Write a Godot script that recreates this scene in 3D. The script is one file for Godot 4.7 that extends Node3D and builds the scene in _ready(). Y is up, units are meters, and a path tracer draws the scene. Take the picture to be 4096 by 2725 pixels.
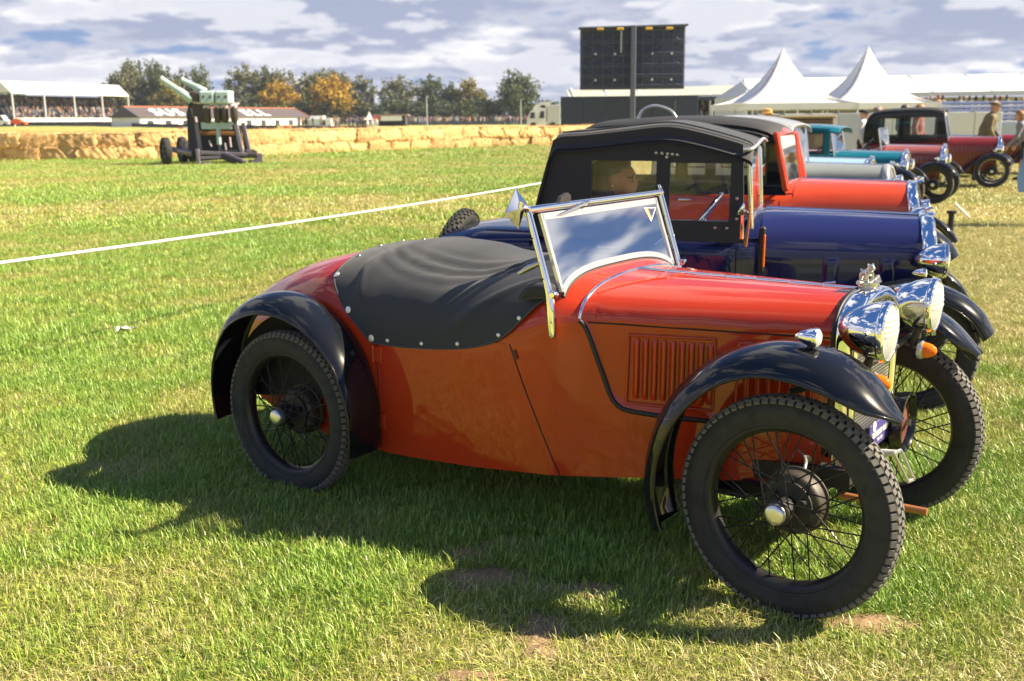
extends Node3D

# ---- where the row of parked cars stands: x forward along a car, z to the car's right hand ----
const ROW_AT := Vector3(-0.580, 0.0, -4.528)
const ROW_TURN := -0.6139

var group_no := 1
var rng := RandomNumberGenerator.new()
var used := {}
var M := {}
var shared := {}


func row(x: float, z: float, y := 0.0) -> Vector3:
	return ROW_AT + Vector3(x * cos(ROW_TURN) + z * sin(ROW_TURN), y, -x * sin(ROW_TURN) + z * cos(ROW_TURN))


func ss(a: float, b: float, x: float) -> float:
	return smoothstep(a, b, x)


func land(x: float, z: float) -> float:
	var d := maxf(1.0, -z)
	var k := lerpf(1.75, 1.0, ss(-0.42, 0.05, x / d))
	return k * ss(70.0, 260.0, d)


# ---------------------------------------------------------------- scene tree
func numbered(called: String) -> String:
	if not used.has(called):
		used[called] = 0
		return called
	used[called] += 1
	return "%s_%03d" % [called, used[called]]


func thing(called: String, label: String, category: String, at := Vector3.ZERO, turn := 0.0, group := "") -> Node3D:
	var o := Node3D.new()
	o.name = numbered(called)
	add_child(o, true)
	o.position = at
	o.rotation.y = turn
	tag(o, label, category, group)
	return o


func tag(o: Node, label: String, category: String, group := "", kind := "") -> Node:
	if label:
		o.set_meta("label", label)
	if category:
		o.set_meta("category", category)
	if group:
		o.set_meta("group", group)
	if kind:
		o.set_meta("kind", kind)
	return o


func part(called: String, parent: Node, at := Vector3.ZERO) -> Node3D:
	var o := Node3D.new()
	o.name = called
	parent.add_child(o, true)
	o.position = at
	return o


func obj(called: String, shape, material: Material, parent: Node = null, xf := Transform3D()) -> MeshInstance3D:
	var o := MeshInstance3D.new()
	o.name = called if parent else numbered(called)
	var m: Mesh = done(shape) if shape is SurfaceTool else shape
	o.mesh = m
	o.material_override = material
	(parent if parent else self).add_child(o, true)
	o.transform = xf
	return o


func copy_of(o: Node3D, called: String) -> Node3D:
	var c: Node3D = o.duplicate()
	c.name = numbered(called)
	add_child(c, true)
	return c


# ---------------------------------------------------------------- materials
func lin(r: float, g: float, b: float, a := 1.0) -> Color:
	var c := Color(r, g, b, a).linear_to_srgb()
	c.a = a
	return c


func mat(r: float, g: float, b: float, rough := 0.6, metal := 0.0, coat := 0.0) -> StandardMaterial3D:
	var m := StandardMaterial3D.new()
	m.albedo_color = lin(r, g, b)
	m.roughness = rough
	m.metallic = metal
	m.cull_mode = BaseMaterial3D.CULL_DISABLED
	if coat > 0.0:
		m.clearcoat_enabled = true
		m.clearcoat = coat * 0.85
		m.clearcoat_roughness = 0.03
		m.metallic_specular = 0.15
	return m


func noise(freq: float, oct := 4, kind := FastNoiseLite.TYPE_SIMPLEX_SMOOTH, s := 1) -> FastNoiseLite:
	var n := FastNoiseLite.new()
	n.noise_type = kind
	n.frequency = freq
	n.fractal_octaves = oct
	n.seed = s
	return n


func noise_tex(size: int, freq: float, oct: int, stops: Array, s := 1) -> NoiseTexture2D:
	var t := NoiseTexture2D.new()
	t.width = size
	t.height = size
	t.seamless = true
	t.noise = noise(freq, oct, FastNoiseLite.TYPE_SIMPLEX_SMOOTH, s)
	if stops.size():
		var g := Gradient.new()
		g.offsets = PackedFloat32Array(stops.map(func(a): return a[0]))
		g.colors = PackedColorArray(stops.map(func(a): return a[1]))
		t.color_ramp = g
	return t


func textured(m: StandardMaterial3D, t: Texture2D, scale: float, world := false) -> StandardMaterial3D:
	m.albedo_texture = t
	m.uv1_triplanar = true
	m.uv1_world_triplanar = world
	m.uv1_scale = Vector3.ONE * scale
	return m



func bumpy(m: StandardMaterial3D, t: Texture2D, cm: float, scale := 0.0) -> StandardMaterial3D:
	m.heightmap_enabled = true
	m.heightmap_texture = t
	m.heightmap_scale = cm
	if scale > 0.0:
		m.uv1_triplanar = true
		m.uv1_scale = Vector3.ONE * scale
	return m


# ---------------------------------------------------------------- shapes
func mb() -> SurfaceTool:
	var s := SurfaceTool.new()
	s.begin(Mesh.PRIMITIVE_TRIANGLES)
	return s


func done(s: SurfaceTool) -> ArrayMesh:
	s.generate_normals()
	s.index()
	return s.commit()


func newg(s: SurfaceTool) -> void:
	group_no += 1
	s.set_smooth_group(group_no)


func quad(s: SurfaceTool, a: Vector3, b: Vector3, c: Vector3, d: Vector3) -> void:
	s.add_vertex(a); s.add_vertex(b); s.add_vertex(c)
	s.add_vertex(a); s.add_vertex(c); s.add_vertex(d)


# rows of points joined into a smooth skin
func grid(s: SurfaceTool, rows: Array, wrap := false, loop := false, fresh := true) -> void:
	if fresh:
		newg(s)
	var n: int = rows.size()
	for i in (n if loop else n - 1):
		var p: PackedVector3Array = rows[i]
		var q: PackedVector3Array = rows[(i + 1) % n]
		var m := p.size()
		for j in (m if wrap else m - 1):
			var k := (j + 1) % m
			quad(s, p[j], q[j], q[k], p[k])


func fan(s: SurfaceTool, ring: PackedVector3Array) -> void:
	newg(s)
	var c := Vector3.ZERO
	for p in ring:
		c += p
	c /= ring.size()
	for i in ring.size():
		s.add_vertex(c); s.add_vertex(ring[i]); s.add_vertex(ring[(i + 1) % ring.size()])


func tube(s: SurfaceTool, path: PackedVector3Array, r, n := 8, caps := true) -> void:
	var rows := []
	var up := Vector3.UP
	for i in path.size():
		var t := (path[mini(i + 1, path.size() - 1)] - path[maxi(i - 1, 0)]).normalized()
		if i == 0:
			up = Vector3.UP if absf(t.y) < 0.9 else Vector3.RIGHT
		var side := t.cross(up).normalized()
		up = side.cross(t).normalized()
		var ring := PackedVector3Array()
		var rad: float = r[i] if r is Array or r is PackedFloat32Array else r
		for k in n:
			var a := TAU * k / n
			ring.append(path[i] + (side * cos(a) + up * sin(a)) * rad)
		rows.append(ring)
	grid(s, rows, true)
	if caps:
		fan(s, rows[0])
		fan(s, rows[-1])


func rod(s: SurfaceTool, a: Vector3, b: Vector3, r: float, r2 := -1.0, n := 8) -> void:
	tube(s, PackedVector3Array([a, b]), [r, r if r2 < 0 else r2], n)


# profile of (radius, height) turned about the y axis of xf; sharp corners stay sharp
func lathe(s: SurfaceTool, prof: Array, xf := Transform3D(), n := 24) -> void:
	var rings := []
	for p in prof:
		var ring := PackedVector3Array()
		for k in n:
			var a := TAU * k / n
			ring.append(xf * Vector3(p.x * cos(a), p.y, p.x * sin(a)))
		rings.append(ring)
	newg(s)
	for i in prof.size() - 1:
		if i > 0:
			var d0: Vector2 = (prof[i] - prof[i - 1]).normalized()
			var d1: Vector2 = (prof[i + 1] - prof[i]).normalized()
			if d0.dot(d1) < 0.75:
				newg(s)
		grid(s, [rings[i], rings[i + 1]], true, false, false)


func box(s: SurfaceTool, size: Vector3, xf := Transform3D(), bevel := 0.0) -> void:
	var h := size * 0.5
	var b := minf(bevel, minf(h.x, minf(h.y, h.z)) * 0.9)
	for ax in 3:
		for sg: float in [-1.0, 1.0]:
			newg(s)
			var u := (ax + 1) % 3
			var v := (ax + 2) % 3
			var q := []
			for c in [[-1, -1], [1, -1], [1, 1], [-1, 1]]:
				var p := Vector3()
				p[ax] = sg * h[ax]
				p[u] = c[0] * (h[u] - b)
				p[v] = c[1] * (h[v] - b)
				q.append(xf * p)
			if sg > 0:
				quad(s, q[0], q[3], q[2], q[1])
			else:
				quad(s, q[0], q[1], q[2], q[3])
	if b <= 0.0:
		return
	for ax in 3:
		var u := (ax + 1) % 3
		var v := (ax + 2) % 3
		for su: float in [-1.0, 1.0]:
			for sv: float in [-1.0, 1.0]:
				newg(s)
				var q := []
				for c in [[0, -1], [0, 1], [1, 1], [1, -1]]:
					var p := Vector3()
					p[ax] = c[1] * (h[ax] - b)
					p[u] = su * (h[u] - (b if c[0] else 0.0))
					p[v] = sv * (h[v] - (0.0 if c[0] else b))
					q.append(xf * p)
				if su * sv > 0:
					quad(s, q[0], q[1], q[2], q[3])
				else:
					quad(s, q[0], q[3], q[2], q[1])
	for sx: float in [-1.0, 1.0]:
		for sy: float in [-1.0, 1.0]:
			for sz: float in [-1.0, 1.0]:
				newg(s)
				var g := Vector3(sx, sy, sz)
				var t := []
				for ax in 3:
					var p := Vector3()
					for k in 3:
						p[k] = g[k] * (h[k] if k == ax else h[k] - b)
					t.append(xf * p)
				if sx * sy * sz < 0:
					t.reverse()
				s.add_vertex(t[0]); s.add_vertex(t[2]); s.add_vertex(t[1])


func at3(x: float, y: float, z: float, rx := 0.0, ry := 0.0, rz := 0.0) -> Transform3D:
	return Transform3D(Basis.from_euler(Vector3(rx, ry, rz)), Vector3(x, y, z))


# a transform at a whose y axis points to b
func along(a: Vector3, b: Vector3) -> Transform3D:
	var y := (b - a).normalized()
	var x := y.cross(Vector3.UP if absf(y.y) < 0.95 else Vector3.RIGHT).normalized()
	return Transform3D(Basis(x, y, x.cross(y)), a)


# flat outline in x y given a thickness along z
func slab(s: SurfaceTool, poly: PackedVector2Array, thick: float, xf := Transform3D()) -> void:
	var tri := Geometry2D.triangulate_polygon(poly)
	for sg: float in [0.5, -0.5]:
		newg(s)
		for i in range(0, tri.size(), 3):
			for k in ([0, 1, 2] if sg < 0 else [0, 2, 1]):
				var p: Vector2 = poly[tri[i + k]]
				s.add_vertex(xf * Vector3(p.x, p.y, thick * sg))
	for i in poly.size():
		newg(s)
		var a: Vector2 = poly[i]
		var b: Vector2 = poly[(i + 1) % poly.size()]
		quad(s, xf * Vector3(a.x, a.y, thick * 0.5), xf * Vector3(b.x, b.y, thick * 0.5), xf * Vector3(b.x, b.y, -thick * 0.5), xf * Vector3(a.x, a.y, -thick * 0.5))


func beam(s: SurfaceTool, a: Vector3, b: Vector3, w: float, d: float, bevel := 0.0) -> void:
	var t := along(a, b)
	t.origin = (a + b) * 0.5
	box(s, Vector3(w, a.distance_to(b), d), t, bevel)


func smooth_path(pts: PackedVector3Array, per := 6) -> PackedVector3Array:
	var out := PackedVector3Array()
	var n := pts.size()
	for i in n - 1:
		var p0 := pts[maxi(i - 1, 0)]
		var p3 := pts[mini(i + 2, n - 1)]
		for k in per:
			out.append(pts[i].cubic_interpolate(pts[i + 1], p0, p3, float(k) / per))
	out.append(pts[n - 1])
	return out


# a table of keys [x, a, b, ...] read at x, smoothly
func keyed(keys: Array, x: float) -> Array:
	var n := keys.size()
	var i := 0
	while i < n - 2 and x > keys[i + 1][0]:
		i += 1
	var k0: Array = keys[i]
	var k1: Array = keys[i + 1]
	var t := clampf((x - k0[0]) / (k1[0] - k0[0]), 0.0, 1.0)
	var km: Array = keys[maxi(i - 1, 0)]
	var kp: Array = keys[mini(i + 2, n - 1)]
	var out := []
	var h: float = k1[0] - k0[0]
	for c in range(1, k0.size()):
		var d: float = (k1[c] - k0[c]) / h
		var dm: float = (k0[c] - km[c]) / maxf(k0[0] - km[0], 1e-6) if i > 0 else d
		var dp: float = (kp[c] - k1[c]) / maxf(kp[0] - k1[0], 1e-6) if i < n - 2 else d
		var m0 := 0.0 if dm * d <= 0.0 else 2.0 * dm * d / (dm + d)
		var m1 := 0.0 if dp * d <= 0.0 else 2.0 * dp * d / (dp + d)
		var t2 := t * t
		var t3 := t2 * t
		out.append((2 * t3 - 3 * t2 + 1) * k0[c] + (t3 - 2 * t2 + t) * h * m0 + (-2 * t3 + 3 * t2) * k1[c] + (t3 - t2) * h * m1)
	return out


# half of a body's cross-section in (z, y): from the bottom edge up the near side to the middle of the top.
# k = [y_bottom, half width there, y of shoulder, half width, y_top, roundness]
func half_section(k: Array, ns := 8, nt := 14) -> PackedVector2Array:
	var out := PackedVector2Array()
	for i in ns:
		var t := float(i) / ns
		out.append(Vector2(lerpf(k[1], k[3], sin(t * PI / 2)), lerpf(k[0], k[2], t)))
	for i in nt + 1:
		var a := PI / 2 * i / nt
		out.append(Vector2(k[3] * pow(cos(a), 2.0 / k[5]) if i < nt else 0.0, k[2] + (k[4] - k[2]) * pow(sin(a), 2.0 / k[5])))
	return out


func ring_at(x: float, half: PackedVector2Array, both := true) -> PackedVector3Array:
	var out := PackedVector3Array()
	for p in half:
		out.append(Vector3(x, p.y, p.x))
	if both:
		for i in range(half.size() - 2, -1, -1):
			out.append(Vector3(x, half[i].y, -half[i].x))
	return out


# half width of a body at height y
func side_at(k: Array, y: float) -> float:
	if y <= k[2]:
		return lerpf(k[1], k[3], sin(clampf((y - k[0]) / (k[2] - k[0]), 0.0, 1.0) * PI / 2))
	var t := clampf((y - k[2]) / (k[4] - k[2]), 0.0, 1.0)
	return k[3] * pow(1.0 - pow(t, k[5]), 1.0 / k[5])


# what lies on a body at height y upwards, as n points from near edge to the middle
func trimmed(half: PackedVector2Array, y0: float, n: int) -> PackedVector2Array:
	var p := PackedVector2Array()
	for i in half.size():
		if half[i].y >= y0:
			if p.is_empty() and i > 0:
				var a := half[i - 1]
				var t := clampf((y0 - a.y) / maxf(half[i].y - a.y, 1e-6), 0.0, 1.0)
				p.append(a.lerp(half[i], t))
			p.append(half[i])
	var total := 0.0
	for i in p.size() - 1:
		total += p[i].distance_to(p[i + 1])
	var out := PackedVector2Array()
	for j in n:
		var want := total * j / (n - 1)
		var i := 0
		while i < p.size() - 2 and want > p[i].distance_to(p[i + 1]):
			want -= p[i].distance_to(p[i + 1])
			i += 1
		out.append(p[i].lerp(p[i + 1], clampf(want / maxf(p[i].distance_to(p[i + 1]), 1e-6), 0.0, 1.0)))
	return out


# ---------------------------------------------------------------- sky, light, ground
func _ready() -> void:
	rng.seed = 7
	camera_and_light()
	materials()
	ground()
	background()
	bales()
	gun()
	red_car()
	blue_car()
	row_cars()
	people()
	oddments()
	grass()


func camera_and_light() -> void:
	var cam := Camera3D.new()
	cam.name = "camera"
	add_child(cam)
	cam.position = Vector3(0, 1.455, 0)
	cam.rotation = Vector3(-0.20582, 0, -0.010)
	cam.fov = 36.08
	cam.near = 0.05
	cam.far = 6000.0
	var lens := CameraAttributesPhysical.new()
	lens.frustum_focal_length = 36.85
	lens.frustum_focus_distance = 3.15
	lens.frustum_near = 0.05
	lens.frustum_far = 6000.0
	lens.exposure_aperture = 5.6
	cam.attributes = lens
	cam.current = true
	var we := WorldEnvironment.new()
	we.name = "surroundings"
	var e := Environment.new()
	e.background_mode = Environment.BG_SKY
	e.tonemap_mode = Environment.TONE_MAPPER_LINEAR
	e.tonemap_exposure = 2.8
	e.fog_enabled = true   # the thin haze of a warm afternoon
	e.fog_light_color = Color(0.80, 0.85, 0.95)
	e.fog_density = 0.00020
	e.sdfgi_enabled = true
	e.ssao_enabled = true
	e.ssil_enabled = true
	var pano := PanoramaSkyMaterial.new()
	pano.panorama = ImageTexture.create_from_image(sky_image())
	pano.energy_multiplier = 0.375
	e.sky = Sky.new()
	e.sky.sky_material = pano
	we.environment = e
	add_child(we)
	var sun := DirectionalLight3D.new()
	sun.name = "sun"
	sun.light_energy = 1.6
	sun.light_color = Color(1.0, 0.93, 0.80)
	sun.light_angular_distance = 0.5
	sun.shadow_enabled = true
	add_child(sun)
	sun.look_at_from_position(SUN_TO * 50.0, Vector3.ZERO)


const SUN_TO := Vector3(0.773, 0.632, 0.030)
var cloud_noise: FastNoiseLite
var veil_noise: FastNoiseLite


func sky_color(d: Vector3) -> Color:
	var y := maxf(d.y, 0.0)
	var px := d.x / (y + 0.14)
	var pz := d.z / (y + 0.14)
	var n := cloud_noise.get_noise_3d(px, pz, 0.0)
	var lit := cloud_noise.get_noise_3d(px + 0.22, pz - 0.03, 0.35)
	var veil := veil_noise.get_noise_2d(px, pz)
	var s := maxf(d.dot(SUN_TO), 0.0)
	var blue := Color(0.055, 0.15, 0.42).lerp(Color(0.27, 0.41, 0.68), pow(1.0 - y, 4.0))
	var puff := cloud_noise.get_noise_3d(px * 2.6 + 7.0, pz * 2.6, 3.0)
	var m := n + 0.30 * veil + 0.34 * puff
	var lo := lerpf(-0.48, 0.10, ss(0.08, 0.36, y))
	var cover := ss(lo, lo + 0.20, m)
	var thick := ss(lo + 0.10, lo + 0.75, m)
	var edge := ss(-0.10, 0.22, n - lit + 0.55 * puff)
	var shade := Color(0.385, 0.435, 0.60)
	var white := Color(1.08, 1.06, 1.07)
	var c := white.lerp(shade, clampf(0.15 + thick * 0.62 + (0.6 - edge) * 0.85, 0.0, 1.0))
	c = blue.lerp(c, cover)
	c = c.lerp(Color(0.62, 0.65, 0.76), 0.45 * pow(1.0 - y, 16.0))
	var g := pow(s, 40.0) * 0.4 + pow(s, 8.0) * 0.08
	return Color(c.r + g, c.g + g * 0.95, c.b + g * 0.86)


func sky_image() -> Image:
	cloud_noise = noise(0.95, 6, FastNoiseLite.TYPE_SIMPLEX_SMOOTH, 23)
	cloud_noise.fractal_gain = 0.55
	veil_noise = noise(0.30, 3, FastNoiseLite.TYPE_SIMPLEX_SMOOTH, 5)
	var w := 4096
	var low := 150  # rows of the fine band above the horizon
	var high := 1024 - low
	var fine := PackedFloat32Array()
	fine.resize(w * low * 3)
	var i := 0
	for r in low:
		var e := PI / 2048.0 * (low - r - 0.5)
		for c in w:
			var a := TAU * (c + 0.5) / w
			var k := sky_color(Vector3(sin(a) * cos(e), sin(e), -cos(a) * cos(e)))
			fine[i] = k.r; fine[i + 1] = k.g; fine[i + 2] = k.b
			i += 3
	var cw := 1024
	var ch := 220
	var coarse := PackedFloat32Array()
	coarse.resize(cw * ch * 3)
	i = 0
	for r in ch:
		var e := PI / 2 - (PI / 2048.0 * high) * (r + 0.5) / ch
		for c in cw:
			var a := TAU * (c + 0.5) / cw
			var k := sky_color(Vector3(sin(a) * cos(e), sin(e), -cos(a) * cos(e)))
			coarse[i] = k.r; coarse[i + 1] = k.g; coarse[i + 2] = k.b
			i += 3
	var out := Image.create(w, 2048, false, Image.FORMAT_RGBF)
	out.fill(Color(0.20, 0.23, 0.12))
	var up := Image.create_from_data(cw, ch, false, Image.FORMAT_RGBF, coarse.to_byte_array())
	up.resize(w, high, Image.INTERPOLATE_BILINEAR)
	out.blit_rect(up, Rect2i(0, 0, w, high), Vector2i(0, 0))
	out.blit_rect(Image.create_from_data(w, low, false, Image.FORMAT_RGBF, fine.to_byte_array()), Rect2i(0, 0, w, low), Vector2i(0, high))
	return out


func materials() -> void:
	M.red = mat(0.41, 0.034, 0.008, 0.35, 0.0, 1.0)
	M.black = mat(0.008, 0.009, 0.012, 0.25, 0.0, 1.0)
	M.black_inside = mat(0.012, 0.011, 0.011, 0.85)
	M.chrome = mat(0.86, 0.86, 0.88, 0.05, 1.0)
	M.steel = mat(0.52, 0.51, 0.48, 0.32, 1.0)
	M.aluminium = mat(0.72, 0.72, 0.71, 0.28, 0.9)
	M.white_trim = mat(0.58, 0.59, 0.61, 0.20, 0.65, 0.4)
	M.rim = mat(0.016, 0.016, 0.017, 0.38)
	M.rubber = mat(0.030, 0.030, 0.029, 0.82)
	var wear := noise_tex(256, 0.02, 4, [[0.0, Color(0.65, 0.65, 0.65)], [0.5, Color(0.95, 0.95, 0.93)], [1.0, Color(1, 0.98, 0.92)]], 4)
	textured(M.rubber, wear, 3.0)
	M.rubber.albedo_color = lin(0.030, 0.032, 0.035)
	M.tread = mat(0.14, 0.135, 0.13, 0.85)
	M.rubber_trim = mat(0.010, 0.010, 0.011, 0.5)
	M.iron = mat(0.020, 0.019, 0.018, 0.6)
	M.rust = mat(0.20, 0.075, 0.035, 0.75, 0.2)
	textured(M.rust, noise_tex(128, 0.05, 4, [[0.0, Color(0.35, 0.3, 0.3)], [0.6, Color(0.9, 0.8, 0.75)], [1.0, Color(1, 1, 1)]], 9), 12.0)
	M.copper = mat(0.42, 0.17, 0.07, 0.5, 0.4)
	var weave := noise_tex(256, 0.25, 2, [], 3)
	M.canvas = bumpy(mat(0.019, 0.022, 0.030, 0.75), weave, 0.04, 26.0)
	M.canvas.rim_enabled = true
	M.canvas.rim = 0.6
	M.canvas.rim_tint = 0.3
	M.canvas_edge = mat(0.035, 0.045, 0.062, 0.55)
	M.glass = mat(0.9, 0.95, 1.0, 0.02, 0.0)
	M.glass.transparency = BaseMaterial3D.TRANSPARENCY_ALPHA
	M.glass.albedo_color.a = 0.02
	var plain := Image.create(2, 2, false, Image.FORMAT_RGB8)
	plain.fill(Color.WHITE)
	M.shield = mat(0.86, 0.90, 0.96, 0.03, 1.0)   # glass at a slant: half mirror, half clear
	M.shield.albedo_texture = ImageTexture.create_from_image(plain)
	M.shield.transparency = BaseMaterial3D.TRANSPARENCY_ALPHA
	M.shield.albedo_color.a = 0.62
	M.lens = M.glass.duplicate()
	M.lens.albedo_color = Color(0.93, 0.94, 0.93, 0.42)
	M.lens.roughness = 0.12
	M.lens.metallic = 0.0
	M.amber = mat(0.75, 0.17, 0.008, 0.18, 0.0, 0.8)
	M.amber.subsurf_scatter_enabled = true
	M.amber.subsurf_scatter_strength = 0.3
	M.leather = mat(0.05, 0.022, 0.014, 0.55)
	M.wood = mat(0.16, 0.07, 0.03, 0.5)
	M.white_paint = mat(0.74, 0.74, 0.73, 0.5)
	M.plaque = mat(0.075, 0.060, 0.24, 0.4)
	M.yellow = mat(0.72, 0.45, 0.05, 0.6)
	M.grille = mat(0.75, 0.75, 0.75, 0.3, 0.8)
	var hole := Image.create(32, 32, false, Image.FORMAT_RGB8)
	hole.fill(Color(0.10, 0.10, 0.11))
	for y in 32:
		for x in 32:
			var p := Vector2(fmod(x + (8.0 if y % 32 >= 16 else 0.0), 16.0) - 8.0, fmod(y, 16.0) - 8.0)
			if maxf(absf(p.x) * 0.87 + absf(p.y) * 0.5, absf(p.y)) > 5.6:
				hole.set_pixel(x, y, Color(0.95, 0.95, 0.95))
	M.grille.albedo_texture = ImageTexture.create_from_image(hole)
	M.grille.uv1_triplanar = true
	M.grille.uv1_scale = Vector3.ONE * 45.0
	M.orange_cloth = mat(0.80, 0.12, 0.02, 0.7)


func ground() -> void:
	var s := mb()
	newg(s)
	var xs := PackedFloat32Array()
	var zs := PackedFloat32Array()
	for i in 41:
		xs.append(signf(i - 20.0) * pow(absf(i - 20.0) / 20.0, 2.2) * 1500.0)
	for j in 56:
		zs.append(40.0 - pow(j / 55.0, 2.4) * 2600.0)
	var rows := []
	for z in zs:
		var r := PackedVector3Array()
		for x in xs:
			r.append(Vector3(x, land(x, z), z))
		rows.append(r)
	grid(s, rows)
	var m := mat(0.15, 0.165, 0.055, 0.95)
	m.albedo_color = Color.WHITE
	var patches := noise_tex(1024, 0.006, 6, [[0.0, lin(0.15, 0.23, 0.035)], [0.42, lin(0.26, 0.295, 0.05)], [0.56, lin(0.36, 0.34, 0.085)], [0.72, lin(0.40, 0.35, 0.105)], [1.0, lin(0.44, 0.34, 0.135)]], 31)
	textured(m, patches, 0.035, true)
	m.detail_enabled = true
	m.detail_blend_mode = BaseMaterial3D.BLEND_MODE_MUL
	m.heightmap_enabled = true
	m.heightmap_texture = noise_tex(512, 0.05, 4, [], 12)
	m.heightmap_scale = 4.0
	tag(obj("ground", s, m), "mown showground grass, green and straw yellow", "", "", "structure")


# one tuft of grass: bent blades of several shades
func tuft(blades: int, spread: float, tall: float, wide: float, flat: float, straw: float, s0: int) -> ArrayMesh:
	var r := RandomNumberGenerator.new()
	r.seed = s0
	var st := mb()
	for i in blades:
		newg(st)
		var a := r.randf() * TAU
		var b := Vector3(cos(a), 0, sin(a)) * spread * sqrt(r.randf())
		var length := tall * r.randf_range(0.7, 1.5)
		var up := r.randf_range(0.10, 0.55) if r.randf() < flat else r.randf_range(0.7, 1.35)
		var way := a + r.randf_range(-1.8, 1.8)
		var h := length * sin(up)
		var lean := Vector3(cos(way), 0, sin(way)) * length * cos(up)
		var side := Vector3(-sin(way), r.randf_range(-0.5, 0.5), cos(way)).normalized() * wide * r.randf_range(0.6, 1.25)
		var c: Color
		if r.randf() < straw:
			c = Color(0.58, 0.53, 0.25).lerp(Color(0.40, 0.32, 0.13), r.randf())
		else:
			c = Color(0.17, 0.265, 0.028).lerp(Color(0.51, 0.53, 0.105), r.randf())
		var p1 := b + lean * 0.42 + Vector3.UP * h * 0.70
		var p2 := b + lean + Vector3.UP * h
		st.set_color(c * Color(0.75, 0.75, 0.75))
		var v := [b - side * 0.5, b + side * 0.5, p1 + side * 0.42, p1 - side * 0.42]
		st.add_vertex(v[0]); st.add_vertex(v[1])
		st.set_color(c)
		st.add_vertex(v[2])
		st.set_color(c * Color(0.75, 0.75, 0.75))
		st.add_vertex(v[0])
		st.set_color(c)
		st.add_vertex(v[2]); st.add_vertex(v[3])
		st.add_vertex(v[3]); st.add_vertex(v[2]); st.add_vertex(p2)
	return done(st)


var dry_noise: FastNoiseLite
var fine_noise: FastNoiseLite


# how dry the turf is at a place, 0 lush to 1 straw
func dryness(x: float, z: float) -> float:
	var l := Vector2(x, z)
	var n := dry_noise.get_noise_2d(x, z) * 0.55 + fine_noise.get_noise_2d(x, z) * 0.5
	# the ground round the cars has been walked on; under the nearest car it is coloured greener
	var right := ss(0.5, 3.5, x) * ss(-4.0, -8.0, z)
	var near := ss(3.4, 2.2, l.distance_to(Vector2(-1.2, -2.2)))
	var green := ss(1.7, 0.4, Vector2((x + 0.3) * 0.55, z + 3.9).length())
	return clampf(0.47 + n + 0.62 * right + 0.12 * near - 0.46 * green, 0.0, 1.0)


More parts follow.
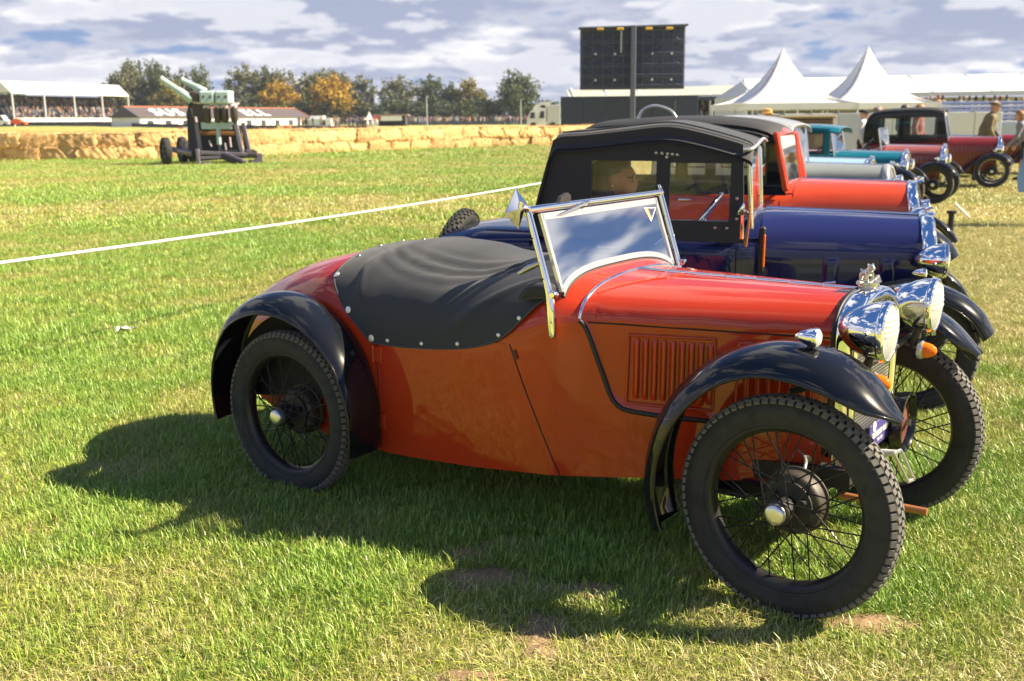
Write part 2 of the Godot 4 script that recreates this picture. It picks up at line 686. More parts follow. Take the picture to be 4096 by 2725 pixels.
func grass() -> void:
	dry_noise = noise(0.16, 4, FastNoiseLite.TYPE_SIMPLEX_SMOOTH, 77)
	fine_noise = noise(1.3, 3, FastNoiseLite.TYPE_SIMPLEX_SMOOTH, 78)
	var m := mat(1, 1, 1, 0.40)
	m.vertex_color_use_as_albedo = true
	m.backlight_enabled = true
	m.backlight = Color(0.5, 0.5, 0.5)
	var meshes := []
	for k in 3:
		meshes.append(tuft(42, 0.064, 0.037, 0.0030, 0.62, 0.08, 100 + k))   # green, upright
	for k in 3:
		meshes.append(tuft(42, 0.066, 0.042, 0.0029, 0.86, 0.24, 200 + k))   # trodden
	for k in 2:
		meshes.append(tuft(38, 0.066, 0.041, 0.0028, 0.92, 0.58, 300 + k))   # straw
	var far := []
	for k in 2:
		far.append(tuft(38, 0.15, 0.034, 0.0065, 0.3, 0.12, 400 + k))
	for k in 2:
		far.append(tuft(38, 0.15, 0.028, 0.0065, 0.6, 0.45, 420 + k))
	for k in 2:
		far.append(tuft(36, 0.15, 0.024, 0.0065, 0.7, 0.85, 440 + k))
	var bins := {}
	var r := RandomNumberGenerator.new()
	r.seed = 99
	# [from, to, tufts per square metre, size, set]
	for zone in [[1.7, 6.5, 1150.0, 1.0, 0], [6.5, 15.0, 300.0, 1.35, 0], [15.0, 45.0, 34.0, 1.7, 1], [45.0, 85.0, 9.0, 3.0, 1]]:
		var z := -float(zone[0])
		var cell := 1.0 / sqrt(zone[2])
		while z > -float(zone[1]):
			var reach := -z * 0.61 + 1.3
			var x := -reach
			while x < reach:
				var px := x + r.randf_range(-0.7, 0.7) * cell
				var pz := z + r.randf_range(-0.7, 0.7) * cell
				x += cell
				var bare := bald(px, pz)
				if bare and r.randf() < 0.86:
					continue
				var d := dryness(px, pz) + r.randf_range(-0.22, 0.22)
				var size: float = zone[3] * r.randf_range(0.75, 1.2)
				if bare:
					d = 1.0
					size *= 0.6
				var pick := 0
				if zone[4] == 0:
					pick = r.randi() % 3 if d < 0.40 else (3 + r.randi() % 3 if d < 0.72 else 6 + r.randi() % 2)
				else:
					pick = 8 + (r.randi() % 2 if d < 0.40 else (2 + r.randi() % 2 if d < 0.72 else 4 + r.randi() % 2))
				var tone := r.randf_range(0.82, 1.12)
				var lush := ss(0.55, 0.1, d)
				var tint := Color(tone * (1.0 - 0.30 * lush), tone, tone * (1.0 - 0.1 * lush))
				if bare:
					tint = Color(0.62, 0.46, 0.38)
				if not bins.has(pick):
					bins[pick] = [PackedFloat32Array(), 0]
				var a := r.randf() * TAU
				var c := cos(a) * size
				var s := sin(a) * size
				var tallness := size * r.randf_range(0.8, 1.2) * (1.0 + 0.15 * lush)
				bins[pick][0].append_array(PackedFloat32Array([c, 0, s, px, 0, tallness, 0, land(px, pz) - 0.003, -s, 0, c, pz, tint.r, tint.g, tint.b, 1]))
				bins[pick][1] += 1
			z -= cell
	var soil := textured(mat(1, 1, 1, 0.95), noise_tex(256, 0.08, 4, [[0.0, lin(0.12, 0.075, 0.04)], [0.5, lin(0.26, 0.17, 0.095)], [1.0, lin(0.40, 0.29, 0.17)]], 55), 4.0)
	var st := mb()
	for b in BARE:
		var rings := []
		for i in 5:
			var ring := PackedVector3Array()
			for j in 22:
				var a := TAU * j / 22
				var k := (i / 4.0) * (1.15 + 0.55 * fine_noise.get_noise_2d(cos(a) * 2.0 + b[0] * 9.0, sin(a) * 2.0 + b[1] * 9.0))
				ring.append(Vector3(b[0] + cos(a) * k * b[2], 0.022 - 0.020 * i / 4.0 + 0.005 * fine_noise.get_noise_2d(j * 3.0, i * 5.0), b[1] + sin(a) * k * b[3]))
			rings.append(ring)
		grid(st, rings, true)
	var bare_soil := obj("bare_earth", st, soil)
	tag(bare_soil, "scuffed brown bare earth showing through the grass before the red car", "", "", "structure")
	var root := Node3D.new()
	root.name = "grass"
	root.set_meta("kind", "stuff")
	root.set_meta("label", "short trodden grass mixed with straw covering the showground")
	add_child(root)
	for k in bins:
		var mm := MultiMesh.new()
		mm.transform_format = MultiMesh.TRANSFORM_3D
		mm.use_colors = true
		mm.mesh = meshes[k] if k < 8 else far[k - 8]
		mm.instance_count = bins[k][1]
		mm.buffer = bins[k][0]
		var mi := MultiMeshInstance3D.new()
		mi.name = "grass_blades"
		mi.multimesh = mm
		mi.material_override = m
		mi.set_meta("kind", "stuff")
		root.add_child(mi, true)


const BARE := [[-0.09, -3.17, 0.16, 0.08], [-0.15, -3.38, 0.10, 0.05], [-0.01, -3.46, 0.11, 0.05], [0.22, -3.07, 0.20, 0.065], [0.08, -2.82, 0.07, 0.10], [0.07, -2.68, 0.06, 0.05], [1.03, -2.83, 0.14, 0.07], [-0.12, -2.54, 0.11, 0.05]]


func bald(x: float, z: float) -> bool:
	for b in BARE:
		var u: float = (x - b[0]) / b[2]
		var v: float = (z - b[1]) / b[3]
		if u * u + v * v + fine_noise.get_noise_2d(x * 6, z * 6) * 0.9 < 0.8:
			return true
	return false


# ---------------------------------------------------------------- wheels
func tyre_mesh(R: float, w: float, blocks: int) -> ArrayMesh:
	var s := mb()
	var h := w * 0.5
	var b := R * 0.735
	lathe(s, [Vector2(b - 0.004, h * 0.62), Vector2(b + 0.012, h * 0.80), Vector2(b + (R - b) * 0.40, h), Vector2(b + (R - b) * 0.70, h * 0.93), Vector2(R - 0.012, h * 0.66), Vector2(R - 0.004, h * 0.3), Vector2(R - 0.003, 0), Vector2(R - 0.004, -h * 0.3), Vector2(R - 0.012, -h * 0.66), Vector2(b + (R - b) * 0.70, -h * 0.93), Vector2(b + (R - b) * 0.40, -h), Vector2(b + 0.012, -h * 0.80), Vector2(b - 0.004, -h * 0.62)], at3(0, 0, 0, PI / 2), 64)
	return done(s)


func tread_mesh(R: float, w: float, blocks: int) -> ArrayMesh:
	var s := mb()
	var h := w * 0.5
	for i in blocks:
		var a := TAU * i / blocks
		for k in 5:
			var z: float = [-0.72, -0.36, 0.0, 0.36, 0.72][k] * h * 0.98
			var off := (0.5 if k % 2 else 0.0) * TAU / blocks
			var rr: float = R - [0.011, 0.0035, 0.002, 0.0035, 0.011][k]
			var ang := a + off
			var out := Vector3(cos(ang), sin(ang), 0)
			var tang := Vector3(-sin(ang), cos(ang), 0)
			var tilt: float = [-0.75, -0.25, 0, 0.25, 0.75][k]
			var up := (out * cos(tilt) + Vector3(0, 0, 1) * sin(tilt)).normalized()
			var skew: float = [0.0, 0.35, -0.35, 0.35, 0.0][k]
			var ax := (tang * cos(skew) + Vector3(0, 0, 1) * sin(skew)).normalized()
			var bz := ax.cross(up).normalized()
			box(s, Vector3(TAU * R / blocks * 0.66, 0.010, h * (0.31 if k in [1, 2, 3] else 0.36)), Transform3D(Basis(ax, up, bz), out * rr + Vector3(0, 0, z)), 0.0)
	return done(s)


func wheel(parent: Node3D, x: float, hy: float, z: float, R: float, out: float, steer := 0.0, fine := true, paint: Material = null, w := 0.094) -> Node3D:
	var o := part("wheel", parent, Vector3(x, hy, z))
	o.rotation.y = steer + (PI if out < 0 else 0.0)
	paint = paint if paint else M.rim
	var key := "tyre%s%.3f%.3f" % [fine, R, w]
	if not shared.has(key):
		shared[key] = tyre_mesh(R, w, 78 if fine else 40)
		shared[key + "t"] = tread_mesh(R, w, 78 if fine else 40)
	obj("tyre", shared[key], M.rubber, o)
	tag(obj("tread", shared[key + "t"], M.tread, o), "", "", "", "stuff")
	var rk := "rim%.3f" % R
	if not shared.has(rk):
		var s := mb()
		var r := R * 0.752
		lathe(s, [Vector2(r, 0.036), Vector2(r + 0.003, 0.034), Vector2(r + 0.002, 0.030), Vector2(r - 0.010, 0.027), Vector2(r - 0.017, 0.020), Vector2(r - 0.024, 0.010), Vector2(r - 0.024, -0.010), Vector2(r - 0.017, -0.020), Vector2(r - 0.010, -0.028), Vector2(r, -0.033)], at3(0, 0, 0, PI / 2), 64)
		shared[rk] = done(s)
		s = mb()
		lathe(s, [Vector2(0.0, 0.074), Vector2(0.036, 0.074), Vector2(0.040, 0.070), Vector2(0.040, 0.050), Vector2(0.034, 0.045), Vector2(0.034, 0.0), Vector2(0.075, -0.006), Vector2(0.075, -0.014), Vector2(0.05, -0.02)], at3(0, 0, 0, PI / 2), 28)
		for i in 3:
			var a := TAU * i / 3 + 0.4
			lathe(s, [Vector2(0, 0.014), Vector2(0.011, 0.014), Vector2(0.011, -0.006)], at3(cos(a) * 0.055, sin(a) * 0.055, 0, PI / 2), 6)
		shared["hub"] = done(s)
		s = mb()
		lathe(s, [Vector2(0, 0.096), Vector2(0.018, 0.0955), Vector2(0.027, 0.093), Vector2(0.031, 0.088), Vector2(0.0315, 0.074)], at3(0, 0, 0, PI / 2), 24)
		shared["hub_cap"] = done(s)
		s = mb()
		lathe(s, [Vector2(0, -0.016), Vector2(0.078, -0.018), Vector2(0.089, -0.022), Vector2(0.095, -0.032), Vector2(0.095, -0.068), Vector2(0.103, -0.070), Vector2(0.103, -0.076), Vector2(0, -0.076)], at3(0, 0, 0, PI / 2), 36)
		shared["drum"] = done(s)
	obj("rim", shared[rk], paint, o)
	obj("hub", shared.hub, M.iron, o)
	obj("hub_cap", shared.hub_cap, M.aluminium, o)
	obj("brake_drum", shared.drum, M.drum, o)
	var re := R * 0.752 - 0.022
	if not shared.has("spoke"):
		var c := CylinderMesh.new()
		c.top_radius = 0.0024
		c.bottom_radius = 0.0026
		c.height = 1.0
		c.radial_segments = 6
		c.rings = 1
		shared.spoke = c
	var all := mb()
	var n := 36
	for i in n:
		var outer := i % 2 == 0
		var dir := 1.0 if i % 4 < 2 else -1.0
		var a := TAU * i / n
		var hubr := 0.038 if outer else 0.072
		var hz := 0.060 if outer else -0.010
		var ha := a + dir * (1.15 if outer else 0.62)
		var p := Vector3(cos(ha) * hubr, sin(ha) * hubr, hz)
		var q := Vector3(cos(a) * re, sin(a) * re, 0.008 if outer else -0.008)
		if fine:
			var t := along(p, q)
			t.origin = (p + q) * 0.5
			t.basis.y *= p.distance_to(q)
			obj("spoke", shared.spoke, M.spoke, o, t)
		else:
			rod(all, p, q, 0.0024, 0.0024, 4)
	if not fine:
		obj("spokes", all, M.spoke, o)
	return o


# a mudguard over a wheel: data rows are [angle, crest radius, lip radius, share of the width]
func mudguard(parent: Node3D, cx: float, cy: float, data: Array, z_in: float, z_out: float, material: Material) -> MeshInstance3D:
	var s := mb()
	var rows := []
	var lip := PackedVector3Array()
	var inner := PackedVector3Array()
	var a0: float = data[0][0]
	var a1: float = data[-1][0]
	var n := 44
	for i in n + 1:
		var ang := lerpf(a0, a1, float(i) / n)
		var k := keyed(data, ang)
		var rc: float = k[0]
		var rl: float = k[1]
		var mid := lerpf(z_in, z_out, 0.45)
		var zi := lerpf(mid, z_in, k[2])
		var zo := lerpf(mid, z_out, k[2])
		var w := zo - zi
		var prof := [Vector2(zi, rc - 0.030), Vector2(zi + w * 0.08, rc - 0.010), Vector2(zi + w * 0.28, rc - 0.001), Vector2(zi + w * 0.5, rc - 0.002), Vector2(zi + w * 0.72, lerpf(rc, rl, 0.16)), Vector2(zi + w * 0.88, lerpf(rc, rl, 0.42)), Vector2(zi + w * 0.97, lerpf(rc, rl, 0.76)), Vector2(zo, rl)]
		var pts := PackedVector3Array()
		for p in prof:
			pts.append(Vector3(0, p.y, p.x))
		pts = smooth_path(pts, 4)
		var ca := cos(deg_to_rad(ang))
		var sa := sin(deg_to_rad(ang))
		var ring := PackedVector3Array()
		for p in pts:
			ring.append(Vector3(cx + p.y * ca, cy + p.y * sa, p.z))
		for j in range(pts.size() - 1, -1, -1):
			var p := pts[j]
			var f := float(j) / (pts.size() - 1)
			var zz := p.z - 0.004 * ss(0.6, 1.0, f) * signf(z_out - z_in) + 0.004 * ss(0.3, 0.0, f) * signf(z_out - z_in)
			ring.append(Vector3(cx + (p.y - 0.004) * ca, cy + (p.y - 0.004) * sa, zz))
		rows.append(ring)
		lip.append(ring[pts.size() - 1])
		inner.append(ring[0])
	grid(s, rows, true)
	fan(s, rows[0])
	fan(s, rows[-1])
	var o := obj("mudguard", s, material, parent)
	var t := mb()
	tube(t, lip, 0.0055, 6)
	obj("wired_edge", t, material, o)
	return o


# ---------------------------------------------------------------- the red sports car
const RED := [[-0.80, 0.44, 0.02, 0.50, 0.05, 0.53, 2.0], [-0.76, 0.38, 0.14, 0.50, 0.19, 0.59, 2.0], [-0.60, 0.31, 0.25, 0.54, 0.30, 0.705, 2.1], [-0.38, 0.26, 0.34, 0.58, 0.385, 0.822, 2.2], [-0.14, 0.235, 0.41, 0.61, 0.435, 0.897, 2.5], [0.10, 0.215, 0.44, 0.63, 0.455, 0.934, 2.8], [0.40, 0.198, 0.45, 0.64, 0.465, 0.895, 2.4], [0.80, 0.215, 0.45, 0.66, 0.468, 0.885, 2.5], [1.08, 0.238, 0.445, 0.72, 0.467, 0.925, 2.8], [1.20, 0.246, 0.435, 0.765, 0.455, 0.945, 3.1], [1.28, 0.252, 0.415, 0.785, 0.408, 0.922, 2.5], [1.60, 0.285, 0.35, 0.79, 0.335, 0.918, 2.4], [2.08, 0.33, 0.225, 0.79, 0.226, 0.913, 2.4]]


func red_skin(x: float, y: float, proud := 0.0) -> Vector3:
	return Vector3(x, y, side_at(keyed(RED, x), y) + proud)


func red_car() -> void:
	M.stud = mat(0.80, 0.80, 0.78, 0.3, 0.6)
	M.drum = mat(0.045, 0.038, 0.030, 0.55)
	M.spoke = mat(0.014, 0.014, 0.015, 0.3, 0.0, 0.5)
	var car := thing("vintage_sports_car", "red open vintage sports car with black canvas cockpit cover, nearest in the row", "car", row(0, 0), ROW_TURN, "vintage cars parked in a row")
	# body
	var s := mb()
	var rows := []
	for i in 73:
		var x := lerpf(-0.80, 2.06, i / 72.0)
		rows.append(ring_at(x, half_section(keyed(RED, x))))
	grid(s, rows)
	fan(s, rows[0])
	var body := obj("body", s, M.red, car)
	s = mb()
	box(s, Vector3(2.3, 0.02, 0.62), at3(0.7, 0.262, 0))
	obj("floor_pan", s, M.iron, body)
	red_door(car)
	red_bonnet(car)
	red_cover(car)
	red_windscreen(car)
	red_front(car)
	# wheels and mudguards
	var front := [[45.0, 0.437, 0.431, 0.25], [50, 0.440, 0.424, 0.55], [56, 0.450, 0.408, 0.8], [65, 0.466, 0.402, 0.95], [75, 0.479, 0.401, 1], [88, 0.485, 0.405, 1], [101, 0.490, 0.412, 1], [115, 0.490, 0.411, 1], [130, 0.486, 0.403, 1], [145, 0.481, 0.396, 1], [161, 0.472, 0.390, 1], [180, 0.466, 0.385, 1], [199, 0.462, 0.381, 1]]
	var rear := [[-14.0, 0.420, 0.412, 1], [5, 0.420, 0.409, 1], [23, 0.430, 0.411, 1], [40, 0.446, 0.417, 1], [56, 0.458, 0.417, 1], [70, 0.468, 0.416, 1], [84, 0.486, 0.416, 1], [96, 0.494, 0.418, 1], [108, 0.496, 0.420, 1], [125, 0.486, 0.422, 1], [142, 0.462, 0.406, 1], [168, 0.428, 0.374, 1], [190, 0.40, 0.352, 1]]
	for sd: float in [1.0, -1.0]:
		wheel(car, 2.06, 0.338, 0.5186 * sd, 0.336, sd, -0.055 if sd > 0 else -0.045)
		wheel(car, 0.0, 0.314, 0.545 * sd, 0.334, sd, 0.0, sd > 0)
		mudguard(car, 2.06, 0.338, front, 0.385 * sd, 0.622 * sd, M.black)
		mudguard(car, 0.0, 0.314, rear, 0.452 * sd, 0.640 * sd, M.black)
	# running gear seen through the front wheel and under the body
	s = mb()
	rod(s, Vector3(2.06, 0.305, -0.46), Vector3(2.06, 0.305, 0.46), 0.021)
	rod(s, Vector3(1.99, 0.33, -0.44), Vector3(1.99, 0.33, 0.44), 0.009)
	obj("front_axle", s, M.iron, car)
	s = mb()
	rod(s, Vector3(0, 0.314, -0.47), Vector3(0, 0.314, 0.47), 0.032)
	lathe(s, [Vector2(0.01, -0.09), Vector2(0.09, -0.05), Vector2(0.115, 0), Vector2(0.09, 0.05), Vector2(0.01, 0.09)], at3(0, 0.314, 0.08, PI / 2), 18)
	obj("rear_axle", s, M.iron, car)
	for sd: float in [1.0, -1.0]:
		s = mb()
		var arch := PackedVector2Array()
		for i in 25:
			var a := lerpf(0.25, PI, i / 24.0)
			arch.append(Vector2(cos(a) * (0.385 if a < PI / 2 else 0.43), 0.314 + sin(a) * 0.40))
		slab(s, arch, 0.012, at3(0, 0, 0.462 * sd))
		obj("wheel_arch", s, M.black_inside, car)
	for sd: float in [1.0, -1.0]:
		s = mb()
		beam(s, Vector3(2.04, 0.29, 0.40 * sd), Vector3(1.45, 0.30, 0.06 * sd), 0.03, 0.04)
		obj("radius_arm", s, M.iron, car)
		s = mb()
		beam(s, Vector3(2.16, 0.36, 0.24 * sd), Vector3(1.2, 0.33, 0.33 * sd), 0.03, 0.06)
		obj("chassis_rail", s, M.iron, car)
		s = mb()
		var valance := PackedVector2Array([Vector2(1.70, 0.31), Vector2(2.14, 0.33), Vector2(2.15, 0.40), Vector2(2.02, 0.43), Vector2(1.70, 0.45)])
		slab(s, valance, 0.012, at3(0, 0, 0.232 * sd))
		var v := obj("valance", s, M.red, car)
		for b in [[2.02, 0.398, 0.016], [2.078, 0.382, 0.019], [1.978, 0.372, 0.012], [2.09, 0.352, 0.012]]:
			s = mb()
			lathe(s, [Vector2(0, 0.010), Vector2(b[2] * 0.55, 0.010), Vector2(b[2] * 0.6, 0.005), Vector2(b[2], 0.004), Vector2(b[2], -0.004)], at3(b[0], b[1], (0.238) * sd, PI / 2 * sd), 14)
			obj("bolt", s, M.steel, v)
		s = mb()
		lathe(s, [Vector2(0.0, 0.06), Vector2(0.010, 0.058), Vector2(0.011, 0.04), Vector2(0.008, 0.036), Vector2(0.012, 0.03), Vector2(0.012, 0.01), Vector2(0.016, 0.008), Vector2(0.016, -0.01)], at3(1.935, 0.36, 0.25 * sd), 12)
		obj("shock_absorber", s, M.steel, car)
		s = mb()
		tube(s, smooth_path(PackedVector3Array([Vector3(2.0, 0.43, 0.26 * sd), Vector3(2.05, 0.42, 0.34 * sd), Vector3(2.045, 0.35, 0.42 * sd), Vector3(2.02, 0.30, 0.45 * sd)]), 5), 0.006, 6)
		obj("brake_cable", s, M.white_trim, car)
	s = mb()
	tube(s, smooth_path(PackedVector3Array([Vector3(1.7, 0.27, -0.2), Vector3(1.2, 0.22, -0.25), Vector3(0.2, 0.22, -0.3), Vector3(-0.6, 0.25, -0.3)]), 6), 0.02, 8)
	obj("exhaust_pipe", s, M.iron, car)


func red_door(car: Node3D) -> void:
	# the door's panel: rear edge upright, front edge raked
	var s := mb()
	var rows := []
	for i in 19:
		var v := i / 18.0
		var y := lerpf(0.70, 0.232, v)
		var r := PackedVector3Array()
		for j in 29:
			var u := j / 28.0
			var x0 := lerpf(0.408, 0.400, v)
			var x1 := lerpf(1.025, 1.208, v)
			var x := lerpf(x0, x1, u)
			var yb: float = keyed(RED, x)[0]
			var yy := lerpf(0.70, yb - 0.001, v)
			var edge := minf(minf(u, 1.0 - u) * 28.0, 1.0)
			r.append(red_skin(x, yy, -0.004 + 0.0075 * edge))
		rows.append(r)
	grid(s, rows)
	var door := obj("door", s, M.red, car)
	s = mb()
	for e in [0, 1]:
		var p := PackedVector3Array()
		for i in 19:
			var v := i / 18.0
			var x := lerpf(0.408 if e == 0 else 1.025, 0.400 if e == 0 else 1.208, v) + (-0.003 if e == 0 else 0.003)
			p.append(red_skin(x, lerpf(0.70, keyed(RED, x)[0] + 0.002, v), -0.0005))
		tube(s, p, 0.0028, 5)
	obj("door_gap", s, M.black_inside, door)
	for y: float in [0.590, 0.322]:
		s = mb()
		var p := red_skin(0.402, y, 0.004)
		for k in 5:
			lathe(s, [Vector2(0, 0.0062), Vector2(0.0072, 0.0062), Vector2(0.0072, -0.0062), Vector2(0, -0.0062)], Transform3D(Basis(), p + Vector3(-0.012, (k - 2) * 0.0134, 0.003)), 10)
		box(s, Vector3(0.034, 0.062, 0.006), Transform3D(Basis(), p + Vector3(0.012, 0, 0.001)), 0.002)
		obj("hinge", s, M.red, door)
	s = mb()
	box(s, Vector3(0.018, 0.035, 0.008), Transform3D(Basis(), red_skin(1.052, 0.665, 0.004)).rotated_local(Vector3(0, 0, 1), 0.3), 0.003)
	obj("lock_plate", s, M.rust, door)


# the bonnet's lower edge: along the scuttle strip, down and forward
func red_bonnet(car: Node3D) -> void:
	var s := mb()
	var rows := []
	for i in 41:
		var u := i / 40.0
		var x := lerpf(1.285, 2.085, u)
		var k := keyed(RED, x)
		# how far down the bonnet's side reaches at this x
		var low := 0.79
		var strip := [[1.285, 0.80], [1.305, 0.78], [1.345, 0.655], [1.389, 0.545], [1.442, 0.508], [1.571, 0.500], [2.1, 0.495]]
		low = keyed(strip, x)[0]
		var kk := [k[0], k[1] + 0.004, k[2], k[3] + 0.006, k[4] + 0.004, k[5]]
		var half := trimmed(half_section(kk, 12, 18), low, 26)
		# a crease runs along the side just under the shoulder
		for q in half.size():
			if half[q].y < 0.806 and half[q].y > low + 0.01:
				half[q].x -= 0.006 * ss(0.806, 0.797, half[q].y) * ss(2.12, 2.06, x)
		rows.append(ring_at(x, half))
	grid(s, rows)
	var bonnet := obj("bonnet", s, M.red, car)
	# hinge along the middle, in lengths
	for i in 7:
		s = mb()
		var xa := 1.275 + i * 0.115
		var k0 := keyed(RED, xa)
		var k1 := keyed(RED, xa + 0.112)
		rod(s, Vector3(xa, k0[4] + 0.006, 0), Vector3(xa + 0.1125, k1[4] + 0.006, 0), 0.0062, -1.0, 8)
		obj("hinge", s, M.chrome, bonnet)
	# crease panels each side of the hinge
	s = mb()
	for sd: float in [1.0, -1.0]:
		var p := PackedVector3Array()
		for q in [[1.30, 0.33], [1.36, 0.24], [1.42, 0.15], [1.452, 0.115], [1.46, 0.06], [1.465, 0.01]]:
			var k := keyed(RED, q[0])
			var yy: float = k[2] + (k[4] - k[2]) * pow(1.0 - pow(q[1] / k[3], k[5]), 1.0 / k[5])
			p.append(Vector3(q[0], yy + 0.0035, q[1] * sd))
		tube(s, smooth_path(p, 4), 0.0045, 6)
	obj("pressed_rib", s, M.red, bonnet)
	# the rounded groove under the shoulder
	s = mb()
	for sd: float in [1.0, -1.0]:
		var p := PackedVector3Array()
		for i in 24:
			var x := lerpf(1.305, 2.075, i / 23.0)
			var k := keyed(RED, x)
			p.append(Vector3(x, 0.795, (side_at(k, 0.795) + 0.0025) * sd))
		tube(s, p, 0.0026, 5)
	obj("panel_gap", s, M.black_inside, bonnet)
	for sd: float in [1.0, -1.0]:
		for grp in [[1.445, 1.725, 9], [1.80, 2.03, 7]]:
			# pressed frame round each set of louvres
			s = mb()
			var a: float = grp[0]
			var b: float = grp[1]
			var fr := PackedVector3Array()
			for q in [[a, 0.762], [b, 0.768], [b, 0.53], [a - 0.005, 0.53], [a, 0.762]]:
				var k := keyed(RED, q[0])
				fr.append(Vector3(q[0], q[1], (side_at(k, q[1]) + 0.004) * sd))
			for i in 4:
				var seg := PackedVector3Array()
				for j in 9:
					var q := fr[i].lerp(fr[i + 1], j / 8.0)
					q.z = (side_at(keyed(RED, q.x), q.y) + 0.0045) * sd
					seg.append(q)
				tube(s, seg, 0.0052, 6)
			obj("louvre_frame", s, M.red, bonnet)
			for i in grp[2]:
				var x := lerpf(a + 0.028, b - 0.012, float(i) / (grp[2] - 1))
				s = mb()
				var lr := []
				for j in 13:
					var t := j / 12.0
					var y := lerpf(0.548, 0.752, t)
					var bulge := 0.009 * ss(0.0, 0.05, t) * ss(1.0, 0.95, t)
					var z0 := side_at(keyed(RED, x), y) + 0.0045
					var r := PackedVector3Array()
					for m in 7:
						var f := m / 6.0
						r.append(Vector3(x - 0.013 + 0.021 * f, y, (z0 + bulge * sin(PI * 0.5 * f)) * sd))
					r.append(Vector3(x + 0.0085, y, (z0 - 0.002) * sd))
					lr.append(r)
				grid(s, lr)
				obj("louvre", s, M.red, bonnet)
	# strip where bonnet meets scuttle: bright over the top, black down the side
	for sd: float in [1.0, -1.0]:
		var p := PackedVector3Array()
		var half := half_section(keyed(RED, 1.28), 10, 20)
		for i in range(half.size() - 1, -1, -1):
			if half[i].y > 0.79:
				p.append(Vector3(1.279, half[i].y + 0.004, (half[i].x + 0.005) * sd))
		s = mb()
		tube(s, p, 0.0065, 8)
		obj("scuttle_strip", s, M.chrome, car)
		var q := PackedVector3Array()
		for e in [[1.279, 0.80], [1.300, 0.775], [1.322, 0.72], [1.345, 0.655], [1.370, 0.59], [1.389, 0.545], [1.412, 0.518], [1.442, 0.505], [1.50, 0.500], [1.571, 0.497], [1.70, 0.495], [1.95, 0.49]]:
			q.append(Vector3(e[0], e[1], (side_at(keyed(RED, e[0]), e[1]) + 0.005) * sd))
		s = mb()
		tube(s, smooth_path(q, 4), 0.0085, 8)
		obj("bonnet_welt", s, M.rubber_trim, car)


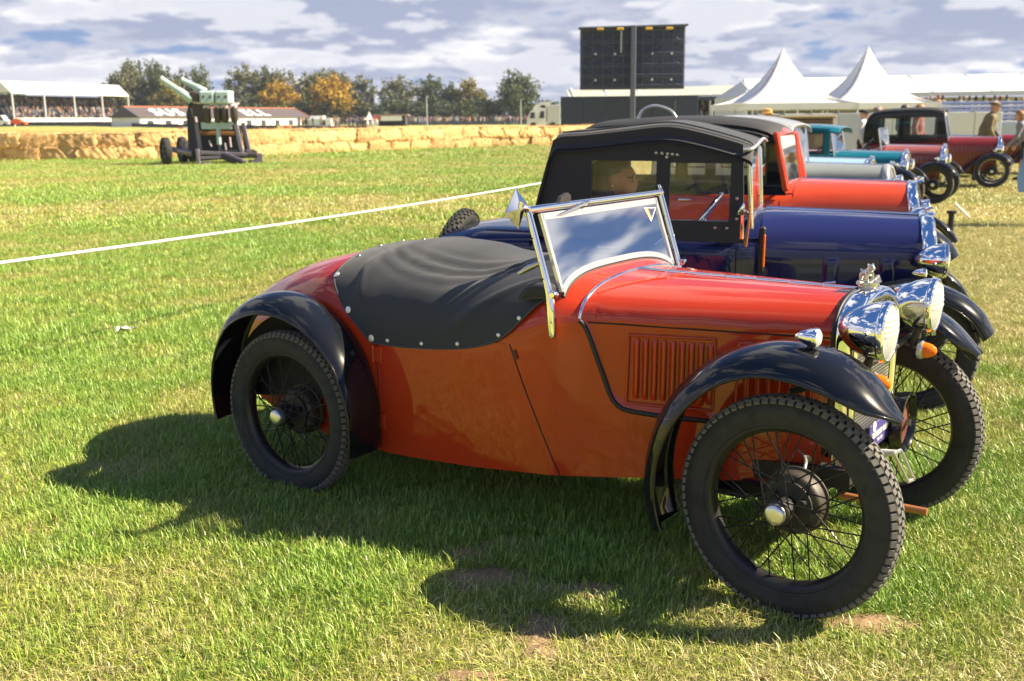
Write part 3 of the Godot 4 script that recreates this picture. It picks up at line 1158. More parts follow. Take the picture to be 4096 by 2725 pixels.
func red_cover(car: Node3D) -> void:
	var edge := [[0.120, 0.868], [0.14, 0.845], [0.18, 0.808], [0.25, 0.742], [0.33, 0.680], [0.365, 0.648], [0.39, 0.634], [0.50, 0.635], [0.633, 0.642], [0.81, 0.662], [0.96, 0.700], [1.02, 0.735], [1.09, 0.80], [1.14, 0.852], [1.185, 0.885]]
	var top := [[0.12, 0.956], [0.20, 0.969], [0.34, 0.984], [0.47, 0.990], [0.60, 0.984], [0.68, 0.966], [0.80, 0.953], [1.0, 0.951], [1.185, 0.951]]
	var r := noise(2.2, 3, FastNoiseLite.TYPE_SIMPLEX_SMOOTH, 8)
	var s := mb()
	var rows := []
	var hem := PackedVector3Array()
	var hem2 := PackedVector3Array()
	var nx := 76
	var nv := 40
	for i in nx + 1:
		var x := lerpf(0.12, 1.185, float(i) / nx)
		var k := keyed(RED, x)
		var y0: float = keyed(edge, x)[0]
		var yt: float = keyed(top, x)[0]
		var full := half_section([k[0], k[1] + 0.008, k[2] + 0.02, k[3] + 0.009, yt, lerpf(2.7, 2.15, ss(0.12, 0.4, x)) + 0.55 * ss(0.5, 1.15, x)], 14, 26)
		var half := trimmed(full, y0, nv)
		var lens := 0.0
		var row_pts := PackedVector3Array()
		var dist := PackedFloat32Array()
		dist.resize(half.size())
		for j in range(half.size() - 2, -1, -1):
			lens += half[j].distance_to(half[j + 1])
			dist[j] = lens
		var off := PackedVector2Array()
		for j in half.size():
			var t := half[mini(j + 1, half.size() - 1)] - half[maxi(j - 1, 0)]
			var nrm := Vector2(t.y, -t.x).normalized()
			if nrm.x < 0 and nrm.y < 0:
				nrm = -nrm
			var q := dist[j]
			var u := (x - 0.12) / 1.065
			# folds hang like slack ropes from the rear corner to the foot of the windscreen
			var f := q - 0.30 * sin(PI * clampf(u * 1.02 + 0.03, 0, 1)) + 0.10 * u + 0.012 * r.get_noise_2d(x * 2.0, q * 2.0)
			var env := ss(0.02, 0.16, u) * ss(1.0, 0.80, u) * ss(0.10, 0.22, q) * ss(lens, lens - 0.16, q) * ss(0.20, 0.02, absf(f - 0.02))
			var d := -0.0068 * cos(f * TAU / 0.078) * env
			d -= 0.024 * exp(-pow((x - 0.66) / 0.22, 2)) * exp(-pow((q - 0.25) / 0.12, 2))
			d += 0.014 * exp(-pow((x - 0.31) / 0.05, 2)) * exp(-pow((q - 0.30) / 0.20, 2)) 
			# a ridge runs up to the windscreen's foot, and one drops to the second stud
			var lx := clampf((x - 0.72) / 0.42, 0, 1)
			d += 0.010 * exp(-pow((q - lerpf(0.60, 0.30, lx)) / 0.026, 2)) * ss(0.70, 0.85, x) * ss(1.19, 1.05, x)
			var qx := clampf((x - 0.21) / 0.09, 0, 1)
			d += 0.007 * exp(-pow((x - lerpf(0.25, 0.30, ss(0.30, 0.5, q))) / 0.014, 2)) * ss(0.26, 0.34, q) * ss(0.52, 0.46, q)
			d += 0.0035 * r.get_noise_2d(x * 3.0 + 5.0, q * 3.0) * env
			off.append(half[j] + nrm * d)
		for j in off.size():
			row_pts.append(Vector3(x, off[j].y, off[j].x))
		for j in range(off.size() - 2, -1, -1):
			row_pts.append(Vector3(x, off[j].y, -off[j].x))
		rows.append(row_pts)
		hem.append(row_pts[0])
		hem2.append(row_pts[-1])
	grid(s, rows)
	var cover := obj("cockpit_cover", s, M.canvas, car)
	s = mb()
	tube(s, hem, 0.0040, 6)
	tube(s, hem2, 0.0040, 6)
	tube(s, rows[0], 0.0035, 6)
	obj("hem", s, M.canvas_edge, cover)
	# rolled pad at the windscreen's foot
	for sd: float in [1.0, -1.0]:
		s = mb()
		tube(s, smooth_path(PackedVector3Array([Vector3(1.065, 0.862, 0.462 * sd), Vector3(1.10, 0.888, 0.448 * sd), Vector3(1.15, 0.897, 0.440 * sd), Vector3(1.195, 0.893, 0.440 * sd)]), 5), [0.004, 0.010, 0.016, 0.020, 0.023, 0.026, 0.028, 0.029, 0.030, 0.030, 0.030, 0.030, 0.029, 0.027, 0.025, 0.02], 10)
		obj("corner_pad", s, M.canvas, cover)
	# press studs
	var big := mb()
	lathe(big, [Vector2(0, 0.0065), Vector2(0.004, 0.006), Vector2(0.0045, 0.003), Vector2(0.010, 0.0042), Vector2(0.0135, 0.0025), Vector2(0.0135, 0)], Transform3D(), 16)
	var small := mb()
	lathe(small, [Vector2(0, 0.007), Vector2(0.005, 0.006), Vector2(0.008, 0.003), Vector2(0.0085, 0)], Transform3D(), 14)
	var bm := done(big)
	var sm := done(small)
	for q in [[0.138, 2, 1], [0.256, 1, 1], [0.385, 1, 1], [0.472, 1, 0], [0.633, 1, 0], [0.811, 1, 0], [0.984, 1, 0], [1.072, 1, 0]]:
		var i := clampi(int(round((q[0] - 0.12) / 1.065 * nx)), 1, nx - 1)
		for sd: float in [1.0, -1.0]:
			var j: int = q[1] if sd > 0 else rows[i].size() - 1 - q[1]
			var c: Vector3 = rows[i][j]
			var nrm: Vector3 = (rows[i + 1][j] - rows[i - 1][j]).cross(rows[i][j + 1] - rows[i][j - 1]).normalized()
			nrm *= signf(nrm.z * sd)
			obj("press_stud", bm if q[2] else sm, M.stud, cover, along(c + nrm * 0.001, c + nrm))
	for z in [0.27, 0.14, 0.0, -0.14, -0.27]:
		var y := 0.955 - 0.10 * pow(absf(z) / 0.42, 2.4)
		obj("press_stud", sm, M.steel, cover, at3(0.145, y + 0.010, z))


func red_windscreen(car: Node3D) -> void:
	var ws := part("windscreen", car)
	var rake := (1.117 - 1.207) / (1.172 - 0.90)
	var on := func(y: float) -> float: return 1.207 + (y - 0.90) * rake
	# posts: a flared foot on the body side, a round upper tube
	for sd: float in [1.0, -1.0]:
		var s := mb()
		var z := 0.478 * sd
		tube(s, smooth_path(PackedVector3Array([Vector3(1.214, 0.745, z), Vector3(1.212, 0.77, z), Vector3(1.206, 0.85, z), Vector3(1.196, 0.91, z), Vector3(1.160, 1.03, z), Vector3(1.117, 1.168, z)]), 3), [0.010, 0.0125, 0.0135, 0.015, 0.016, 0.0165, 0.0155, 0.015, 0.014, 0.0135, 0.0125, 0.012, 0.0118, 0.0115, 0.0112, 0.011], 12)
		obj("post", s, M.chrome, ws)
		s = mb()
		lathe(s, [Vector2(0, 0.012), Vector2(0.010, 0.011), Vector2(0.013, 0.006), Vector2(0.013, -0.012)], at3(1.222, 0.893, z + 0.008 * sd, PI / 2 * sd), 14)
		obj("pivot_bolt", s, M.chrome, ws)
		for y: float in [0.757, 0.80]:
			s = mb()
			lathe(s, [Vector2(0, 0.003), Vector2(0.0055, 0.002), Vector2(0.007, 0)], at3(1.2135, y, z + 0.0125 * sd, PI / 2 * sd), 10)
			obj("screw", s, M.steel, ws)
		for y: float in [0.942, 1.075]:
			s = mb()
			lathe(s, [Vector2(0.0135, -0.002), Vector2(0.015, 0), Vector2(0.0135, 0.002)], along(Vector3(on.call(y) - 0.012, y, z), Vector3(on.call(y + 0.1) - 0.012, y + 0.1, z)), 14)
			obj("clamp_ring", s, M.rubber_trim, ws)
		s = mb()
		tube(s, PackedVector3Array([Vector3(1.178, 1.0, z + 0.002 * sd), Vector3(1.13, 0.978, z + 0.016 * sd), Vector3(1.09, 0.955, z + 0.018 * sd)]), [0.007, 0.011, 0.006], 8)
		obj("wing_nut", s, M.steel, ws)
	# frame and pane: straight sides, the lower edge arched over the scuttle
	var lower := PackedVector3Array()
	var half := half_section(keyed(RED, 1.205), 8, 24)
	for i in half.size():
		if half[i].y > 0.872:
			lower.append(Vector3(on.call(half[i].y + 0.012), half[i].y + 0.012, half[i].x))
	var mirror_side := lower.duplicate()
	for i in range(mirror_side.size() - 2, -1, -1):
		lower.append(Vector3(mirror_side[i].x, mirror_side[i].y, -mirror_side[i].z))
	var ztop := lower[0].z
	var s := mb()
	var rows := []
	for j in 9:
		var r := PackedVector3Array()
		for p in lower:
			var y := lerpf(p.y, 1.150, j / 8.0)
			r.append(Vector3(on.call(y), y, p.z))
		rows.append(r)
	grid(s, rows)
	obj("pane", s, M.shield, ws)
	# flat-section frame
	s = mb()
	var fr := func(path: PackedVector3Array, wide: float, deep: float) -> void:
		var nrm := Vector3(1, -rake, 0).normalized()
		var rr := []
		for i in path.size():
			var t := (path[mini(i + 1, path.size() - 1)] - path[maxi(i - 1, 0)]).normalized()
			var c := t.cross(nrm).normalized() * wide * 0.5
			var d := nrm * deep * 0.5
			rr.append(PackedVector3Array([path[i] + c + d, path[i] - c + d, path[i] - c - d, path[i] + c - d]))
		for e in 4:
			var strip := []
			for q in rr:
				strip.append(PackedVector3Array([q[e], q[(e + 1) % 4]]))
			grid(s, strip)
		fan(s, rr[0])
		fan(s, rr[-1])
	fr.call(lower, 0.021, 0.012)
	fr.call(PackedVector3Array([lower[0], Vector3(on.call(1.152), 1.152, ztop)]), 0.016, 0.012)
	fr.call(PackedVector3Array([lower[-1], Vector3(on.call(1.152), 1.152, -ztop)]), 0.016, 0.012)
	fr.call(PackedVector3Array([Vector3(on.call(1.140), 1.140, ztop), Vector3(on.call(1.140), 1.140, -ztop)]), 0.024, 0.012)
	obj("pane_frame", s, M.white_trim, ws)
	s = mb()
	var seal := PackedVector3Array()
	for p in lower:
		seal.append(p + Vector3(0.004, -0.018, 0))
	tube(s, seal, 0.0085, 8)
	obj("rubber_seal", s, M.rubber_trim, ws)
	s = mb()
	rod(s, Vector3(1.117, 1.168, 0.485), Vector3(1.117, 1.168, -0.485), 0.0125, -1.0, 12)
	obj("top_rail", s, M.chrome, ws)
	for sd: float in [1.0, -1.0]:
		s = mb()
		tube(s, smooth_path(PackedVector3Array([Vector3(1.117, 1.168, 0.478 * sd), Vector3(1.112, 1.178, 0.492 * sd), Vector3(1.10, 1.20, 0.494 * sd)]), 4), [0.014, 0.014, 0.012, 0.010, 0.008, 0.007, 0.006, 0.006, 0.005], 8)
		obj("rail_end", s, M.chrome, ws)
	# wiper
	s = mb()
	rod(s, Vector3(1.129, 1.130, 0.372), Vector3(1.133, 1.141, 0.300), 0.0035, 0.005, 6)
	rod(s, Vector3(1.133, 1.141, 0.305), Vector3(1.140, 1.168, 0.150), 0.006, 0.005, 6)
	rod(s, Vector3(1.140, 1.168, 0.150), Vector3(1.138, 1.176, 0.122), 0.009, 0.007, 8)
	obj("wiper_arm", s, M.chrome, ws)
	s = mb()
	rod(s, Vector3(1.125, 1.124, 0.405), Vector3(1.127, 1.134, 0.350), 0.003, 0.003, 5)
	obj("wiper_blade", s, M.rubber_trim, ws)
	# rear-view mirror behind the rail
	s = mb()
	slab(s, PackedVector2Array([Vector2(-0.072, -0.008), Vector2(-0.045, 0.012), Vector2(0.03, 0.022), Vector2(0.062, 0.010), Vector2(0.066, -0.02), Vector2(-0.07, -0.022)]), 0.014, at3(1.085, 1.185, 0.205, 0, PI / 2 + 0.25))
	obj("rear_view_mirror", s, M.iron, ws)
	# diamond-shaped mirror clamped to the near corner
	var mir := part("wing_mirror", car)
	s = mb()
	var c := Vector3(1.088, 1.172, 0.506)
	var face := Vector3(-0.95, 0.03, -0.27).normalized()
	var bas := Basis(face.cross(Vector3.UP).normalized(), Vector3.UP, face)
	var tip := []
	for q in [[0, 0.070], [0.046, 0.016], [0.010, -0.068], [-0.046, -0.010]]:
		tip.append(c + bas * Vector3(q[0], q[1], 0))
	var bulge := c - face * 0.024 + Vector3(0, 0.004, 0)
	for i in 4:
		newg(s)
		s.add_vertex(tip[i]); s.add_vertex(bulge); s.add_vertex(tip[(i + 1) % 4])
	obj("mirror_back", s, M.chrome, mir)
	s = mb()
	newg(s)
	quad(s, tip[0] + face * 0.002, tip[1] + face * 0.002, tip[2] + face * 0.002, tip[3] + face * 0.002)
	obj("mirror_face", s, M.chrome, mir)
	s = mb()
	tube(s, PackedVector3Array([Vector3(1.117, 1.170, 0.478), Vector3(1.115, 1.176, 0.495), bulge]), [0.014, 0.011, 0.007], 8)
	rod(s, bulge + Vector3(0, 0, 0.0), bulge + Vector3(0.004, 0.024, 0.0), 0.008, 0.008, 8)
	obj("mirror_clamp", s, M.chrome, mir)
	# triangular paper sticker on the far corner of the pane
	s = mb()
	var v2 := PackedVector2Array([Vector2(-0.305, 1.122), Vector2(-0.402, 1.116), Vector2(-0.332, 1.066)])
	var lift := func(p: Vector2, o: float) -> Vector3: return Vector3(on.call(p.y) + o, p.y, p.x)
	newg(s)
	for i in 3:
		var a := v2[i]
		var b := v2[(i + 1) % 3]
		var m := (v2[0] + v2[1] + v2[2]) / 3.0
		quad(s, lift.call(a, 0.0022), lift.call(b, 0.0022), lift.call(b.lerp(m, 0.14), 0.0022), lift.call(a.lerp(m, 0.14), 0.0022))
	obj("sticker_border", s, M.white_paint, ws)
	s = mb()
	newg(s)
	var m3 := (v2[0] + v2[1] + v2[2]) / 3.0
	quad(s, lift.call(v2[0].lerp(m3, 0.2), 0.0026), lift.call(v2[0].lerp(m3, 0.2) + Vector2(-0.016, -0.001), 0.0026), lift.call(v2[2].lerp(m3, 0.2) + Vector2(-0.008, 0.001), 0.0026), lift.call(v2[2].lerp(m3, 0.2), 0.0026))
	obj("sticker_stripe", s, M.yellow, ws)


func headlamp(parent: Node3D, c: Vector3, R: float, length: float, tip_drop := 0.0) -> Node3D:
	var o := part("headlamp", parent, c)
	o.rotation.z = tip_drop
	var ax := Transform3D(Basis(Vector3(0, -1, 0), Vector3(1, 0, 0), Vector3(0, 0, 1)))
	var L := length
	var s := mb()
	lathe(s, [Vector2(0.0, -L), Vector2(R * 0.14, -L * 0.985), Vector2(R * 0.30, -L * 0.93), Vector2(R * 0.53, -L * 0.80), Vector2(R * 0.71, -L * 0.62), Vector2(R * 0.85, -L * 0.42), Vector2(R * 0.93, -L * 0.22), Vector2(R * 0.955, -L * 0.06)], ax, 40)
	obj("shell", s, M.chrome, o)
	s = mb()
	lathe(s, [Vector2(R * 0.945, -L * 0.07), Vector2(R * 0.985, -L * 0.05), Vector2(R, -0.002), Vector2(R * 0.97, 0.010), Vector2(R * 0.90, 0.014), Vector2(R * 0.88, 0.008), Vector2(R * 0.90, -0.004)], ax, 40)
	obj("rim", s, M.chrome, o)
	s = mb()
	lathe(s, [Vector2(R * 0.9, -0.002), Vector2(R * 0.75, -L * 0.25), Vector2(R * 0.45, -L * 0.42), Vector2(R * 0.1, -L * 0.5), Vector2(0, -L * 0.5)], ax, 32)
	obj("reflector", s, M.reflector, o)
	# lens with upright flutes and a few cross ribs
	s = mb()
	var rows := []
	var rad := R * 0.89
	for i in 25:
		var v := i / 24.0 * 2.0 - 1.0
		var w := sqrt(maxf(0.0, 1.0 - v * v))
		var r := PackedVector3Array()
		for j in 49:
			var u := (j / 48.0 * 2.0 - 1.0) * w
			var d := 0.016 * (1.0 - u * u - v * v) + 0.0014 * sin(j * PI / 2.0) * w
			r.append(Vector3(0.008 + d, v * rad, u * rad))
		rows.append(r)
	grid(s, rows)
	obj("lens", s, M.lens, o)
	s = mb()
	for v in [0.52, 0.34, 0.17, -0.02]:
		var w := sqrt(1.0 - v * v) * 0.80
		var p := PackedVector3Array()
		for j in 9:
			var u := (j / 8.0 * 2.0 - 1.0) * w
			p.append(Vector3(0.0105 + 0.016 * (1.0 - u * u - v * v), v * rad, u * rad))
		tube(s, p, R * 0.030, 5)
	obj("lens_ribs", s, M.lens, o)
	return o


func side_lamp(parent: Node3D, at: Vector3, k := 1.0) -> void:
	var o := part("side_lamp", parent, at)
	var ax := Transform3D(Basis(Vector3(0, -1, 0), Vector3(1, 0, 0), Vector3(0, 0, 1)).scaled(Vector3.ONE * k), Vector3(0, 0.042 * k, 0))
	var s := mb()
	lathe(s, [Vector2(0, -0.045), Vector2(0.006, -0.043), Vector2(0.016, -0.028), Vector2(0.024, -0.005), Vector2(0.027, 0.012), Vector2(0.029, 0.013), Vector2(0.029, 0.021), Vector2(0.026, 0.024)], ax, 22)
	obj("shell", s, M.chrome, o)
	s = mb()
	lathe(s, [Vector2(0.026, 0.022), Vector2(0.018, 0.028), Vector2(0, 0.031)], ax, 20)
	obj("lens", s, M.frosted, o)
	s = mb()
	lathe(s, [Vector2(0.020, -0.004), Vector2(0.016, 0.006), Vector2(0.009, 0.012), Vector2(0.009, 0.022)], Transform3D(Basis().scaled(Vector3.ONE * k)), 14)
	obj("stalk", s, M.rubber_trim, o)


func red_front(car: Node3D) -> void:
	M.reflector = mat(0.80, 0.80, 0.78, 0.18, 1.0)
	M.frosted = mat(0.62, 0.62, 0.60, 0.35)
	# radiator shell: a deep chrome hoop round the grille
	var k := [0.33, 0.225, 0.79, 0.228, 0.915, 2.4]
	var s := mb()
	var rows := []
	for q in [[2.082, 0.004], [2.086, 0.010], [2.10, 0.013], [2.125, 0.013], [2.142, 0.010], [2.152, 0.000], [2.153, -0.012], [2.150, -0.026], [2.140, -0.030]]:
		rows.append(ring_at(q[0], half_section([k[0], k[1] + q[1], k[2], k[3] + q[1], k[4] + q[1], k[5]], 10, 20)))
	grid(s, rows)
	# closed foot of the shell
	var foot := []
	for i in 9:
		var z := lerpf(-0.235, 0.235, i / 8.0)
		var p := PackedVector3Array()
		for e in [[2.085, 0.37], [2.11, 0.31], [2.13, 0.285], [2.152, 0.30], [2.157, 0.34], [2.15, 0.375]]:
			p.append(Vector3(e[0], e[1] + 0.05 * pow(absf(z) / 0.235, 3.0), z))
		foot.append(p)
	grid(s, foot)
	var shell := obj("radiator_shell", s, M.chrome, car)
	s = mb()
	tube(s, ring_at(2.080, half_section([k[0] + 0.1, k[1] + 0.008, k[2], k[3] + 0.008, k[4] + 0.006, k[5]], 10, 20)), 0.007, 8)
	obj("welt", s, M.rubber_trim, shell)
	s = mb()
	var face := []
	var half := half_section([k[0], k[1] - 0.026, k[2], k[3] - 0.026, k[4] - 0.026, k[5]], 10, 20)
	for i in 13:
		var r := PackedVector3Array()
		for p in half:
			r.append(Vector3(2.138, p.y, p.x * lerpf(1, -1, i / 12.0)))
		face.append(r)
	grid(s, face)
	obj("grille", s, M.grille, shell)
	# cap, mascot and thermometer wings
	s = mb()
	lathe(s, [Vector2(0.040, -0.012), Vector2(0.038, -0.002), Vector2(0.030, 0.002), Vector2(0.030, 0.008), Vector2(0.034, 0.010), Vector2(0.034, 0.019), Vector2(0.026, 0.023), Vector2(0, 0.024)], at3(2.108, 0.926, 0), 24)
	tube(s, PackedVector3Array([Vector3(2.115, 0.942, -0.02), Vector3(2.12, 0.952, -0.055), Vector3(2.123, 0.935, -0.085)]), [0.006, 0.010, 0.004], 6)
	tube(s, PackedVector3Array([Vector3(2.10, 0.942, 0.02), Vector3(2.09, 0.946, 0.05)]), [0.006, 0.008], 6)
	var cap := obj("radiator_cap", s, M.steel, car)
	var dog := [[Vector3(-0.008, 0.030, 0), Vector3(0.016, 0.034, 0), 0.013, 0.015], [Vector3(0.016, 0.036, 0), Vector3(0.026, 0.050, 0), 0.013, 0.012], [Vector3(0.026, 0.053, 0), Vector3(0.034, 0.050, 0), 0.0125, 0.0095], [Vector3(0.024, 0.060, 0.010), Vector3(0.021, 0.066, 0.012), 0.005, 0.003], [Vector3(0.024, 0.060, -0.010), Vector3(0.021, 0.066, -0.012), 0.005, 0.003], [Vector3(0.020, 0.028, 0.012), Vector3(0.022, 0.002, 0.014), 0.0075, 0.006], [Vector3(0.020, 0.028, -0.012), Vector3(0.022, 0.002, -0.014), 0.0075, 0.006], [Vector3(-0.010, 0.026, 0.010), Vector3(-0.012, 0.002, 0.011), 0.0085, 0.006], [Vector3(-0.010, 0.026, -0.010), Vector3(-0.012, 0.002, -0.011), 0.0085, 0.006], [Vector3(-0.018, 0.036, 0), Vector3(-0.026, 0.042, 0), 0.004, 0.003]]
	for b in dog:
		b.append(Color.WHITE)
	var mascot := obj("bulldog_mascot", blob(dog, 0.0022, 0.005), M.steel, cap)
	mascot.position = Vector3(2.098, 0.946, 0)
	mascot.rotation.y = -0.5
	mascot.scale = Vector3.ONE * 0.85
	# blue rally plate on the grille
	var plate := part("rally_plate", car)
	s = mb()
	box(s, Vector3(0.006, 0.085, 0.215), at3(2.158, 0.442, -0.045), 0.002)
	obj("plate", s, M.plaque, plate)
	var words := [["CENTENARY RALLY", 0.0, 0.026, -0.045], ["1922 - 2022", -0.024, 0.014, -0.045]]
	for w in words:
		var t := TextMesh.new()
		t.text = w[0]
		var f := SystemFont.new()
		f.font_names = PackedStringArray(["Droid Sans"])
		f.font_weight = 700
		t.font = f
		t.font_size = 32
		t.pixel_size = w[2] / 32.0
		t.depth = 0.0015
		obj("lettering", t, M.white_paint, plate, Transform3D(Basis.from_euler(Vector3(0, PI / 2, 0)).scaled(Vector3(1, 1, 0.78)), Vector3(2.1625, 0.445 + w[1], w[3])))
	s = mb()
	lathe(s, [Vector2(0.0, 0.002), Vector2(0.017, 0.002), Vector2(0.017, 0)], Transform3D(Basis(Vector3(0, -1, 0), Vector3(1, 0, 0), Vector3(0, 0, 1)), Vector3(2.1605, 0.475, 0.02)), 18)
	obj("badge", s, M.white_paint, plate)
	# lamps on a cross bar
	s = mb()
	rod(s, Vector3(2.17, 0.715, -0.36), Vector3(2.17, 0.715, 0.36), 0.011)
	for sd: float in [1.0, -1.0]:
		tube(s, PackedVector3Array([Vector3(2.19, 0.715, 0.36 * sd), Vector3(2.12, 0.70, 0.40 * sd), Vector3(2.02, 0.66, 0.42 * sd)]), 0.012, 8)
		rod(s, Vector3(2.19, 0.70, 0.2725 * sd), Vector3(2.205, 0.76, 0.2725 * sd), 0.016, 0.012)
	obj("lamp_bar", s, M.iron, car)
	for sd: float in [1.0, -1.0]:
		headlamp(car, Vector3(2.248, 0.84, 0.2725 * sd), 0.094, 0.140)
		side_lamp(car, Vector3(2.10, 0.806, 0.50 * sd))
		var ind := part("indicator", car, Vector3(2.222, 0.684, 0.2725 * sd))
		s = mb()
		var ax := Transform3D(Basis(Vector3(0, -1, 0), Vector3(1, 0, 0), Vector3(0, 0, 1)))
		lathe(s, [Vector2(0.030, -0.012), Vector2(0.032, 0.0), Vector2(0.029, 0.006), Vector2(0.0, 0.006)], ax, 22)
		obj("base", s, M.white_trim, ind)
		s = mb()
		lathe(s, [Vector2(0.027, 0.006), Vector2(0.026, 0.018), Vector2(0.021, 0.034), Vector2(0.012, 0.046), Vector2(0, 0.050)], ax, 22)
		obj("lens", s, M.amber, ind)
		s = mb()
		beam(s, Vector3(2.20, 0.72, 0.2725 * sd), Vector3(2.208, 0.68, 0.2725 * sd), 0.03, 0.006)
		obj("bracket", s, M.steel, ind)
	# horn, number plate bracket, starting handle
	s = mb()
	var hx := Transform3D(Basis(Vector3(0, -1, 0), Vector3(1, 0, 0), Vector3(0, 0, 1)), Vector3(2.195, 0.435, -0.235))
	lathe(s, [Vector2(0.070, -0.05), Vector2(0.098, -0.03), Vector2(0.104, 0.0), Vector2(0.104, 0.010), Vector2(0.098, 0.012), Vector2(0.090, 0.004), Vector2(0.086, -0.014)], hx, 36)
	var horn := obj("horn", s, M.black, car)
	s = mb()
	lathe(s, [Vector2(0.088, -0.012), Vector2(0.06, -0.018), Vector2(0.035, -0.006), Vector2(0.02, 0.0), Vector2(0.0, 0.002)], hx, 30)
	obj("diaphragm", s, M.rust, horn)
	s = mb()
	lathe(s, [Vector2(0, 0.016), Vector2(0.012, 0.015), Vector2(0.012, 0.0)], hx, 8)
	obj("nut", s, M.steel, horn)
	s = mb()
	for e in [[Vector3(2.24, 0.415, 0.075), Vector3(2.27, 0.300, -0.01)], [Vector3(2.25, 0.415, 0.03), Vector3(2.28, 0.30, -0.045)]]:
		beam(s, e[0], e[1], 0.012, 0.008, 0.002)
	beam(s, Vector3(2.24, 0.413, 0.078), Vector3(2.25, 0.413, 0.028), 0.008, 0.012, 0.002)
	beam(s, Vector3(2.27, 0.300, -0.007), Vector3(2.28, 0.300, -0.048), 0.008, 0.012, 0.002)
	rod(s, Vector3(2.15, 0.40, 0.06), Vector3(2.245, 0.41, 0.06), 0.012)
	obj("number_plate_bracket", s, M.white_trim, car)
	s = mb()
	rod(s, Vector3(2.05, 0.214, 0), Vector3(2.338, 0.213, 0), 0.0125, 0.0125, 12)
	obj("starting_handle", s, M.copper, car)


# ---------------------------------------------------------------- bodies from tapered bones
# each bone: [from, to, radius there, radius here, colour]; their distances are joined smoothly and skinned with surface nets
func blob(bones: Array, cell: float, k: float) -> ArrayMesh:
	var lo := Vector3.ONE * 1e9
	var hi := -lo
	for b in bones:
		var r: float = maxf(b[2], b[3]) + 2.0 * cell
		lo = lo.min((b[0] as Vector3).min(b[1]) - Vector3.ONE * r)
		hi = hi.max((b[0] as Vector3).max(b[1]) + Vector3.ONE * r)
	var n := Vector3i(((hi - lo) / cell).ceil()) + Vector3i.ONE
	var f := PackedFloat32Array()
	f.resize(n.x * n.y * n.z)
	f.fill(1e3)
	var best := PackedFloat32Array()
	best.resize(f.size())
	best.fill(1e3)
	var who := PackedByteArray()
	who.resize(f.size())
	for bi in bones.size():
		var b: Array = bones[bi]
		var a: Vector3 = b[0]
		var d: Vector3 = (b[1] as Vector3) - a
		var l2 := maxf(d.length_squared(), 1e-9)
		var ra: float = b[2]
		var rb: float = b[3]
		var rm := maxf(ra, rb) + k + 1.5 * cell
		var p0 := Vector3i(((a.min(b[1]) - Vector3.ONE * rm - lo) / cell).floor()).clamp(Vector3i.ZERO, n - Vector3i.ONE)
		var p1 := Vector3i(((a.max(b[1]) + Vector3.ONE * rm - lo) / cell).ceil()).clamp(Vector3i.ZERO, n - Vector3i.ONE)
		for z in range(p0.z, p1.z + 1):
			for y in range(p0.y, p1.y + 1):
				var at := (z * n.y + y) * n.x
				for x in range(p0.x, p1.x + 1):
					var p := lo + Vector3(x, y, z) * cell - a
					var t := clampf(p.dot(d) / l2, 0.0, 1.0)
					var v := (p - d * t).length() - (ra + (rb - ra) * t)
					var o := f[at + x]
					if v < best[at + x]:
						best[at + x] = v
						who[at + x] = bi
					var h := maxf(k - absf(v - o), 0.0) / k
					f[at + x] = minf(v, o) - h * h * k * 0.25
	var vid := PackedInt32Array()
	vid.resize(f.size())
	vid.fill(-1)
	var verts := PackedVector3Array()
	var cols := PackedColorArray()
	var sx := 1
	var sy := n.x
	var sz := n.x * n.y
	var corner := [0, sx, sy, sx + sy, sz, sz + sx, sz + sy, sz + sx + sy]
	for z in n.z - 1:
		for y in n.y - 1:
			for x in n.x - 1:
				var i := z * sz + y * sy + x
				var inside := 0
				for c in corner:
					if f[i + c] < 0.0:
						inside += 1
				if inside == 0 or inside == 8:
					continue
				var sum := Vector3.ZERO
				var cnt := 0
				for e in EDGES:
					var va := f[i + corner[e.x]]
					var vb := f[i + corner[e.y]]
					if (va < 0.0) != (vb < 0.0):
						var t := va / (va - vb)
						sum += CORNERS[e.x].lerp(CORNERS[e.y], t)
						cnt += 1
				vid[i] = verts.size()
				verts.append(lo + (Vector3(x, y, z) + sum / cnt) * cell)
				cols.append(bones[who[i]][4])
	var idx := PackedInt32Array()
	for z in range(1, n.z - 1):
		for y in range(1, n.y - 1):
			for x in range(1, n.x - 1):
				var i := z * sz + y * sy + x
				var a := f[i] < 0.0
				if (f[i + sx] < 0.0) != a:
					_net(idx, vid, i - sy - sz, i - sz, i, i - sy, a)
				if (f[i + sy] < 0.0) != a:
					_net(idx, vid, i - sx - sz, i - sx, i, i - sz, a)
				if (f[i + sz] < 0.0) != a:
					_net(idx, vid, i - sx - sy, i - sy, i, i - sx, a)
	var s := mb()
	newg(s)
	for i in idx:
		s.set_color(cols[i])
		s.add_vertex(verts[i])
	return done(s)


const EDGES := [Vector2i(0, 1), Vector2i(2, 3), Vector2i(4, 5), Vector2i(6, 7), Vector2i(0, 2), Vector2i(1, 3), Vector2i(4, 6), Vector2i(5, 7), Vector2i(0, 4), Vector2i(1, 5), Vector2i(2, 6), Vector2i(3, 7)]
const CORNERS := [Vector3(0, 0, 0), Vector3(1, 0, 0), Vector3(0, 1, 0), Vector3(1, 1, 0), Vector3(0, 0, 1), Vector3(1, 0, 1), Vector3(0, 1, 1), Vector3(1, 1, 1)]


func _net(idx: PackedInt32Array, vid: PackedInt32Array, a: int, b: int, c: int, d: int, turn: bool) -> void:
	var q := [vid[a], vid[b], vid[c], vid[d]]
	if q.min() < 0:
		return
	if turn:
		idx.append_array([q[0], q[2], q[1], q[0], q[3], q[2]])
	else:
		idx.append_array([q[0], q[1], q[2], q[0], q[2], q[3]])


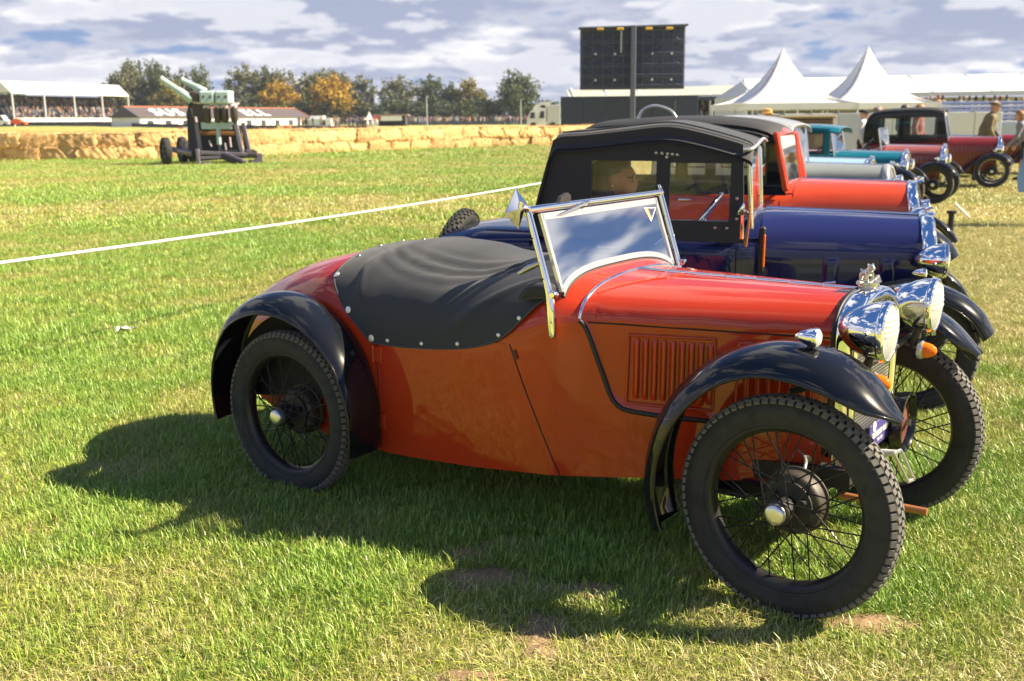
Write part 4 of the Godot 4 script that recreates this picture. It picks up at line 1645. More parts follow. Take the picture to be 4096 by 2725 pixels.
# ---------------------------------------------------------------- the other cars of the row
func path_top(path: Array, x: float) -> float:
	for i in path.size() - 1:
		if x <= path[i + 1][0] or i == path.size() - 2:
			var t: float = clampf((x - path[i][0]) / maxf(path[i + 1][0] - path[i][0], 1e-4), 0.0, 1.0)
			return lerpf(path[i][1], path[i + 1][1], t)
	return 0.0


func swept_wing(parent: Node3D, pts: Array, z_in: float, z_out: float, m: Material) -> void:
	var p := PackedVector3Array()
	for q in pts:
		p.append(Vector3(q[0], q[1], 0))
	p = smooth_path(p, 5)
	var rows := []
	var lip := PackedVector3Array()
	for i in p.size():
		var t := (p[mini(i + 1, p.size() - 1)] - p[maxi(i - 1, 0)]).normalized()
		var n := Vector3(-t.y, t.x, 0)
		if n.y < 0 and absf(t.x) > 0.3:
			n = -n
		var ring := PackedVector3Array()
		for e in [[0.0, -0.03], [0.10, -0.008], [0.3, 0.0], [0.55, -0.004], [0.78, -0.022], [0.92, -0.045], [1.0, -0.075], [0.98, -0.075], [0.88, -0.045], [0.74, -0.026], [0.3, -0.006], [0.10, -0.014], [0.02, -0.034]]:
			ring.append(p[i] + n * e[1] + Vector3(0, 0, lerpf(z_in, z_out, e[0])))
		rows.append(ring)
		lip.append(ring[6])
	var s := mb()
	grid(s, rows, true)
	fan(s, rows[0])
	fan(s, rows[-1])
	tube(s, lip, 0.006, 6)
	obj("wing", s, m, parent)


func vintage_car(called: String, label: String, x: float, z: float, turn: float, d: Dictionary) -> Node3D:
	var car := thing(called, label, "car", Vector3(x, 0, z), deg_to_rad(turn), "vintage cars parked in a row")
	var L: float = d.get("L", 2.02)
	var b: float = d.get("belt", 0.88)
	var w: float = d.get("half", 0.54)
	var sc: float = d.get("scuttle", 1.14)
	var bt: float = d.get("bonnet", 0.965)
	var paint: Material = d.paint
	var wing: Material = d.get("wing", M.black)
	var nose := L + 0.06
	var tail: Array = d.get("tail", [[-0.66, 0.46, w * 0.72, 0.58, w * 0.75, b - 0.14, 3.0], [-0.60, 0.36, w * 0.84, 0.60, w * 0.88, b - 0.05, 4.0]])
	var keys := tail + [[-0.40, 0.30, w * 0.92, 0.64, w * 0.96, b, 5.0], [0.3, 0.27, w * 0.96, 0.66, w, b + 0.005, 6.0], [sc - 0.18, 0.27, w * 0.90, 0.68, w * 0.95, b + 0.02, 4.5], [sc, 0.29, w * 0.80, 0.72, w * 0.84, bt, 3.0], [nose - 0.02, 0.36, w * 0.48, 0.74, w * 0.53, bt - 0.02, 2.4]]
	var s := mb()
	var rows := []
	for i in 57:
		rows.append(ring_at(lerpf(keys[0][0], nose - 0.03, i / 56.0), half_section(keyed(keys, lerpf(keys[0][0], nose - 0.03, i / 56.0)), 6, 12)))
	grid(s, rows)
	fan(s, rows[0])
	obj("body", s, paint, car)
	# bonnet
	s = mb()
	rows = []
	var crease: float = d.get("crease", bt - 0.125)
	for i in 17:
		var xx := lerpf(sc + 0.03, nose, i / 16.0)
		var k := keyed(keys, xx)
		var half := trimmed(half_section([k[0], k[1] + 0.006, k[2], k[3] + 0.007, k[4] + 0.005, k[5]], 10, 14), 0.44, 20)
		for q in half.size():
			if half[q].y < crease:
				half[q].x -= 0.007 * ss(crease, crease - 0.01, half[q].y)
		rows.append(ring_at(xx, half))
	grid(s, rows)
	var bonnet := obj("bonnet", s, d.get("bonnet_paint", paint), car)
	s = mb()
	rod(s, Vector3(sc + 0.03, bt + 0.008, 0), Vector3(nose, bt - 0.010, 0), 0.007)
	obj("hinge", s, M.chrome, bonnet)
	for sd: float in [1.0, -1.0]:
		for v in d.get("vents", []):
			s = mb()
			var rr := []
			for i in 7:
				var r := PackedVector3Array()
				for j in 7:
					var xx: float = lerpf(v[0], v[1], i / 6.0)
					var yy: float = lerpf(v[2], v[3], j / 6.0)
					var e := 0.004 if i % 6 and j % 6 else -0.004
					r.append(Vector3(xx, yy, (side_at(keyed(keys, xx), yy) + 0.004 + e) * sd))
				rr.append(r)
			grid(s, rr)
			var door := obj("vent_door", s, paint, bonnet)
			if v.size() > 4:
				s = mb()
				var hz := side_at(keyed(keys, v[0]), 0.62) + 0.018
				rod(s, Vector3(v[0] + 0.005, 0.628, hz * sd), Vector3(v[1] - 0.01, 0.636, hz * sd), 0.007, 0.010)
				obj("vent_handle", s, M.chrome, bonnet)
		for i in int(d.get("louvres", 0)):
			s = mb()
			var xx := lerpf(sc + 0.16, nose - 0.16, float(i) / (d.louvres - 1))
			box(s, Vector3(0.016, 0.20, 0.014), at3(xx, crease - 0.16, (side_at(keyed(keys, xx), crease - 0.16) + 0.002) * sd), 0.006)
			obj("louvre", s, paint, bonnet)
	# radiator
	var rk := [0.36, w * 0.48, 0.74, w * 0.53 + 0.004, bt - 0.014, 2.4]
	s = mb()
	rows = []
	var slope: float = d.get("rake", 0.02)
	for q in [[0.0, 0.004], [0.008, 0.012], [0.05, 0.014], [0.068, 0.008], [0.074, -0.006], [0.070, -0.03]]:
		var ring := ring_at(nose + q[0], half_section([rk[0], rk[1] + q[1], rk[2], rk[3] + q[1], rk[4] + q[1], rk[5]], 8, 16))
		for i in ring.size():
			ring[i].x += slope * (0.66 - ring[i].y) / 0.3
		rows.append(ring)
	grid(s, rows)
	var shell := obj("radiator_shell", s, d.get("shell", M.chrome), car)
	s = mb()
	rows = []
	for i in 9:
		var r := PackedVector3Array()
		for p in half_section([rk[0], rk[1] - 0.028, rk[2], rk[3] - 0.028, rk[4] - 0.028, rk[5]], 8, 12):
			r.append(Vector3(nose + 0.062 + slope * (0.66 - p.y) / 0.3, p.y, p.x * lerpf(1, -1, i / 8.0)))
		rows.append(r)
	grid(s, rows)
	obj("grille", s, M.grille, shell)
	s = mb()
	lathe(s, [Vector2(0.034, -0.01), Vector2(0.026, 0.004), Vector2(0.028, 0.022), Vector2(0.018, 0.03), Vector2(0, 0.032)], at3(nose + 0.035, bt + 0.0, 0), 16)
	obj("radiator_cap", s, M.chrome, shell)
	# wheels, wings, running boards
	var R: float = d.get("R", 0.335)
	var tr: float = d.get("track", 0.53)
	for sd: float in [1.0, -1.0]:
		for ax: float in [0.0, L]:
			wheel(car, ax, R - 0.005, tr * sd, R, sd, 0.0, false, d.get("rim", M.rim))
		var low: float = d.get("wing_drop", 0.0)
		swept_wing(car, [[L + 0.40, 0.50 - low], [L + 0.33, 0.60 - low], [L + 0.20, 0.69 - low], [L + 0.02, 0.735 - low], [L - 0.16, 0.70 - low], [L - 0.33, 0.60 - low * 0.5], [L - 0.52, 0.45], [L - 0.66, 0.34], [L - 0.78, 0.29]], (tr - 0.14) * sd, (tr + 0.085) * sd, wing)
		swept_wing(car, [[0.50, 0.29], [0.42, 0.42], [0.32, 0.58], [0.18, 0.70], [0.0, 0.74], [-0.18, 0.70], [-0.34, 0.60], [-0.43, 0.46], [-0.47, 0.34]], (tr - 0.12) * sd, (tr + 0.085) * sd, wing)
		s = mb()
		box(s, Vector3(L - 1.26, 0.03, 0.17), at3((L - 0.28) * 0.5, 0.268, (tr - 0.01) * sd), 0.008)
		obj("running_board", s, wing, car)
		headlamp(car, Vector3(L + 0.155, d.get("lamp_y", 0.745), d.get("lamp_z", 0.335) * sd), d.get("lamp_r", 0.088), 0.145)
		if d.get("side_lamps", true):
			side_lamp(car, Vector3(L + 0.03, 0.733 - low, (tr + 0.01) * sd), 0.95)
	s = mb()
	rod(s, Vector3(L, 0.31, -tr), Vector3(L, 0.31, tr), 0.022)
	rod(s, Vector3(0, 0.32, -tr), Vector3(0, 0.32, tr), 0.035)
	rod(s, Vector3(L + 0.13, 0.70, -0.36), Vector3(L + 0.13, 0.70, 0.36), 0.011)
	box(s, Vector3(2.2, 0.05, 0.56), at3(0.9, 0.30, 0))
	tag(obj("chassis", s, M.iron, car), "", "")
	# windscreen
	var wt: Array = d.get("ws_top", [sc - 0.10, 1.36])
	var wb := [sc - 0.02, bt - 0.02]
	var hw: float = w * d.get("ws_width", 0.84)
	var ws := part("windscreen", car)
	s = mb()
	for sd: float in [1.0, -1.0]:
		rod(s, Vector3(wb[0], wb[1] - 0.05, hw * sd), Vector3(wt[0], wt[1], hw * sd), 0.013)
	rod(s, Vector3(wt[0], wt[1], -hw), Vector3(wt[0], wt[1], hw), 0.013)
	rod(s, Vector3(wb[0], wb[1], -hw), Vector3(wb[0], wb[1], hw), 0.013)
	obj("pane_frame", s, d.get("ws_frame", M.chrome), ws)
	s = mb()
	newg(s)
	quad(s, Vector3(wb[0], wb[1], hw), Vector3(wt[0], wt[1], hw), Vector3(wt[0], wt[1], -hw), Vector3(wb[0], wb[1], -hw))
	obj("pane", s, M.shield if d.get("mirrored", true) else M.glass, ws)
	# seats and steering wheel
	for sx: float in [0.42, -0.14]:
		s = mb()
		box(s, Vector3(0.46, 0.16, w * 1.5), at3(sx + 0.20, 0.44, 0), 0.05)
		box(s, Vector3(0.13, 0.40, w * 1.5), at3(sx - 0.05, 0.66, 0, 0, 0, 0.18), 0.05)
		obj("seat", s, M.leather, car)
	s = mb()
	var sw := Transform3D(Basis.from_euler(Vector3(0, 0, 0.95)), Vector3(sc - 0.30, b + 0.06, w * 0.46))
	var ring2 := PackedVector3Array()
	for i in 25:
		ring2.append(sw * Vector3(0.175 * cos(TAU * i / 24), 0, 0.175 * sin(TAU * i / 24)))
	tube(s, ring2, 0.011, 6, false)
	for i in 3:
		rod(s, sw * Vector3.ZERO, sw * Vector3(0.17 * cos(TAU * i / 3), 0, 0.17 * sin(TAU * i / 3)), 0.007)
	rod(s, sw * Vector3.ZERO, sw * Vector3(0, -0.4, 0), 0.014)
	obj("steering_wheel", s, M.chrome if d.get("bright_wheel", false) else M.iron, car)
	# cabin
	if d.has("roof"):
		var roof: Array = d.roof
		var rp: Material = d.roof_paint
		var cw: float = w * d.get("cabin", 0.93)
		var skirt: float = d.get("skirt", 0.055)
		var crown: float = d.get("crown", 0.035)
		var path := PackedVector3Array()
		for q in roof:
			path.append(Vector3(q[0], q[1], 0))
		path = smooth_path(path, 5)
		rows = []
		for p in path:
			var r := PackedVector3Array()
			for j in 21:
				var u := j / 10.0 - 1.0
				var drop := 0.030 * u * u
				r.append(Vector3(p.x, p.y + crown - drop * crown / 0.03 - skirt * pow(absf(u), 14.0), u * (cw + 0.018) + signf(u) * 0.012 * pow(absf(u), 14.0)))
			rows.append(r)
		for pi in range(path.size() - 1, -1, -1):
			var r := PackedVector3Array()
			for j in 21:
				var q: Vector3 = rows[pi][j]
				r.append(q + Vector3(0.0, -0.018, 0))
			rows.append(r)
		s = mb()
		grid(s, rows)
		var roof_o := obj("roof", s, rp, car)
		if d.has("piping"):
			s = mb()
			for sd: float in [1.0, -1.0]:
				var pp := PackedVector3Array()
				for p in path:
					pp.append(Vector3(p.x, p.y - 0.046, sd * (cw + 0.02)))
				tube(s, pp, 0.006, 6)
			obj("piping", s, d.piping, roof_o)
		# sides, with openings
		var poly_top := []
		for p in path:
			poly_top.append([p.x, p.y - 0.02])
		var fx: float = d.get("front_edge", wt[0])
		var wins: Array = d.windows
		var cols := []
		var at: float = roof[0][0] + 0.01
		for q in wins:
			cols.append([at, q[0], null])
			cols.append([q[0], q[1], q])
			at = q[1]
		cols.append([at, d.get("front_base", fx), null])
		for sd: float in ([1.0] if d.has("far_open") else [1.0, -1.0]):
			s = mb()
			for c in cols:
				var spans := []
				var base := b - 0.03
				if c[2] == null:
					spans.append([base, 99.0])
				else:
					spans.append([base, c[2][2]])
					spans.append([c[2][3], 99.0])
				for sp in spans:
					var poly := PackedVector2Array()
					poly.append(Vector2(c[0], sp[0]))
					poly.append(Vector2(c[1], sp[0]))
					if sp[1] < 50.0:
						poly.append(Vector2(c[1], sp[1]))
						poly.append(Vector2(c[0], sp[1]))
					else:
						for i in 9:
							var xx := lerpf(c[1], c[0], i / 8.0)
							var yy := path_top(poly_top, xx)
							if c == cols[-1] and i < 8:
								xx = minf(xx, lerpf(d.get("front_base", fx), fx, ss(base, yy, yy)))
							if yy > sp[0] + 0.004 and (poly.is_empty() or poly[-1].distance_to(Vector2(xx, yy)) > 0.002):
								poly.append(Vector2(xx, yy))
					if poly.size() > 2:
						slab(s, poly, 0.022, at3(0, 0, cw * sd))
			obj("cabin_side", s, d.get("side_paint", rp), car)
			for q in wins:
				s = mb()
				newg(s)
				var zz: float = (cw - 0.004) * sd
				quad(s, Vector3(q[0] - 0.005, q[2] - 0.005, zz), Vector3(q[1] + 0.005, q[2] - 0.005, zz), Vector3(q[1] + 0.005, q[3] + 0.005, zz), Vector3(q[0] - 0.005, q[3] + 0.005, zz))
				obj("side_window", s, M.glass, car)
				if d.get("window_frames", true):
					s = mb()
					var zf: float = (cw + 0.013) * sd
					for e in [[q[0], q[2], q[1], q[2]], [q[0], q[3], q[1], q[3]], [q[0], q[2], q[0], q[3]], [q[1], q[2], q[1], q[3]]]:
						rod(s, Vector3(e[0], e[1], zf), Vector3(e[2], e[3], zf), 0.009, -1.0, 6)
					obj("window_frame", s, d.get("frame_paint", M.black), car)
	# doors: shut lines and a handle
	for sd: float in [1.0, -1.0]:
		for dx in d.get("door_lines", [0.35, sc - 0.06]):
			s = mb()
			var p := PackedVector3Array()
			for i in 9:
				var yy := lerpf(0.31, b - 0.01, i / 8.0)
				p.append(Vector3(dx, yy, (side_at(keyed(keys, dx), yy) + 0.0005) * sd))
			tube(s, p, 0.0035, 5)
			obj("door_gap", s, M.black_inside, car)
		s = mb()
		var hx: float = d.get("handle_x", 0.44)
		var hz: float = side_at(keyed(keys, hx), b - 0.07) + 0.022
		rod(s, Vector3(hx - 0.01, b - 0.07, hz * sd), Vector3(hx + 0.09, b - 0.072, hz * sd), 0.009, 0.006)
		rod(s, Vector3(hx, b - 0.07, hz * sd), Vector3(hx, b - 0.07, (hz - 0.03) * sd), 0.011)
		obj("door_handle", s, M.chrome, car)
		s = mb()
		var wl := PackedVector3Array()
		for i in 25:
			var xx := lerpf(-0.38, sc + 0.02, i / 24.0)
			wl.append(Vector3(xx, crease + 0.0, (side_at(keyed(keys, xx), crease) + 0.001) * sd))
		tube(s, wl, 0.007, 6)
		obj("waist_moulding", s, d.get("moulding", paint), car)
	return car


func blue_car() -> void:
	M.blue = mat(0.010, 0.013, 0.070, 0.35, 0.0, 1.0)
	M.blue_top = mat(0.016, 0.020, 0.095, 0.35, 0.0, 1.0)
	var roof := [[-0.10, 0.88], [-0.05, 1.08], [0.005, 1.28], [0.03, 1.372], [0.07, 1.397], [0.20, 1.405], [0.40, 1.427], [0.60, 1.450], [0.70, 1.447], [0.84, 1.418], [1.0, 1.375], [1.065, 1.352], [1.085, 1.335]]
	var d := {"L": 1.90, "paint": M.blue, "bonnet_paint": M.blue_top, "roof": roof, "roof_paint": M.canvas, "side_paint": M.canvas, "half": 0.53, "belt": 0.87, "scuttle": 1.11, "bonnet": 0.98, "crown": 0.014, "skirt": 0.085, "far_open": true, "crease": 0.855, "windows": [[0.245, 0.594, 0.955, 1.255], [0.665, 0.978, 0.950, 1.248]], "front_edge": 1.035, "front_base": 1.06, "ws_top": [1.06, 1.335], "vents": [[1.46, 1.542, 0.57, 0.765, 1], [1.742, 1.82, 0.59, 0.765]], "frame_paint": M.canvas_edge, "wing_drop": 0.05, "lamp_y": 0.765, "lamp_r": 0.092, "cabin": 0.955, "window_frames": false, "bright_wheel": true, "tail": [[-0.95, 0.46, 0.20, 0.58, 0.24, 0.63, 2.2], [-0.86, 0.38, 0.34, 0.58, 0.38, 0.72, 2.3], [-0.62, 0.33, 0.45, 0.62, 0.48, 0.85, 2.6]], "mirrored": false, "handle_x": 0.30, "door_lines": [0.30, 1.02]}
	var car := vintage_car("vintage_tourer", "dark blue vintage tourer with raised black canvas hood, parked beside the red car", 0.33, -6.219, -16.5, d)
	car.rotation.z = -0.012
	# seams along the hood's edges
	var s := mb()
	for sd: float in [1.0, -1.0]:
		s = mb()
		var seam := PackedVector3Array()
		for q in roof.slice(4):
			seam.append(Vector3(q[0], q[1] + 0.004, 0.455 * sd))
		tube(s, smooth_path(seam, 4), 0.0045, 5)
		obj("seam", s, M.canvas_edge, car)
	# spare wheel lying against the tail
	var o := part("spare_wheel", car, Vector3(-0.73, 0.61, 0))
	o.rotation = Vector3(0, PI / 2, 0)
	o.rotate_object_local(Vector3.RIGHT, 0.30)
	obj("tyre", shared["tyre%s%.3f%.3f" % [false, 0.335, 0.094]], M.rubber, o)
	tag(obj("tread", shared["tyre%s%.3f%.3ft" % [false, 0.335, 0.094]], M.rubber, o), "", "", "", "stuff")
	obj("rim", shared["rim0.335"], M.black, o)
	# trafficator, mirror, hood catch, studs
	s = mb()
	box(s, Vector3(0.030, 0.235, 0.05), at3(1.150, 0.805, 0.463), 0.006)
	obj("trafficator", s, M.rubber_trim, car)
	s = mb()
	box(s, Vector3(0.011, 0.17, 0.02), at3(1.163, 0.800, 0.487), 0.003)
	obj("amber_arm", s, M.amber, car)
	s = mb()
	lathe(s, [Vector2(0, 0.022), Vector2(0.018, 0.019), Vector2(0.032, 0.010), Vector2(0.037, 0), Vector2(0.034, -0.004), Vector2(0, -0.004)], Transform3D(Basis.from_euler(Vector3(0.25, 0, -PI / 2 - 0.45)), Vector3(1.035, 1.020, 0.545)), 24)
	tube(s, PackedVector3Array([Vector3(1.045, 1.02, 0.54), Vector3(1.07, 1.0, 0.525), Vector3(1.085, 0.99, 0.46)]), 0.008, 6)
	box(s, Vector3(0.02, 0.13, 0.012), at3(1.048, 0.925, 0.53), 0.004)
	obj("wing_mirror", s, M.chrome, car)
	s = mb()
	tube(s, PackedVector3Array([Vector3(1.085, 1.02, 0.535), Vector3(1.080, 0.92, 0.530), Vector3(1.068, 0.825, 0.520)]), [0.006, 0.006, 0.010], 8)
	obj("hood_strap_rod", s, M.copper, car)
	for q in [[1.015, 1.07], [1.018, 0.965], [0.97, 0.915], [0.91, 0.915], [0.70, 1.29], [0.675, 1.292], [0.65, 1.294], [0.62, 1.296], [0.59, 1.298], [0.645, 1.276]]:
		s = mb()
		lathe(s, [Vector2(0, 0.006), Vector2(0.006, 0.005), Vector2(0.010, 0)], at3(q[0], q[1], 0.518, PI / 2), 10)
		obj("press_stud", s, M.steel, car)
	s = mb()
	tube(s, smooth_path(PackedVector3Array([Vector3(1.035, 1.318, 0.525), Vector3(1.075, 1.322, 0.51), Vector3(1.100, 1.345, 0.43), Vector3(1.106, 1.36, 0.25), Vector3(1.106, 1.365, 0), Vector3(1.10, 1.345, -0.43)]), 4), 0.010, 8)
	obj("header_rail", s, M.white_trim, car)


func row_cars() -> void:
	M.orange = mat(0.52, 0.060, 0.022, 0.35, 0.0, 1.0)
	M.grey = mat(0.22, 0.245, 0.245, 0.35, 0.0, 1.0)
	M.silver = mat(0.36, 0.38, 0.40, 0.35, 0.2, 0.8)
	M.pale_blue = mat(0.30, 0.46, 0.60, 0.35, 0.0, 1.0)
	M.teal = mat(0.012, 0.135, 0.20, 0.35, 0.0, 1.0)
	M.maroon = mat(0.17, 0.022, 0.020, 0.35, 0.0, 1.0)
	M.rose = mat(0.28, 0.085, 0.075, 0.35, 0.0, 1.0)
	M.fabric = bumpy(mat(0.022, 0.024, 0.028, 0.7), noise_tex(128, 0.2, 2, [], 41), 0.03, 20.0)
	M.wire_grey = mat(0.30, 0.29, 0.27, 0.5)
	var saloon := [[-0.56, 0.86], [-0.53, 1.10], [-0.44, 1.32], [-0.30, 1.42], [0.0, 1.445], [0.45, 1.46], [0.85, 1.435], [1.05, 1.395], [1.14, 1.345]]
	var c := vintage_car("vintage_saloon", "bright orange red vintage saloon with black roof, parked behind the blue tourer", 1.115, -8.80, -22.5, {"L": 2.05, "scuttle": 1.24, "crease": 0.91, "paint": M.orange, "roof": saloon, "roof_paint": M.fabric, "side_paint": M.black, "windows": [[-0.30, 0.40, 0.985, 1.29], [0.48, 1.08, 0.985, 1.30]], "front_base": 1.23, "ws_top": [1.15, 1.345], "vents": [[1.44, 1.52, 0.60, 0.78], [1.74, 1.82, 0.60, 0.78]], "belt": 0.93, "bonnet": 0.995, "bright_wheel": true, "rake": 0.05, "half": 0.56, "ws_frame": M.orange})
	# a painted header over the windscreen
	var s := mb()
	var rows := []
	for i in 9:
		var u := i / 8.0
		var r := PackedVector3Array()
		for j in 17:
			var v := j / 8.0 - 1.0
			r.append(Vector3(lerpf(1.02, 1.18, u) - 0.05 * v * v * u, 1.428 - 0.072 * pow(u, 1.6) - 0.035 * v * v - 0.05 * pow(absf(v), 8.0), v * 0.535))
		rows.append(r)
	grid(s, rows)
	obj("windscreen_header", s, M.orange, c)
	for sd: float in [1.0, -1.0]:
		s = mb()
		beam(s, Vector3(1.235, 0.93, 0.525 * sd), Vector3(1.135, 1.365, 0.515 * sd), 0.055, 0.05, 0.015)
		obj("windscreen_pillar", s, M.orange, c)
	s = mb()
	tube(s, smooth_path(PackedVector3Array([Vector3(0.02, 1.47, 0.30), Vector3(0.07, 1.545, 0.30), Vector3(0.17, 1.57, 0.30), Vector3(0.29, 1.53, 0.30), Vector3(0.34, 1.46, 0.30)]), 4), 0.012, 8)
	obj("roof_handle", s, M.white_trim, c)
	var open_roof := [[-0.50, 0.88], [-0.47, 1.15], [-0.38, 1.34], [-0.2, 1.42], [0.2, 1.47], [0.6, 1.47], [0.95, 1.42], [1.12, 1.37]]
	vintage_car("vintage_saloon", "grey vintage car with pale silver roof, behind the orange red saloon", 2.332, -12.644, -27.0, {"paint": M.grey, "bonnet_paint": M.grey, "roof": open_roof, "roof_paint": M.silver, "side_paint": M.grey, "windows": [[-0.30, 0.26, 0.93, 1.28], [0.34, 0.98, 0.93, 1.30]], "front_base": 1.06, "ws_top": [1.06, 1.38], "shell": M.silver, "rake": 0.05, "louvres": 8})
	vintage_car("vintage_saloon", "pale blue vintage car with black fabric roof, between the grey and teal cars", 2.736, -14.49, -27.0, {"paint": M.pale_blue, "roof": open_roof, "roof_paint": M.fabric, "side_paint": M.fabric, "windows": [[-0.30, 0.26, 0.93, 1.28], [0.34, 0.98, 0.93, 1.30]], "front_base": 1.06, "ws_top": [1.04, 1.38], "louvres": 8})
	vintage_car("vintage_saloon", "teal vintage saloon with teal peaked roof, between pale blue and dark red cars", 4.243, -17.357, -28.0, {"paint": M.teal, "roof": [[-0.58, 0.86], [-0.57, 1.1], [-0.50, 1.24], [-0.36, 1.31], [0.1, 1.345], [0.7, 1.345], [1.0, 1.33], [1.2, 1.30]], "roof_paint": M.teal, "windows": [[-0.42, 0.22, 0.93, 1.22], [0.32, 0.96, 0.93, 1.24]], "front_base": 1.06, "ws_top": [1.05, 1.28], "rim": M.wire_grey, "rake": 0.0, "louvres": 8})
	vintage_car("vintage_open_tourer", "dark red open vintage tourer with black wings, in front of the black topped saloon", 5.75, -19.6, -28.0, {"paint": M.maroon, "bonnet_paint": M.rose, "ws_top": [1.06, 1.28], "rake": 0.0, "louvres": 8, "belt": 0.9, "bonnet": 0.99})
	var tall := [[-0.60, 0.92], [-0.60, 1.25], [-0.54, 1.47], [-0.40, 1.585], [-0.15, 1.63], [0.4, 1.655], [0.8, 1.645], [1.02, 1.60]]
	c = vintage_car("vintage_saloon", "maroon vintage saloon with tall black upper body, farthest whole car in the row", 8.558, -23.627, -26.0, {"paint": M.maroon, "bonnet_paint": M.maroon, "roof": tall, "roof_paint": M.fabric, "side_paint": M.black, "belt": 0.96, "bonnet": 1.06, "crease": 0.93, "windows": [[-0.42, 0.12, 1.03, 1.46], [0.22, 0.90, 1.03, 1.48]], "front_base": 1.12, "ws_top": [1.0, 1.57], "ws_frame": M.white_trim, "R": 0.35, "rake": 0.0, "rim": M.wire_grey, "half": 0.58, "lamp_y": 0.80, "louvres": 9})
	s = mb()
	lathe(s, [Vector2(0, 0.006), Vector2(0.055, 0.005), Vector2(0.062, 0.0)], Transform3D(Basis(Vector3(0, -1, 0), Vector3(1, 0, 0), Vector3(0, 0, 1)), Vector3(2.16, 0.93, 0.16)), 20)
	obj("round_badge", s, mat(0.02, 0.22, 0.62, 0.4), c)
	vintage_car("vintage_saloon", "black vintage saloon half hidden behind the maroon saloon", 10.0, -27.4, -26.0, {"paint": M.black, "roof": tall, "roof_paint": M.fabric, "side_paint": M.black, "belt": 0.95, "bonnet": 1.03, "windows": [[-0.42, 0.12, 1.03, 1.46], [0.22, 0.90, 1.03, 1.48]], "front_base": 1.1, "ws_top": [1.02, 1.57]})
	vintage_car("vintage_open_tourer", "dark maroon vintage open car at the right edge of the row", 11.9, -28.6, -26.0, {"paint": M.maroon, "ws_top": [1.04, 1.36], "bonnet": 1.02, "belt": 0.93})


# ---------------------------------------------------------------- beyond the paddock
func wall_between(called: String, label: String, category: String, pts: Array, high: float, thick: float, m: Material, sink := 0.3) -> MeshInstance3D:
	var s := mb()
	for i in pts.size() - 1:
		var a := Vector3(pts[i][0], 0, pts[i][1])
		var b := Vector3(pts[i + 1][0], 0, pts[i + 1][1])
		var n := int(maxf(1.0, a.distance_to(b) / 8.0))
		for j in n:
			var p := a.lerp(b, float(j) / n)
			var q := a.lerp(b, float(j + 1) / n)
			var y := (land(p.x, p.z) + land(q.x, q.z)) * 0.5
			var t := Transform3D(Basis(Vector3.UP, atan2(-(q.z - p.z), q.x - p.x)), (p + q) * 0.5 + Vector3(0, y + (high - sink) * 0.5, 0))
			box(s, Vector3(p.distance_to(q) - 0.02, high + sink, thick), t, 0.02)
	var o := obj(called, s, m)
	tag(o, label, category)
	return o


func person_mesh() -> ArrayMesh:
	var s := mb()
	s.set_color(Color(0.5, 0.5, 0.55))
	lathe(s, [Vector2(0.08, 0.0), Vector2(0.11, 0.5), Vector2(0.15, 0.85)], Transform3D(), 6)
	s.set_color(Color(1, 1, 1))
	lathe(s, [Vector2(0.16, 0.82), Vector2(0.19, 1.1), Vector2(0.22, 1.36), Vector2(0.10, 1.46)], Transform3D().scaled(Vector3(1, 1, 0.65)), 8)
	s.set_color(Color(0.75, 0.55, 0.45))
	lathe(s, [Vector2(0.05, 1.44), Vector2(0.09, 1.52), Vector2(0.10, 1.62), Vector2(0.07, 1.72), Vector2(0, 1.75)], Transform3D(), 7)
	return done(s)


func crowd(called: String, label: String, places: Array) -> void:
	var mm := MultiMesh.new()
	mm.transform_format = MultiMesh.TRANSFORM_3D
	mm.use_colors = true
	mm.mesh = shared.crowd_person
	mm.instance_count = places.size()
	var tones := [Color(0.05, 0.06, 0.10), Color(0.03, 0.03, 0.035), Color(0.45, 0.45, 0.47), Color(0.10, 0.13, 0.26), Color(0.32, 0.10, 0.07), Color(0.55, 0.28, 0.12), Color(0.30, 0.26, 0.20), Color(0.6, 0.58, 0.56), Color(0.14, 0.15, 0.13), Color(0.20, 0.20, 0.24)]
	for i in places.size():
		var k := rng.randf_range(0.9, 1.06)
		mm.set_instance_transform(i, Transform3D(Basis(Vector3.UP, rng.randf() * TAU).scaled(Vector3(k, k, k)), places[i]))
		var c: Color = tones[rng.randi() % tones.size()]
		mm.set_instance_color(i, c * rng.randf_range(0.55, 1.0))
	var o := MultiMeshInstance3D.new()
	o.name = numbered(called)
	o.multimesh = mm
	o.material_override = M.person
	add_child(o, true)
	tag(o, label, "crowd", "", "stuff")


